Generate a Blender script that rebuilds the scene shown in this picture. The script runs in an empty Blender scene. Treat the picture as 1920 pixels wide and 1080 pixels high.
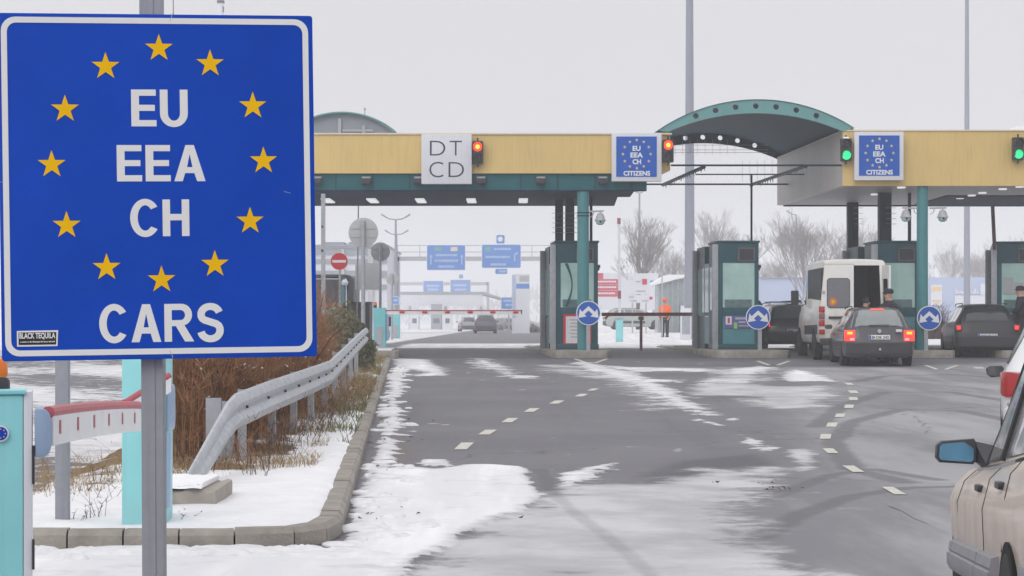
import bpy, bmesh, math, random
import numpy as np
from mathutils import Vector, Matrix, geometry, noise as mnoise

# ------------------------------------------------------------------ camera, sky, sun, exposure
SC = bpy.context.scene
COL = SC.collection
F = 4000.0           # focal length in photo pixels (1920 wide)
HZ = 608.0           # photo row of the horizon
CZ = 0.73            # camera height over the level of the booths' islands
cam = bpy.data.cameras.new('camera'); cam_o = bpy.data.objects.new('camera', cam); COL.objects.link(cam_o)
cam.sensor_width = 36.0; cam.lens = 36.0*F/1920.0; cam.clip_start = 0.1; cam.clip_end = 6000
cam.shift_y = (HZ-540.0)/1920.0
cam_o.location = (0, 0, CZ); cam_o.rotation_euler = (math.radians(90), 0, 0)
SC.camera = cam_o

SUN_EL, SUN_AZ = math.radians(38), math.radians(205)     # behind the camera, veiled by cloud
wd = bpy.data.worlds.new('World'); SC.world = wd; wd.use_nodes = True
nt = wd.node_tree; nt.nodes.clear()
def wn(t, **k):
    n = nt.nodes.new(t)
    for a, b in k.items(): setattr(n, a, b)
    return n
sky = wn('ShaderNodeTexSky', sky_type='NISHITA'); sky.sun_disc = False
sky.sun_elevation = SUN_EL; sky.sun_rotation = SUN_AZ; sky.dust_density = 8.0; sky.air_density = 1.0
hs = wn('ShaderNodeHueSaturation'); hs.inputs['Saturation'].default_value = 0.12
nt.links.new(sky.outputs[0], hs.inputs['Color'])
tc = wn('ShaderNodeTexCoord'); sx = wn('ShaderNodeSeparateXYZ'); nt.links.new(tc.outputs['Generated'], sx.inputs[0])
ramp = wn('ShaderNodeValToRGB'); nt.links.new(sx.outputs['Z'], ramp.inputs[0])     # overcast: zenith brighter than the rim
e = ramp.color_ramp.elements
e[0].position = 0.0; e[0].color = (7.4, 7.35, 7.65, 1); e[1].position = 1.0; e[1].color = (12.5, 12.4, 12.7, 1)
m1 = e.new(0.15); m1.color = (7.7, 7.65, 7.95, 1)
cn = wn('ShaderNodeTexNoise'); cn.inputs['Scale'].default_value = 3.0; cn.inputs['Detail'].default_value = 4
nt.links.new(tc.outputs['Generated'], cn.inputs['Vector'])
mr = wn('ShaderNodeMapRange'); mr.inputs[3].default_value = 0.95; mr.inputs[4].default_value = 1.05
nt.links.new(cn.outputs[0], mr.inputs[0])
mu = wn('ShaderNodeMix', data_type='RGBA', blend_type='MULTIPLY'); mu.inputs[0].default_value = 1
nt.links.new(ramp.outputs[0], mu.inputs[6]); nt.links.new(mr.outputs[0], mu.inputs[7])
mx = wn('ShaderNodeMix', data_type='RGBA'); mx.inputs[0].default_value = 0.92
nt.links.new(hs.outputs[0], mx.inputs[6]); nt.links.new(mu.outputs[2], mx.inputs[7])
bg = wn('ShaderNodeBackground'); bg.inputs[1].default_value = 0.10
nt.links.new(mx.outputs[2], bg.inputs[0])
wo = wn('ShaderNodeOutputWorld'); nt.links.new(bg.outputs[0], wo.inputs[0])
sl = bpy.data.lights.new('sun', 'SUN'); sl.energy = 0.75; sl.angle = math.radians(40); sl.color = (1.0, 0.97, 0.93)
so = bpy.data.objects.new('sun', sl); COL.objects.link(so)
so.rotation_euler = (math.radians(90)-SUN_EL, 0, math.pi-SUN_AZ)
SC.view_settings.view_transform = 'Standard'; SC.view_settings.look = 'None'
SC.view_settings.exposure = 0.0; SC.view_settings.gamma = 1.0
SC.cycles.volume_bounces = 2; SC.cycles.max_bounces = 8; SC.cycles.use_denoising = True

# ------------------------------------------------------------------ helpers
R = math.radians
rnd = random.Random(7)
def V3(*a): return Vector(a)
def PX(px, py, Y): return Vector(((px-960)*Y/F, Y, CZ+(HZ-py)*Y/F))
GY = [-200, 12, 20, 51.5, 60, 66, 76, 9000]; GZ = [-.70, -.70, -.65, -.33, -.21, -.09, 0, 0]
def sstep(x, a, b):
    t = np.clip((np.asarray(x, float)-a)/(b-a), 0, 1); return t*t*(3-2*t)
def gz(x, y):
    return np.interp(y, GY, GZ) + .36*sstep(y, 80, 130)*sstep(x, 3.0, 5.2)
def gp(px, py):
    """point of the road surface seen at a photo pixel"""
    lo, hi = 5.0, 1500.0
    for _ in range(60):
        m = .5*(lo+hi)
        x = (px-960)*m/F
        if (py-HZ)*m/F > CZ-np.interp(m, GY, GZ): hi = m
        else: lo = m
    return Vector(((px-960)*lo/F, lo, float(np.interp(lo, GY, GZ))))
def lin(c): c /= 255.; return c/12.92 if c <= .04045 else ((c+.055)/1.055)**2.4
def C(r, g, b, k=1.0): return (min(.9, lin(r)*k), min(.9, lin(g)*k), min(.9, lin(b)*k), 1)

def mat(name, col, rough=.6, metal=0., var=.12, sc=6., bump=0., bsc=40., spec=.5, dirt=None, emit=0., ecol=None, alpha=1., coat=0., stretch=(1, 1, 1), streak=0.):
    m = bpy.data.materials.new(name); m.use_nodes = True
    t = m.node_tree; n = t.nodes; p = n['Principled BSDF']; L = t.links.new
    p.inputs['Roughness'].default_value = rough; p.inputs['Metallic'].default_value = metal
    p.inputs['Specular IOR Level'].default_value = spec; p.inputs['Coat Weight'].default_value = coat
    p.inputs['Coat Roughness'].default_value = .08
    co = n.new('ShaderNodeTexCoord'); mp = n.new('ShaderNodeMapping'); mp.inputs['Scale'].default_value = stretch
    L(co.outputs['Object'], mp.inputs[0])
    nz = n.new('ShaderNodeTexNoise'); nz.inputs['Scale'].default_value = sc; nz.inputs['Detail'].default_value = 7; nz.inputs['Roughness'].default_value = .62
    L(mp.outputs[0], nz.inputs['Vector'])
    r = n.new('ShaderNodeValToRGB'); L(nz.outputs[0], r.inputs[0])
    r.color_ramp.elements[0].position = .3; r.color_ramp.elements[1].position = .72
    r.color_ramp.elements[0].color = tuple(c*(1-var) for c in col[:3])+(1,)
    r.color_ramp.elements[1].color = tuple(min(.95, c*(1+var)) for c in col[:3])+(1,)
    src = r.outputs[0]
    if streak:
        mp2 = n.new('ShaderNodeMapping'); mp2.inputs['Scale'].default_value = (9, 9, .45); L(co.outputs['Object'], mp2.inputs[0])
        n2 = n.new('ShaderNodeTexNoise'); n2.inputs['Scale'].default_value = 2.2; n2.inputs['Detail'].default_value = 5; L(mp2.outputs[0], n2.inputs['Vector'])
        mr = n.new('ShaderNodeMapRange'); mr.inputs[1].default_value = .5; mr.inputs[2].default_value = .78; mr.inputs[4].default_value = streak; L(n2.outputs[0], mr.inputs[0])
        x = n.new('ShaderNodeMix'); x.data_type = 'RGBA'; L(mr.outputs[0], x.inputs[0]); L(src, x.inputs[6]); x.inputs[7].default_value = (.10, .09, .08, 1); src = x.outputs[2]
    if dirt:
        dc, z0, z1, st = dirt
        s = n.new('ShaderNodeSeparateXYZ'); L(co.outputs['Object'], s.inputs[0])
        n3 = n.new('ShaderNodeTexNoise'); n3.inputs['Scale'].default_value = 5; n3.inputs['Detail'].default_value = 6; L(co.outputs['Object'], n3.inputs['Vector'])
        ma = n.new('ShaderNodeMath'); ma.operation = 'MULTIPLY_ADD'; L(n3.outputs[0], ma.inputs[0]); ma.inputs[1].default_value = abs(z1-z0)*.9; L(s.outputs['Z'], ma.inputs[2])
        mr = n.new('ShaderNodeMapRange'); mr.interpolation_type = 'SMOOTHSTEP'
        mr.inputs[1].default_value = z0+.45*abs(z1-z0); mr.inputs[2].default_value = z1+.45*abs(z1-z0); mr.inputs[3].default_value = st; mr.inputs[4].default_value = 0; L(ma.outputs[0], mr.inputs[0])
        x = n.new('ShaderNodeMix'); x.data_type = 'RGBA'; L(mr.outputs[0], x.inputs[0]); L(src, x.inputs[6]); x.inputs[7].default_value = dc; src = x.outputs[2]
        rr = n.new('ShaderNodeMapRange'); rr.inputs[3].default_value = rough; rr.inputs[4].default_value = .8; L(mr.outputs[0], rr.inputs[0]); L(rr.outputs[0], p.inputs['Roughness'])
    L(src, p.inputs['Base Color'])
    if bump:
        bn = n.new('ShaderNodeTexNoise'); bn.inputs['Scale'].default_value = bsc; bn.inputs['Detail'].default_value = 5; L(mp.outputs[0], bn.inputs['Vector'])
        b = n.new('ShaderNodeBump'); b.inputs['Strength'].default_value = bump; b.inputs['Distance'].default_value = .02; L(bn.outputs[0], b.inputs['Height']); L(b.outputs[0], p.inputs['Normal'])
    if emit:
        p.inputs['Emission Color'].default_value = ecol or col; p.inputs['Emission Strength'].default_value = emit
    if alpha < 1: p.inputs['Alpha'].default_value = alpha
    return m

ORG = {}
class Fr:
    """a plane: origin, right, up and outward vectors"""
    def __init__(s, o, ux=(1, 0, 0), uy=(0, 0, 1)):
        s.o = Vector(o); s.ux = Vector(ux).normalized(); s.uy = Vector(uy).normalized(); s.n = s.ux.cross(s.uy)
    def __call__(s, u, v, w=0): return s.o+s.ux*u+s.uy*v+s.n*w

class MB:
    def __init__(s, world=True): s.v = []; s.f = []; s.world = world
    def add(s, vs, fs):
        b = len(s.v); s.v += [tuple(x) for x in vs]; s.f += [tuple(i+b for i in f) for f in fs]; return s
    def face(s, *p): return s.add(p, [tuple(range(len(p)))])
    def bx(s, x0, x1, y0, y1, z0, z1):
        return s.add([(x0, y0, z0), (x1, y0, z0), (x1, y1, z0), (x0, y1, z0), (x0, y0, z1), (x1, y0, z1), (x1, y1, z1), (x0, y1, z1)],
                     [(0, 3, 2, 1), (4, 5, 6, 7), (0, 1, 5, 4), (1, 2, 6, 5), (2, 3, 7, 6), (3, 0, 4, 7)])
    def fbox(s, fr, u0, u1, v0, v1, w0, w1):
        p = [fr(u, v, w) for w in (w0, w1) for (u, v) in ((u0, v0), (u1, v0), (u1, v1), (u0, v1))]
        return s.add(p, [(0, 3, 2, 1), (4, 5, 6, 7), (0, 1, 5, 4), (1, 2, 6, 5), (2, 3, 7, 6), (3, 0, 4, 7)])
    def beam(s, p0, p1, w, h, up=(0, 0, 1)):
        p0 = Vector(p0); p1 = Vector(p1); d = (p1-p0).normalized(); r = d.cross(Vector(up)).normalized(); u = r.cross(d)
        q = [p+r*a*w/2+u*b*h/2 for p in (p0, p1) for (a, b) in ((-1, -1), (1, -1), (1, 1), (-1, 1))]
        return s.add(q, [(0, 3, 2, 1), (4, 5, 6, 7), (0, 1, 5, 4), (1, 2, 6, 5), (2, 3, 7, 6), (3, 0, 4, 7)])
    def cyl(s, p0, p1, r0, r1=None, n=14, caps=True):
        r1 = r0 if r1 is None else r1
        p0 = Vector(p0); p1 = Vector(p1); d = (p1-p0).normalized()
        a = d.orthogonal().normalized() if abs(d.z) < .999 else Vector((1, 0, 0)); b = d.cross(a)
        vs = []; fs = []
        for p, r in ((p0, r0), (p1, r1)):
            for i in range(n):
                t = 2*math.pi*i/n; vs.append(p+(a*math.cos(t)+b*math.sin(t))*r)
        for i in range(n): j = (i+1) % n; fs.append((i, j, n+j, n+i))
        if caps: fs += [tuple(range(n-1, -1, -1)), tuple(range(n, 2*n))]
        return s.add(vs, fs)
    def tube(s, path, r, n=8):
        path = [Vector(p) for p in path]
        for a, b in zip(path, path[1:]): s.cyl(a, b, r, r, n)
        return s
    def lathe(s, prof, c, n=20, ax=(0, 0, 1)):
        c = Vector(c); d = Vector(ax).normalized(); a = d.orthogonal().normalized(); b = d.cross(a)
        vs = []; fs = []; k = len(prof)
        for (r, h) in prof:
            for i in range(n):
                t = 2*math.pi*i/n; vs.append(c+d*h+(a*math.cos(t)+b*math.sin(t))*max(r, 1e-4))
        for j in range(k-1):
            for i in range(n): i2 = (i+1) % n; fs.append((j*n+i, j*n+i2, (j+1)*n+i2, (j+1)*n+i))
        fs += [tuple(range(n-1, -1, -1)), tuple(range((k-1)*n, k*n))]
        return s.add(vs, fs)
    def plate(s, fr, outer, w0, w1, holes=()):
        loops = [list(outer)]+[list(h) for h in holes]
        tri = geometry.tessellate_polygon([[Vector((u, v, 0)) for u, v in l] for l in loops])
        pts = [p for l in loops for p in l]; n = len(pts)
        vs = [fr(u, v, w0) for u, v in pts]+[fr(u, v, w1) for u, v in pts]
        fs = [tuple(reversed(t)) for t in tri]+[tuple(i+n for i in t) for t in tri]
        b = 0
        for l in loops:
            for i in range(len(l)): j = (i+1) % len(l); fs.append((b+i, b+j, n+b+j, n+b+i))
            b += len(l)
        return s.add(vs, fs)
    def loft(s, rings, caps=True, closed=True):
        n = len(rings[0]); vs = [p for r in rings for p in r]; fs = []
        for k in range(len(rings)-1):
            for i in range(n if closed else n-1):
                j = (i+1) % n; fs.append((k*n+i, k*n+j, (k+1)*n+j, (k+1)*n+i))
        if caps: fs += [tuple(range(n-1, -1, -1)), tuple(range((len(rings)-1)*n, len(rings)*n))]
        return s.add(vs, fs)
    def build(s, name, m, parent=None, smooth=False, bevel=0., recalc=True, bseg=2):
        me = bpy.data.meshes.new(name)
        vs = s.v
        o = ORG.get(parent) if (parent and s.world) else None
        if o is not None: vs = [(x-o[0], y-o[1], z-o[2]) for x, y, z in vs]
        me.from_pydata(vs, [], s.f)
        if recalc or bevel:
            bm = bmesh.new(); bm.from_mesh(me)
            bmesh.ops.recalc_face_normals(bm, faces=bm.faces)
            if bevel:
                ed = [e for e in bm.edges if len(e.link_faces) == 2 and e.calc_face_angle(0) > .6]
                bmesh.ops.bevel(bm, geom=ed, offset=bevel, segments=bseg, profile=.6, affect='EDGES', clamp_overlap=True)
            bm.to_mesh(me); bm.free()
        if smooth or bevel:
            for p in me.polygons: p.use_smooth = True
            me.set_sharp_from_angle(angle=R(38))
        me.materials.append(m); me.update()
        ob = bpy.data.objects.new(name, me); COL.objects.link(ob)
        if parent: ob.parent = parent; ORG[ob] = ORG.get(parent, Vector())
        return ob

def tag(o, label=None, cat=None, group=None, kind=None):
    for k, v in (('label', label), ('category', cat), ('group', group), ('kind', kind)):
        if v: o[k] = v
    return o
def thing(name, label, cat, loc=(0, 0, 0), rz=0., group=None, rot=None):
    o = bpy.data.objects.new(name, None); COL.objects.link(o); o.empty_display_size = .2
    o.location = loc; o.rotation_euler = rot or (0, 0, rz); ORG[o] = Vector(loc)
    return tag(o, label, cat, group)
def struct(name, b, m, **k):
    o = b.build(name, m, **k); o['kind'] = 'structure'; return o
def circ(cx, cy, r, n=24, ph=0.): return [(cx+r*math.cos(ph+2*math.pi*i/n), cy+r*math.sin(ph+2*math.pi*i/n)) for i in range(n)]
def rrect(u0, u1, v0, v1, r, n=6):
    p = []
    for cx, cy, a in ((u1-r, v1-r, 0), (u0+r, v1-r, 90), (u0+r, v0+r, 180), (u1-r, v0+r, 270)):
        for i in range(n+1): t = R(a+90*i/n); p.append((cx+r*math.cos(t), cy+r*math.sin(t)))
    return p
def star(cx, cy, r, rot=0.):
    return [(cx+(r if i % 2 == 0 else r*.39)*math.sin(R(36*i)+rot), cy+(r if i % 2 == 0 else r*.39)*math.cos(R(36*i)+rot)) for i in range(10)]
_tc = {}
def glyphs(s, bold=0.):
    if (s, bold) in _tc: return _tc[s, bold]
    cu = bpy.data.curves.new('t', 'FONT'); cu.body = s; cu.offset = bold; cu.resolution_u = 5; cu.fill_mode = 'FRONT'
    ob = bpy.data.objects.new('t', cu); COL.objects.link(ob)
    dg = bpy.context.evaluated_depsgraph_get(); me = bpy.data.meshes.new_from_object(ob.evaluated_get(dg))
    v = [tuple(x.co) for x in me.vertices]; f = [tuple(p.vertices) for p in me.polygons]
    bpy.data.objects.remove(ob); bpy.data.curves.remove(cu); bpy.data.meshes.remove(me)
    a = np.array(v); lo = a.min(0); hi = a.max(0)
    _tc[s, bold] = ([((x-lo[0])/(hi[0]-lo[0]), (y-lo[1])/(hi[1]-lo[1])) for x, y, z in v], f); return _tc[s, bold]
def write(b, fr, s, u0, u1, v0, v1, w, bold=0.):
    """flat lettering fitted to a rectangle of a plane"""
    v, f = glyphs(s, bold); b.add([fr(u0+x*(u1-u0), v0+y*(v1-v0), w) for x, y in v], f)
def _arc(cx, cy, rx, ry, a0, a1, n=16): return [(cx+rx*math.cos(R(a0+(a1-a0)*i/n)), cy+ry*math.sin(R(a0+(a1-a0)*i/n))) for i in range(n+1)]
BOLD = {
 'E': (64, [(0, 0), (64, 0), (64, 17), (20, 17), (20, 42), (60, 42), (60, 58.5), (20, 58.5), (20, 83), (63, 83), (63, 100), (0, 100)], []),
 'H': (71, [(0, 0), (20, 0), (20, 43), (51, 43), (51, 0), (71, 0), (71, 100), (51, 100), (51, 60.5), (20, 60.5), (20, 100), (0, 100)], []),
 'U': (71, [(0, 100)]+_arc(35.5, 35, 35.5, 37, 180, 360)+[(71, 100), (51, 100)]+_arc(35.5, 36, 15.5, 20.5, 360, 180)+[(20, 100)], []),
 'A': (80, [(0, 0), (21.5, 0), (28, 22.5), (51.5, 22.5), (58.5, 0), (80, 0), (51, 100), (29.5, 100)], [[(33, 39), (47, 39), (40, 75)]]),
 'C': (77, _arc(40, 50, 40, 52, 36, 324, 30)+_arc(40, 50, 20, 34.5, 318, 42, 26), []),
 'R': (80, [(0, 0), (20, 0), (20, 41), (31, 41), (55, 0), (80, 0), (54, 43.5)]+_arc(46, 71, 29, 29, -62, 90, 14)+[(0, 100)], [[(20, 57), (44, 57)]+_arc(44, 70.2, 12, 13.2, -85, 85, 10)+[(44, 83.5), (20, 83.5)]]),
}
def _s_strip():
    ctr = _arc(35.5, 71.5, 25, 20.5, 14, 180, 14)+[(11, 66), (13.5, 60.5), (19.5, 56.2), (35.5, 51), (51, 46), (58, 41), (61, 34)]+_arc(35.5, 28.8, 26, 22.6, 8, -170, 16)
    out = []
    for i, (x, y) in enumerate(ctr):
        a = ctr[max(0, i-1)]; b_ = ctr[min(len(ctr)-1, i+1)]; l = math.hypot(b_[0]-a[0], b_[1]-a[1]); nx_, ny_ = -(b_[1]-a[1])/l, (b_[0]-a[0])/l
        h = 9.2+.9*abs(nx_); out.append(((x+nx_*h, y+ny_*h), (x-nx_*h, y-ny_*h)))
    return out
def write_bold(b, fr, s, u0, u1, v0, v1, w, gap=9):
    ws = [71 if c == 'S' else BOLD[c][0] for c in s]; tot = sum(ws)+gap*(len(s)-1); k = (u1-u0)/tot; h = (v1-v0)/100.; x = 0
    for c, wd_ in zip(s, ws):
        m = lambda p: (u0+(x+p[0])*k, v0+p[1]*h)
        if c == 'S':
            st = [(m(p), m(q)) for p, q in _s_strip()]
            b.add([fr(*p, w) for pq in st for p in pq], [(2*i, 2*i+1, 2*i+3, 2*i+2) for i in range(len(st)-1)])
        else:
            _, o_, hs_ = BOLD[c]; b.plate(fr, [m(p) for p in o_], w-.0008, w, [[m(p) for p in l] for l in hs_])
        x += wd_+gap
def copy_tree(o, parent=None):
    c = o.copy(); COL.objects.link(c)
    if parent: c.parent = parent
    for ch in list(o.children): copy_tree(ch, c)
    return c
def skin(pts, edges, sub=1):
    """one continuous surface grown over a skeleton: pts = [(co, radius)]"""
    me = bpy.data.meshes.new('s'); me.from_pydata([p[0] for p in pts], edges, [])
    ob = bpy.data.objects.new('s', me); COL.objects.link(ob)
    mo = ob.modifiers.new('k', 'SKIN'); mo.use_smooth_shade = True
    if not me.skin_vertices: me.skin_vertices.new()
    for i, d in enumerate(me.skin_vertices[0].data):
        r = pts[i][1]; d.radius = r if isinstance(r, tuple) else (r, r); d.use_root = (i == 0)
    if sub: ob.modifiers.new('u', 'SUBSURF').levels = sub
    dg = bpy.context.evaluated_depsgraph_get(); out = bpy.data.meshes.new_from_object(ob.evaluated_get(dg))
    bpy.data.objects.remove(ob); bpy.data.meshes.remove(me)
    for p in out.polygons: p.use_smooth = True
    return out
def meshob(name, me, m, parent):
    me.materials.clear(); me.materials.append(m); me.name = name
    o = bpy.data.objects.new(name, me); COL.objects.link(o); o.parent = parent; ORG[o] = ORG.get(parent, Vector()); return o

# ------------------------------------------------------------------ materials
K = 1.15
M = dict(
 yellow=mat('fascia_yellow', C(206, 178, 114, K), .55, var=.07, sc=.6, streak=.17),
 tealbeam=mat('beam_teal', C(30, 90, 98, K), .6, spec=.2, var=.12, sc=2),
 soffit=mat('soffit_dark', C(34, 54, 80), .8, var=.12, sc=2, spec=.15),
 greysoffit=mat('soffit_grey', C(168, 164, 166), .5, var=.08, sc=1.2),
 endwall=mat('end_wall_grey', C(196, 188, 182), .45, var=.08, sc=.8, streak=.12),
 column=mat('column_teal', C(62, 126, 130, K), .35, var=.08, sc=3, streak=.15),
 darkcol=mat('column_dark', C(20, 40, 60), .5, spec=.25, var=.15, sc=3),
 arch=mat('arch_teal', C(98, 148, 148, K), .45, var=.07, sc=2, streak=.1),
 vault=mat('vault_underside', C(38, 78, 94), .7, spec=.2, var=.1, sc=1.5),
 rooftop=mat('roof_sheet', C(150, 156, 158), .5, var=.1, sc=1),
 booth=mat('booth_frame', C(34, 82, 94), .45, spec=.3, var=.12, sc=3, streak=.2),
 boothlow=mat('booth_panel', C(76, 138, 150), .4, var=.08, sc=3, streak=.2),
 boothscreen=mat('display_black', (.02, .02, .028, 1), .25, var=.2),
 snowdirty=mat('snow_dirty', (.72, .72, .74, 1), .8, var=.14, sc=9, bump=.35, bsc=22, spec=.2),
 carglassgrey=mat('car_glass_grey', (.19, .215, .22, 1), .06, var=.15, sc=2, spec=.9, coat=.6),  # base raised towards the sky that shows in the tailgate pane
 carglasssky=mat('car_glass_sky', (.50, .53, .54, 1), .05, var=.12, sc=2, spec=1.0, coat=1.0),  # pale base stands in for sky mirrored in and seen through panes
 farturq=mat('turquoise_paint_deeper', C(112, 186, 192, 1.1), .45, var=.07, sc=3, streak=.15),  # deeper turquoise than the near gates
 coping=mat('coping_cream', C(222, 212, 190), .6, var=.06),
 fartext=mat('lettering_misted', C(176, 198, 232), .6, var=.05),  # lettering paled towards blue, distant mist put into the colour
 glassgreen=mat('booth_glass', C(172, 208, 202), .06, var=.16, sc=1.4, spec=.6),
 steel=mat('steel_galvanised', C(168, 172, 178), .42, metal=.35, var=.13, sc=9, streak=.15),
 rail=mat('guardrail_zinc', C(186, 190, 196), .42, metal=.3, var=.14, sc=9, streak=.3),
 post=mat('post_grey', C(152, 154, 162), .5, metal=.2, var=.07, sc=12, streak=.2),
 mast=mat('mast_grey', C(146, 150, 162), .5, var=.06, sc=2),
 blue=mat('sign_blue', (.003, .062, .48, 1), .45, var=.13, sc=1.6, spec=.12, bump=.04, bsc=240),
 blue2=mat('sign_blue_lane', (.02, .11, .48, 1), .45, var=.06, sc=6, spec=.15),
 blue3=mat('sign_blue_misted', (.12, .27, .66, 1), .5, var=.06, sc=1, spec=.15),  # board blue lightened, painted mist over the distance
 signwhite=mat('sign_white', (.80, .80, .80, 1), .4, var=.03, sc=4),
 panelgrey=mat('panel_light_grey', C(214, 215, 222, 1.05), .45, var=.04, sc=2, streak=.1),
 gold=mat('sign_gold', (.92, .52, .004, 1), .5, var=.05, sc=5, spec=.08),
 goldpale=mat('sign_gold_faded', (.80, .55, .25, 1), .5, var=.05, sc=5),
 ink=mat('sign_ink', (.03, .035, .06, 1), .5, var=.1),
 black=mat('rubber_black', (.014, .014, .016, 1), .65, var=.3, sc=9),
 plastic=mat('plastic_dark', (.03, .03, .036, 1), .45, var=.25, sc=7),
 turq=mat('turquoise_paint', C(140, 208, 212, 1.12), .4, var=.05, sc=3, streak=.10, dirt=(C(150, 165, 165), -.1, .25, .5)),
 boom=mat('boom_white', C(222, 224, 226, 1.1), .4, var=.05, sc=6, streak=.12),
 boomred=mat('boom_red', C(178, 88, 96), .45, var=.1, sc=8),
 bluegrey=mat('housing_blue_grey', C(150, 172, 200), .35, var=.06, sc=5),
 red=mat('paint_red', C(205, 40, 52), .45, var=.12, sc=8),
 redbrown=mat('barrier_red_brown', C(146, 92, 98), .5, var=.15, sc=6),
 orange=mat('lamp_orange', (.85, .20, .02, 1), .3, var=.12, sc=9),
 concrete=mat('concrete', C(162, 154, 146), .85, var=.16, sc=7, bump=.35, bsc=60),
 kerb=mat('kerb_concrete', C(150, 144, 136), .85, var=.3, sc=3.2, bump=.45, bsc=50),
 snow=mat('snow', (.86, .86, .88, 1), .75, var=.03, sc=6, bump=.25, bsc=14, spec=.2),
 paint=mat('road_paint', C(200, 198, 188), .75, var=.28, sc=22),
 signback=mat('sign_back_grey', C(178, 179, 182), .5, var=.06, sc=6),
 whitewall=mat('building_white', C(218, 219, 226), .7, var=.05, sc=.5, streak=.1),
 greywall=mat('building_grey', C(150, 154, 162), .7, var=.07, sc=.5, streak=.1),
 darkwall=mat('hut_dark', C(70, 70, 80), .6, var=.12, sc=2),
 bluewall=mat('building_blue', C(176, 188, 214), .6, var=.06, sc=.5),  # hall blue paled, adding mist by colour to the volume haze
 glass=mat('window_glass', (.06, .075, .085, 1), .06, var=.2, sc=2, spec=.8),
 carglass=mat('car_glass', (.10, .125, .13, 1), .05, var=.15, sc=2, spec=1.0, coat=1.0),
 carglassdark=mat('car_glass_dark', (.025, .032, .036, 1), .06, var=.2, sc=2, spec=.7),
 luminaire=mat('luminaire_white', (.9, .9, .9, 1), .4, var=.02, emit=.55, ecol=(1, 1, 1, 1)),
 chrome=mat('chrome', (.7, .7, .72, 1), .15, metal=.9, var=.05),
 skin=mat('skin', (.55, .32, .24, 1), .6, var=.08, sc=9),
 cloth=mat('cloth_dark', (.016, .018, .026, 1), .9, var=.3, sc=14, bump=.2),
 clothblue=mat('cloth_navy', (.025, .035, .08, 1), .9, var=.3, sc=14),
 hivis=mat('cloth_orange', (.95, .16, .03, 1), .8, var=.08, sc=12),
 grassmat=mat('grass_dry', C(150, 128, 92), .9, var=.3, sc=3),
 grassgreen=mat('grass_green', C(96, 106, 62), .9, var=.3, sc=3),
 bark=mat('bark_grey_brown', C(104, 96, 92), .9, var=.2, sc=4),
 twigs=mat('twigs_grey', C(146, 141, 140), .9, var=.2, sc=4),  # twig grey lightened to paint in more mist
 rust=mat('stems_rust', C(150, 108, 76), .9, var=.5, sc=3.2),
 rustdark=mat('stems_dark', C(84, 62, 56), .9, var=.3, sc=2),
 olive=mat('leaves_olive', C(104, 104, 80), .9, var=.35, sc=3),
)
# ------------------------------------------------------------------ the ground: one sheet with snow, frost and tyre wear as surface fields
def axis(spec):
    out = [spec[0][0]]
    for a, b, st in spec:
        n = max(1, round((b-a)/st)); out += [a+(b-a)*(i+1)/n for i in range(n)]
    return np.array(out)
xs = axis([(-900, -120, 60), (-120, -30, 8), (-30, -8, 1.0), (-8, -3.2, .25), (-3.2, 7, .055), (7, 15, .11), (15, 40, .8), (40, 120, 8), (120, 900, 60)])
ys = [-60., -20., 0., 6., 9., 10.5]
while ys[-1] < 82: ys.append(ys[-1]+.045+.0032*max(0, ys[-1]-10))
while ys[-1] < 5000: ys.append(ys[-1]*1.045)
ys = np.array(ys)
GX, GYY = np.meshgrid(xs, ys); gx = GX.ravel(); gy = GYY.ravel(); gzv = gz(gx, gy)

def poly_sd(px, py, poly):
    """signed distance to a polygon, positive inside"""
    d = np.full(px.shape, 1e9); ins = np.zeros(px.shape, bool)
    n = len(poly)
    for i in range(n):
        ax, ay = poly[i]; bx_, by_ = poly[(i+1) % n]
        ex, ey = bx_-ax, by_-ay; wx, wy = px-ax, py-ay
        t = np.clip((wx*ex+wy*ey)/(ex*ex+ey*ey+1e-12), 0, 1)
        d = np.minimum(d, (wx-ex*t)**2+(wy-ey*t)**2)
        c = ((ay > py) != (by_ > py)) & (px < ex*(py-ay)/((by_-ay) if by_ != ay else 1e-9)+ax)
        ins ^= c
    return np.where(ins, 1, -1)*np.sqrt(d)
def gpoly(pts): return [tuple(gp(*p)[:2]) for p in pts]
def field(polys, x=None, y=None):
    """0..1 field, .5 on the outlines; polys = [(photo outline, soft edge in m, peak)]"""
    x = gx if x is None else x; y = gy if y is None else y
    out = np.zeros(x.shape)
    for pts, w, pk in polys:
        P = gpoly(pts); a = np.array(P)
        k = (x > a[:, 0].min()-w*2) & (x < a[:, 0].max()+w*2) & (y > a[:, 1].min()-w*2) & (y < a[:, 1].max()+w*2)
        if k.any():
            # the cross-road direction is seen about full length, the depth foreshortened
            out[k] = np.maximum(out[k], pk*np.clip(.5+poly_sd(x[k], y[k], P)/(2*w), 0, 1))
    return out
big = [(-40, 1200), (655, 1200), (700, 1110), (770, 1078), (800, 1046), (850, 1012), (920, 976), (1012, 944), (1013, 925), (1002, 892), (985, 876), (930, 872), (880, 871), (820, 880), (760, 874), (700, 882), (684, 905), (660, 985), (640, 1034), (560, 1040), (60, 1036), (-40, 1036)]
right_of_track = [(1028, 876), (1048, 888), (1092, 878), (1150, 868), (1138, 882), (1105, 895), (1078, 910), (1052, 922), (1040, 900)]
rs = random.Random(3)
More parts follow.
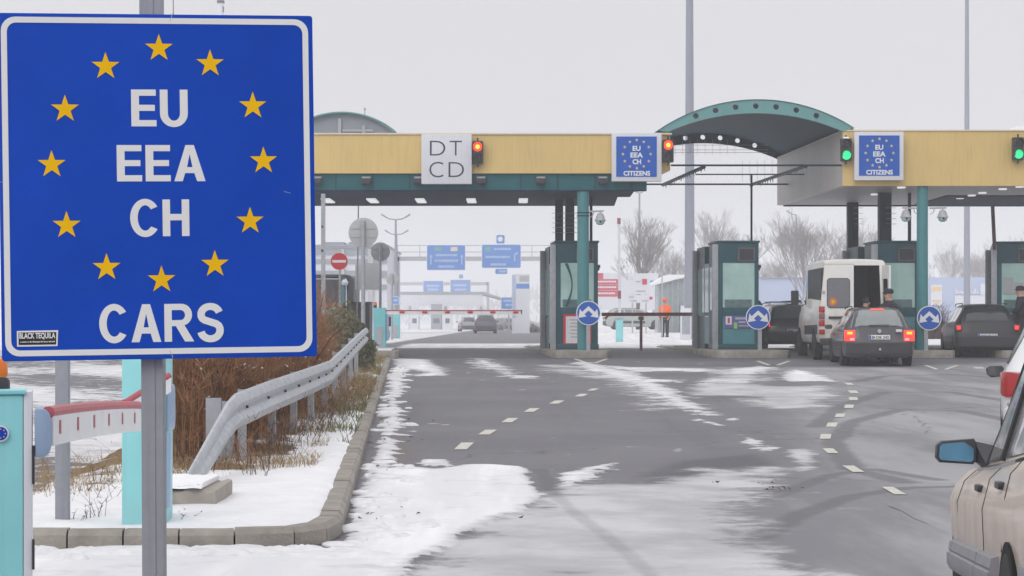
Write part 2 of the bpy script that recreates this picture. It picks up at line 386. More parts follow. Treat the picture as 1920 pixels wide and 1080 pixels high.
snow_polys = [(big, .15, 1.12), (right_of_track, .2, 1.0),
  ([(1062, 678), (1110, 679), (1200, 700), (1262, 726), (1335, 772), (1345, 780), (1300, 777), (1240, 756), (1150, 712), (1090, 694)], .35, .8),
  ([(1100, 683), (1180, 688), (1344, 692), (1344, 697), (1180, 697)], .4, .85),
  ([(1182, 711), (1278, 712), (1278, 717), (1182, 717)], .35, .85), ([(1290, 714), (1420, 708), (1420, 717), (1300, 722)], .4, .7),
  ([(1345, 694), (1420, 686), (1470, 690), (1430, 702), (1350, 700)], .45, .85),
  ([(1466, 700), (1490, 693), (1520, 698), (1570, 715), (1500, 716), (1466, 714)], .3, 1),
  ([(740, 672), (800, 674), (828, 690), (835, 705), (770, 706), (800, 698), (742, 690)], .35, 1),
  ([(872, 671), (920, 672), (960, 690), (980, 706), (930, 706), (936, 698), (890, 690)], .5, .78), ([(950, 703), (1015, 705), (1010, 710), (950, 709)], .3, .8),
  ([(1310, 784), (1355, 796), (1352, 800), (1300, 788)], .12, .8), ([(1362, 784), (1388, 784), (1386, 789), (1362, 789)], .15, .8),
  ([(1388, 816), (1420, 822), (1452, 846), (1428, 848), (1398, 832)], .16, .8), ([(1430, 838), (1466, 838), (1456, 844), (1430, 846)], .12, .7),
  ([(785, 862), (845, 862), (850, 876), (790, 874)], .1, .9)]
for k in range(40):                                              # clumps lying along the kerb
    py = 688+ (k/40.)**1.2*330+rs.uniform(-4, 4)
    kx = np.interp(py, [680, 750, 850, 960, 1030], [738, 722, 700, 672, 655])+rs.uniform(3, 9)
    w = rs.uniform(14, 40)*(py-560)/250.; h = rs.uniform(4, 9)*(py-600)/200.
    snow_polys.append(([(kx, py-h*.6), (kx+w*.6, py-h), (kx+w, py+h*.2), (kx+w*1.5, py+h*.8), (kx+w*.5, py+h*.9), (kx-2, py+h)], .09, .95))
for k in range(60):                                              # loose small flakes of old snow
    px, py = rs.uniform(740, 1540), rs.choice([rs.uniform(676, 740), rs.uniform(780, 900)])
    w = rs.uniform(4, 16); h = rs.uniform(.8, 2.2)*(py-600)/120
    snow_polys.append(([(px-w, py), (px, py-h), (px+w, py-.3*h), (px+.2*w, py+h)], .10, rs.uniform(.5, .66)))
snow_f = field(snow_polys)
far = np.maximum(sstep(gx, 2.4, 3.2)*sstep(gy, 76.6, 77.4), sstep(-gx, 6.5, 8.5)*sstep(gy, 60, 70))
far = np.maximum(far, sstep(gy, 69, 71)*(1-sstep(gy, 80, 82))*sstep(gx, -4.2, -3.6)*.9)
far = np.maximum(far, sstep(gx, 2.4, 3.0)*sstep(gy, 71, 72)*.86)
far = np.maximum(far, .8*sstep(-gx, 4.2, 5.0)*sstep(gy, 78, 82))
far = np.maximum(far, sstep(gy, 420, 600))
lane = np.exp(-((gx+7.2+.10*(gy-40)*.3)/.8)**2)*.0
left_side = .58+.42*np.cos(gy*.55+gx*.9)*np.cos(gx*.7)              # the other carriageway: snow with slushy ruts
left_m = sstep(-gx, 3.35, 3.6)*(1-sstep(gy, 62, 70))
snow_f = np.maximum(snow_f, far); snow_f = np.maximum(snow_f, np.clip(left_side, .3, 1)*left_m)
track = field([([(988, 870), (1022, 872), (1040, 900), (1052, 945), (1010, 956), (1012, 920), (1002, 892)], .12, 1)])
snow_f = snow_f*(1-.85*track)
frost_f = field([([(770, 1085), (800, 1046), (850, 1012), (920, 976), (1012, 944), (1060, 920), (1115, 900), (1190, 908), (1250, 900), (1330, 880), (1400, 886), (1440, 876), (1425, 905), (1390, 950), (1400, 990), (1430, 1030), (1440, 1090), (1350, 1200), (700, 1200)], .5, 1),
   ([(1300, 720), (1380, 712), (1460, 724), (1560, 722), (1570, 742), (1540, 764), (1440, 766), (1390, 756), (1400, 742), (1290, 742)], .5, .78),
   ([(1474, 842), (1520, 840), (1532, 880), (1500, 884)], .12, .8), ([(1310, 690), (1440, 700), (1460, 720), (1320, 712)], .5, .66),
   ([(1000, 684), (1100, 684), (1200, 705), (1280, 745), (1330, 775), (1230, 765), (1130, 712), (1040, 700)], .6, .62)])
pale_f = field([([(1260, 690), (1480, 690), (1600, 720), (1560, 770), (1620, 860), (1560, 900), (1500, 960), (1440, 1090), (1400, 1200), (2300, 1200), (2300, 660), (1700, 690)], 1.6, 1)])
dark_f = field([([(1190, 893), (1260, 865), (1420, 850), (1470, 872), (1340, 880), (1270, 903), (1210, 908)], .3, .9),
   ([(1400, 800), (1560, 860), (1640, 900), (1560, 910), (1480, 870)], .8, .8), ([(1560, 760), (1780, 740), (1700, 790), (1590, 840)], 1.0, .6),
   ([(1000, 846), (1030, 846), (1030, 852), (1000, 852)], .15, .9)])
dirt_f = field([([(735, 690), (748, 690), (735, 790), (775, 840), (790, 860), (700, 880), (690, 860), (708, 800)], .25, .8)])
def line_field(paths):
    out = np.zeros(gx.shape)
    for pts, w in paths:
        P = gpoly(pts); a = np.array(P); k = (gx > a[:, 0].min()-1) & (gx < a[:, 0].max()+1) & (gy > a[:, 1].min()-1) & (gy < a[:, 1].max()+1)
        d = np.full(k.sum(), 1e9); X0, Y0 = gx[k], gy[k]
        for (ax, ay), (bx_, by_) in zip(P, P[1:]):
            ex, ey = bx_-ax, by_-ay; t = np.clip(((X0-ax)*ex+(Y0-ay)*ey)/(ex*ex+ey*ey+1e-12), 0, 1); d = np.minimum(d, np.hypot(X0-ax-ex*t, Y0-ay-ey*t))
        out[k] = np.maximum(out[k], np.clip(1.15-d/w, 0, 1))
    return out
wear_f = line_field([([(1950, 925), (1800, 912), (1700, 915), (1600, 930), (1500, 965), (1420, 1010)], .16), ([(1950, 800), (1800, 770), (1690, 768), (1600, 790), (1560, 830), (1600, 880), (1700, 905)], .2),
   ([(1940, 760), (1780, 735), (1660, 735), (1580, 760), (1530, 800)], .22), ([(1920, 712), (1780, 702), (1660, 705), (1600, 716)], .25), ([(1760, 900), (1640, 880), (1560, 890), (1440, 935)], .14),
   ([(1230, 1090), (1180, 1040), (1130, 1000), (1075, 960), (1035, 920), (1012, 880)], .10),
   ([(760, 890), (860, 891)], .045), ([(800, 884), (900, 886)], .04), ([(905, 893), (925, 893)], .08), ([(860, 893), (885, 894)], .08), ([(700, 935), (745, 925)], .06), ([(690, 985), (730, 970)], .05), ([(850, 900), (870, 960), (880, 1000)], .05), ([(960, 905), (955, 960)], .05)])
under = sstep(gy, 57, 60)*(1-sstep(gy, 68, 70))*sstep(gx, -12, -10)          # swept dry strip below the roofs, with the canopies' shade painted in
nv = len(gx)
me = bpy.data.meshes.new('ground')
nx, ny = len(xs), len(ys)
ii = np.arange((ny-1)*(nx-1)); r0 = ii//(nx-1); c0 = ii % (nx-1)
q = np.stack([r0*nx+c0, r0*nx+c0+1, (r0+1)*nx+c0+1, (r0+1)*nx+c0], 1)
micro = .012*np.clip((snow_f-.45)*4, 0, 1)*(1-sstep(gy, 60, 70))
me.vertices.add(nv); me.vertices.foreach_set('co', np.stack([gx, gy, gzv+micro], 1).ravel())
me.loops.add(q.size); me.loops.foreach_set('vertex_index', q.ravel().astype(np.int32))
me.polygons.add(len(q)); me.polygons.foreach_set('loop_start', (np.arange(len(q))*4).astype(np.int32)); me.polygons.foreach_set('loop_total', np.full(len(q), 4, np.int32))
me.update(calc_edges=True); me.polygons.foreach_set('use_smooth', np.ones(len(q), bool))
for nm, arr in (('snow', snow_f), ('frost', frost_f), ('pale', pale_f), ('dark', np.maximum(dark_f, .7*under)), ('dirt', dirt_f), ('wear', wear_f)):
    at = me.attributes.new(nm, 'FLOAT', 'POINT'); at.data.foreach_set('value', arr.astype(np.float32))

gm = bpy.data.materials.new('asphalt_with_snow'); gm.use_nodes = True; t = gm.node_tree; N = t.nodes.new; L = t.links.new; P = t.nodes['Principled BSDF']
geo = N('ShaderNodeNewGeometry')
def noise(scale, det=6, ro=.6, vec=None, st=None):
    n = N('ShaderNodeTexNoise'); n.inputs['Scale'].default_value = scale; n.inputs['Detail'].default_value = det; n.inputs['Roughness'].default_value = ro
    if st:
        mp = N('ShaderNodeMapping'); mp.inputs['Scale'].default_value = st[:3]; mp.inputs['Rotation'].default_value = (0, 0, st[3]); L(geo.outputs['Position'], mp.inputs[0]); L(mp.outputs[0], n.inputs['Vector'])
    else: L(vec or geo.outputs['Position'], n.inputs['Vector'])
    return n.outputs[0]
def attr(nm): a = N('ShaderNodeAttribute'); a.attribute_name = nm; return a.outputs['Fac']
def madd(a, k, b):
    m = N('ShaderNodeMath'); m.operation = 'MULTIPLY_ADD'; L(a, m.inputs[0]); m.inputs[1].default_value = k
    if isinstance(b, float): m.inputs[2].default_value = b
    else: L(b, m.inputs[2])
    return m.outputs[0]
def rng(a, lo, hi, o0=0., o1=1., smooth=True):
    m = N('ShaderNodeMapRange'); m.interpolation_type = 'SMOOTHSTEP' if smooth else 'LINEAR'; L(a, m.inputs[0])
    for i, v in zip((1, 2, 3, 4), (lo, hi, o0, o1)): m.inputs[i].default_value = v
    return m.outputs[0]
def mul(a, b):
    m = N('ShaderNodeMath'); m.operation = 'MULTIPLY'; L(a, m.inputs[0])
    if isinstance(b, float): m.inputs[1].default_value = b
    else: L(b, m.inputs[1])
    return m.outputs[0]
def mix(f, a, b):
    m = N('ShaderNodeMix'); m.data_type = 'RGBA'; L(f, m.inputs[0])
    for i, c in ((6, a), (7, b)):
        if isinstance(c, tuple): m.inputs[i].default_value = c
        else: L(c, m.inputs[i])
    return m.outputs[2]
n_big = noise(.35, 6); n_mid = noise(2.6, 9, .68, st=(1, .38, 1, 0)); n_fine = noise(38, 5, .7); n_grain = noise(160, 3, .7)
n_iso = rng(noise(2.3, 10, .70), .30, .70, 0., 1., False); n_iso2 = rng(noise(.9, 9, .66), .32, .68, 0., 1., False)
n_streak = noise(1.0, 7, .62, st=(1.5, .09, 1, R(-7)))                    # along the lanes
n_curve = noise(1.0, 8, .62, st=(.75, .13, 1, R(-14)))
asph = mix(rng(n_big, .3, .7), (.116, .112, .130, 1), (.168, .164, .182, 1))
asph = mix(mul(rng(n_fine, .42, .62), .55), asph, (.205, .202, .215, 1)); asph = mix(mul(rng(n_grain, .5, .62), .35), asph, (.06, .058, .066, 1))
asph = mix(mul(rng(n_streak, .52, .72), .30), asph, (.075, .073, .088, 1))
pale = mix(rng(n_curve, .38, .66), (.19, .19, .207, 1), (.36, .36, .375, 1))
asph = mix(mul(rng(madd(n_mid, .35, attr('pale')), .30, .80), .9), asph, pale)
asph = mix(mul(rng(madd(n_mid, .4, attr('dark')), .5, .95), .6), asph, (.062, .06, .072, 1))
asph = mix(mul(rng(madd(n_mid, .5, attr('dirt')), .5, 1.0), .55), asph, (.16, .125, .10, 1))
crk = N('ShaderNodeTexVoronoi'); crk.feature = 'DISTANCE_TO_EDGE'; crk.inputs['Scale'].default_value = .16
wv = N('ShaderNodeMix'); wv.data_type = 'VECTOR'; wv.inputs[0].default_value = .12; L(geo.outputs['Position'], wv.inputs[4])
wn3 = N('ShaderNodeTexNoise'); wn3.inputs['Scale'].default_value = .9; wn3.inputs['Detail'].default_value = 5; L(geo.outputs['Position'], wn3.inputs['Vector'])
vs_ = N('ShaderNodeVectorMath'); vs_.operation = 'SCALE'; vs_.inputs['Scale'].default_value = 9; L(wn3.outputs['Color'], vs_.inputs[0]); L(vs_.outputs[0], wv.inputs[5]); L(wv.outputs[1], crk.inputs['Vector'])
asph = mix(mul(rng(crk.outputs['Distance'], .0, .0035, 1., 0.), .6), asph, (.04, .04, .045, 1))
fr_mask = rng(madd(n_iso, .6, madd(n_iso2, .5, attr('frost'))), .80, 1.24)
frost_c = mix(rng(n_iso2, .1, .9), (.42, .42, .435, 1), (.60, .60, .615, 1)); frost_c = mix(mul(rng(n_curve, .5, .7), .5), frost_c, (.30, .30, .315, 1))
dust = mul(rng(madd(n_iso, .5, madd(n_iso2, .6, mul(attr('pale'), .16))), .90, 1.16), .33)
asph = mix(dust, asph, (.42, .42, .435, 1))
asph = mix(mul(rng(madd(n_iso, .45, attr('wear')), .45, 1.05), .6), asph, (.085, .083, .095, 1))
c = mix(mul(fr_mask, .92), asph, frost_c)
c = mix(mul(rng(madd(n_iso, .4, attr('wear')), .5, 1.1), .3), c, (.15, .15, .16, 1))
sn_mask = rng(madd(n_iso, .95, attr('snow')), .94, 1.05)
trk = rng(noise(1.0, 6, .6, st=(1.6, .16, 1, R(6))), .42, .66)
snow_c = mix(trk, (.72, .72, .745, 1), (.88, .88, .895, 1)); snow_c = mix(mul(rng(n_iso2, .0, .45, 1., 0.), .35), snow_c, (.56, .56, .58, 1))
thin = rng(madd(n_iso, .95, attr('snow')), .98, 1.55)
c2 = mix(thin, (.55, .55, .57, 1), snow_c)
col = mix(sn_mask, c, c2)
L(col, P.inputs['Base Color'])
L(rng(sn_mask, 0, 1, .62, .8, False), P.inputs['Roughness']); P.inputs['Specular IOR Level'].default_value = .3
bp = N('ShaderNodeBump'); bp.inputs['Strength'].default_value = .45; bp.inputs['Distance'].default_value = .02
L(madd(sn_mask, 1.0, madd(n_grain, .25, mul(n_fine, .35))), bp.inputs['Height']); L(bp.outputs[0], P.inputs['Normal'])
me.materials.append(gm)
ground = bpy.data.objects.new('ground', me); COL.objects.link(ground); ground['kind'] = 'structure'

cb = MB(); cpts = [gp(*p) for p in ((1640, 936), (1668, 950), (1690, 958), (1712, 972), (1738, 982), (1776, 1001))]     # a long open crack
for p_, q_ in zip(cpts, cpts[1:]): cb.face(p_+V3(0, -.05, .004), q_+V3(0, -.05, .004), q_+V3(0, .05, .004), p_+V3(0, .05, .004))
struct('road_crack', cb, M['black'], recalc=False)
# painted dashes and arrow tips on the asphalt
def dash(px, py, w, h, sh):
    q = [gp(px-w/2-sh, py+h/2), gp(px+w/2-sh, py+h/2), gp(px+w/2+sh, py-h/2), gp(px-w/2+sh, py-h/2)]
    b = MB(); b.face(*[p+V3(0, 0, .006) for p in q]); struct('lane_marking', b, M['paint'], recalc=False)
for a in ((870, 837, 24, 13, 7), (914, 811, 22, 9, 7), (956, 788.5, 20, 8, 6), (997, 769.5, 19, 7, 6), (1044, 754.5, 18, 6, 6), (1090, 741.5, 16, 5, 5), (1112, 731, 14, 4, 5),
          (1592, 720, 13, 4.2, -4), (1600, 735, 16, 5, -3), (1600, 748, 16, 5.5, -1), (1592, 762.5, 17, 6.5, 1), (1575, 779.5, 17, 6.5, 2), (1560, 797, 19, 8, 2), (1548, 819, 20, 9, 1), (1557, 846, 20, 9, -5), (1600, 880, 22, 12, -10), (1676, 921, 22, 14, -12), (1836, 690, 18, 3, -3)): dash(*a)
for cx, cy in ((1108, 672), (1450, 676), (1765, 684)):
    for s in (-1, 1):
        q = [gp(cx+s*26, cy+1), gp(cx+s*34, cy+1), gp(cx+s*12, cy+9), gp(cx+s*4, cy+9)]
        b = MB(); b.face(*[p+V3(0, 0, .006) for p in q]); struct('lane_marking', b, M['paint'], recalc=False)

# clods and drifts of old snow with real thickness, shed along the kerb, and a few dead leaves
sb = MB(); r_ = random.Random(12)
def clod(b, c, rx, ry, h, r_):
    n = 11; ph = r_.uniform(0, 9); vs = []
    for (q, z) in ((1.0, -.02), (.93, h*.35), (.72, h*.78), (.38, h*.98)):
        for i in range(n):
            a = 2*math.pi*i/n; k = q*(1+.45*mnoise.noise((math.cos(a)*1.3+ph, math.sin(a)*1.3, ph))); vs.append((c.x+rx*k*math.cos(a), c.y+ry*k*math.sin(a), c.z+z*(1+.4*mnoise.noise((a, ph, z)))))
    vs.append((c.x, c.y, c.z+h)); fs = []
    for j in range(3):
        for i in range(n): i2 = (i+1) % n; fs.append((j*n+i, j*n+i2, (j+1)*n+i2, (j+1)*n+i))
    fs += [(3*n+i, 3*n+(i+1) % n, 4*n) for i in range(n)]; b.add(vs, fs)
for k in range(75):
    y = 13.7+38*r_.random()**1.7; x = float(np.interp(y, [13.4, 14.4, 22.5, 35, 56.], [-1.12, -1.10, -1.50, -2.12, -3.1]))+abs(r_.gauss(0, .22)); s_ = r_.uniform(.03, .13)*(.7+.02*y)
    clod(sb, V3(x, y, float(gz(x, y))), s_*r_.uniform(.8, 1.8), s_*r_.uniform(.8, 2.), r_.uniform(.012, .045), r_)
for k in range(60):
    x = r_.uniform(-3.4, -1.0); y = 13.36-abs(r_.gauss(0, .16)); s_ = r_.uniform(.06, .22); clod(sb, V3(x, y, -.70), s_*1.5, s_*.8, r_.uniform(.012, .05), r_)
o = sb.build('snow_clods', M['snowdirty'], smooth=True); o['kind'] = 'stuff'
lb_ = MB()
for (px, py, n_, sp) in ((1456, 921, 26, .10), (1245, 606, 0, .1), (700, 830, 30, .25), (705, 790, 22, .25), (690, 880, 20, .2), (1350, 905, 5, .4), (860, 958, 3, .3), (660, 975, 10, .12)):
    c_ = gp(px, py)
    for k in range(n_):
        p = c_+V3(r_.gauss(0, sp), r_.gauss(0, sp*1.6), .012); q = [p+V3(r_.gauss(0, .02), r_.gauss(0, .02), r_.uniform(0, .025)) for _k in range(3)]; lb_.add(q, [(0, 1, 2)])
o = lb_.build('leaf_litter', M['rustdark'], recalc=False); o['kind'] = 'stuff'
# ------------------------------------------------------------------ raised verge with its kerb (left of the lane)
kin = [(-6.0, 13.42), (-2.8, 13.42), (-1.75, 13.45), (-1.38, 13.55), (-1.20, 13.85), (-1.15, 14.4)]
kin += [(float(np.interp(y, [14.4, 22.5, 35, 56.], [-1.15, -1.56, -2.18, -3.18])), y) for y in np.arange(15.4, 56.2, 1.0)]
KH = .125
kb = MB(); kw = .15
def offset_path(p, d):
    out = []
    for i in range(len(p)):
        a = Vector(p[max(0, i-1)]); b_ = Vector(p[min(len(p)-1, i+1)]); t_ = (b_-a).normalized(); out.append((p[i][0]-t_.y*d, p[i][1]+t_.x*d))
    return out
kout = offset_path(kin, kw)
def resample(pts, st):
    P_ = [Vector(p) for p in pts]; out = [P_[0]]; acc = 0
    for a, b_ in zip(P_, P_[1:]):
        n = max(1, int((b_-a).length/st))
        for i in range(n): out.append(a+(b_-a)*(i+1)/n)
    return [tuple(p) for p in out]
kp = resample([k_ for k_ in kin if k_[1] < 15.5], .30)+[k_ for k_ in kin if k_[1] > 15.5]; ko = offset_path(kp, kw)
for i in range(len(kp)-1):                                                # kerb stones with open joints
    a, b_, c_, d_ = Vector(kp[i]), Vector(kp[i+1]), Vector(ko[i+1]), Vector(ko[i])
    t_ = (b_-a).normalized()*.006; j = rs.uniform(-.005, .005)
    za, zb = float(gz(a.x, a.y)), float(gz(b_.x, b_.y))
    r_in = [(a+t_).to_3d(), (b_-t_).to_3d(), (c_-t_).to_3d(), (d_+t_).to_3d()]
    n_ = Vector(((b_-a).y, -(b_-a).x)).normalized()
    ch = n_*-.03
    q = []
    for (p, z) in zip(r_in, (za, zb, zb, za)): q.append((p.x, p.y, z-.12))
    lo = [(r_in[0].x, r_in[0].y, za+KH-.035+j), (r_in[1].x, r_in[1].y, zb+KH-.035+j)]
    hi = [(r_in[0].x+ch.x, r_in[0].y+ch.y, za+KH+j), (r_in[1].x+ch.x, r_in[1].y+ch.y, zb+KH+j), (r_in[2].x, r_in[2].y, zb+KH+j), (r_in[3].x, r_in[3].y, za+KH+j)]
    kb.add(q+lo+hi, [(0, 1, 5, 4), (4, 5, 7, 6), (6, 7, 8, 9), (0, 4, 6, 9, 3), (1, 2, 8, 7, 5), (2, 3, 9, 8)])
struct('kerb', kb, M['kerb'])
# verge surface: snow over dry grass and earth, mounded under the guardrail
vy = np.concatenate([np.arange(13.50, 24, .07), np.arange(24, 57, .16)])
edge_in = np.array(ko)
_ei = edge_in[(edge_in[:, 0] > -2.1) | (edge_in[:, 1] > 14.5)]; _ei = _ei[np.argsort(_ei[:, 1])]
def inner_x(y): return np.interp(y, _ei[:, 1], _ei[:, 0])
vx_n = 60
vv = []; aw = []; ag = []
for y in vy:
    x1 = float(inner_x(y))+.035+.02*mnoise.noise((y*1.7, 0, 4))
    x0 = -3.9-.02*(y-13)
    for i in range(vx_n+1):
        u = i/vx_n; x = x1+(x0-x1)*u**1.2
        d = x1-x
        hump = .16*float(sstep(d, .25, 1.6))*float(sstep(y, 17, 30))+.02*mnoise.noise((x*2, y*2, 0))
        edge = -.14*float(sstep(-x, 3.5-.0, 3.9+.02*(y-13)))
        vv.append((x, y, float(gz(x, y))+KH-.014+(.032*min(1, d*9)+hump)*min(1, (y-13.5)*6)+edge-.03*max(0, 1-(y-13.5)*14)))
        g_ = float(sstep(d, .15, .95))*float(sstep(y, 17.2, 19.2))*(.78+.6*mnoise.noise((x*1.7, y*.7, 5)))
        g_ = max(g_, float(sstep(y, 40, 50))*.55, .5*float(sstep(y, 15.8, 17))*float(sstep(d, 1.3, 1.8)))
        aw.append(1-g_); ag.append(float(sstep(y, 24, 38)))
me = bpy.data.meshes.new('verge')
fs = []
w_ = vx_n+1
for r in range(len(vy)-1):
    for i in range(vx_n): fs.append((r*w_+i, r*w_+w_+i, r*w_+w_+i+1, r*w_+i+1))
me.from_pydata(vv, [], fs)
for nm, arr in (('snow', aw), ('green', ag)): me.attributes.new(nm, 'FLOAT', 'POINT').data.foreach_set('value', np.array(arr, np.float32))
for p in me.polygons: p.use_smooth = True
vm = bpy.data.materials.new('snow_over_dry_grass'); vm.use_nodes = True; t = vm.node_tree; N = t.nodes.new; L = t.links.new; P = t.nodes['Principled BSDF']
geo = N('ShaderNodeNewGeometry')
n1 = noise(3.2, 8, .7); n2 = noise(26, 6, .7)
earth = mix(rng(n1, .3, .7), C(112, 88, 66), C(150, 126, 92)); earth = mix(mul(attr('green'), .6), earth, C(104, 106, 74))
earth = mix(mul(rng(n2, .4, .7), .5), earth, C(84, 66, 52))
msk = rng(madd(n1, .9, madd(n2, .35, attr('snow'))), 1.02, 1.16)
sc_ = mix(rng(n1, .35, .7), (.80, .80, .83, 1), (.88, .88, .89, 1))
L(mix(msk, earth, sc_), P.inputs['Base Color']); P.inputs['Roughness'].default_value = .85; P.inputs['Specular IOR Level'].default_value = .2
bp = N('ShaderNodeBump'); bp.inputs['Strength'].default_value = .5; bp.inputs['Distance'].default_value = .03; L(madd(msk, .8, n2), bp.inputs['Height']); L(bp.outputs[0], P.inputs['Normal'])
me.materials.append(vm); vo = bpy.data.objects.new('verge', me); COL.objects.link(vo); vo['kind'] = 'structure'
# ------------------------------------------------------------------ the big blue road sign in front
def board_frame(cx, cy, Y, yaw, roll):
    a = R(yaw); r = R(roll); h = Vector((math.cos(a), math.sin(a), 0)); z = Vector((0, 0, 1))
    return Fr(PX(cx, cy, Y), h*math.cos(r)+z*math.sin(r), z*math.cos(r)-h*math.sin(r))
def on(fr, px, py):
    d = Vector(((px-960)/F, 1, (HZ-py)/F)); o = Vector((0, 0, CZ)); t_ = (fr.o-o).dot(fr.n)/d.dot(fr.n); p = o+d*t_-fr.o
    return p.dot(fr.ux), p.dot(fr.uy)
fr = board_frame(296, 351.5, 8.1, 9.5, .8)
uv = lambda px, py: on(fr, px, py)
u0, v1 = uv(1, 24); u1 = uv(590, 350)[0]; v0 = uv(296, 673)[1]; u0 = uv(-1, 350)[0]
sign = thing('border_sign', 'large blue road sign with gold stars and white EU EEA CH CARS lettering', 'road sign', (fr.o.x, 8.2, -.7))
b = MB(); b.plate(fr, rrect(u0, u1, v0, v1, .012), -.03, 0); b.build('panel', M['blue'], sign, bevel=.003)
b = MB(); i0, i1, j0, j1 = u0+.013, u1-.017, v0+.018, v1-.014; t_ = .022
b.plate(fr, rrect(i0, i1, j0, j1, .052), .0005, .0022, [rrect(i0+t_, i1-t_, j0+t_, j1-t_, .034)]); b.build('border', M['signwhite'], sign)
for px, py in ((298, 89), (198, 123), (394, 118), (122, 203), (474, 197), (97, 307), (494, 300), (125, 421), (469, 413), (200, 500), (403, 494), (303, 523)):
    c_ = uv(px, py); b = MB(); b.plate(fr, star(c_[0], c_[1]-.003, .0545), .0005, .002); b.build('star', M['gold'], sign)
for s, x0, x1, y0, y1 in (('EU', 246, 352, 168, 237), ('EEA', 219, 385, 272, 340), ('CH', 244, 355, 374, 443), ('CARS', 186, 419, 570, 641)):
    a = uv(x0, (y0+y1)/2); c_ = uv(x1, (y0+y1)/2); h = uv((x0+x1)/2, y0)[1], uv((x0+x1)/2, y1)[1]
    b = MB(); f2 = Fr(fr.o, fr.ux, fr.uy)
    write_bold(b, f2, s, a[0], c_[0], h[1], h[0], .0018); b.build('lettering', M['signwhite'], sign)
st = None
a = uv(32, 650); c_ = uv(109, 619)
b = MB(); b.plate(fr, [(a[0], a[1]), (c_[0]-.003, a[1]), (c_[0], c_[1]-.004), (c_[0], c_[1]), (a[0], c_[1]-.001)], .0005, .0014)
st = b.build('sticker', M['signwhite'], sign)
b = MB(); b.plate(fr, [(a[0]+.006, a[1]+.006), (c_[0]-.008, a[1]+.006), (c_[0]-.007, c_[1]-.007), (a[0]+.006, c_[1]-.007)], .0015, .0019); b.build('sticker_field', M['black'], st)
b = MB(); w_ = c_[0]-a[0]; h_ = c_[1]-a[1]
write(b, fr, 'BLACK TEQUILA', a[0]+.06*w_, c_[0]-.07*w_, a[1]+.43*h_, a[1]+.85*h_, .0023, .03)
for k in range(22):
    x = a[0]+w_*(.08+.84*k/22); b.fbox(fr, x, x+w_*rnd.uniform(.02, .036), a[1]+h_*.25, a[1]+h_*rnd.uniform(.30, .34), .0019, .0022)
b.build('sticker_lettering', M['signwhite'], st, recalc=False)
b = MB()                                                             # buckled seams and scratches
for p in (((323, 26), (321, 34), (318, 40)), ((318, 657), (322, 664), (324, 671))):
    q = [uv(*x) for x in p]
    for x, y in zip(q, q[1:]): b.beam(fr(x[0], x[1], .002), fr(y[0], y[1], .002), .0022, .001, fr.n)
for p in (((532, 359), (545, 362)), ((0, 341), (10, 342))):
    x, y = uv(*p[0]), uv(*p[1]); b.beam(fr(*x, .001), fr(*y, .001), .0015, .001, fr.n)
b.build('seam', M['signback'], sign)
b = MB(); p0 = PX(288, 1100, 8.16); p0.z = -.78; p1 = PX(281, 0, 8.16); p1.z = 2.05
d_ = (p1-p0)
def post_sec(z): p = p0+d_*((z-p0.z)/d_.z); return p
for (xa, xb, ya, yb) in ((-.041, .041, 0, .008), (-.041, -.029, .008, .075), (.029, .041, .008, .075), (-.012, .012, -.004, 0)):
    q = []
    for z in (p0.z, p1.z):
        c_ = post_sec(z); q += [c_+V3(xa, ya, 0), c_+V3(xb, ya, 0), c_+V3(xb, yb, 0), c_+V3(xa, yb, 0)]
    b.add(q, [(0, 3, 2, 1), (4, 5, 6, 7), (0, 1, 5, 4), (1, 2, 6, 5), (2, 3, 7, 6), (3, 0, 4, 7)])
b.build('post', M['post'], sign)
b = MB(); b.cyl(PX(325, 40, 8.19), PX(325, -40, 8.19), .0022, n=6); b.build('wire', M['steel'], sign)
for py in (150, 560):
    b = MB(); q = uv(285, py); b.fbox(fr, q[0]-.06, q[0]+.06, q[1]-.015, q[1]+.015, -.06, -.031); b.build('clamp', M['steel'], sign)

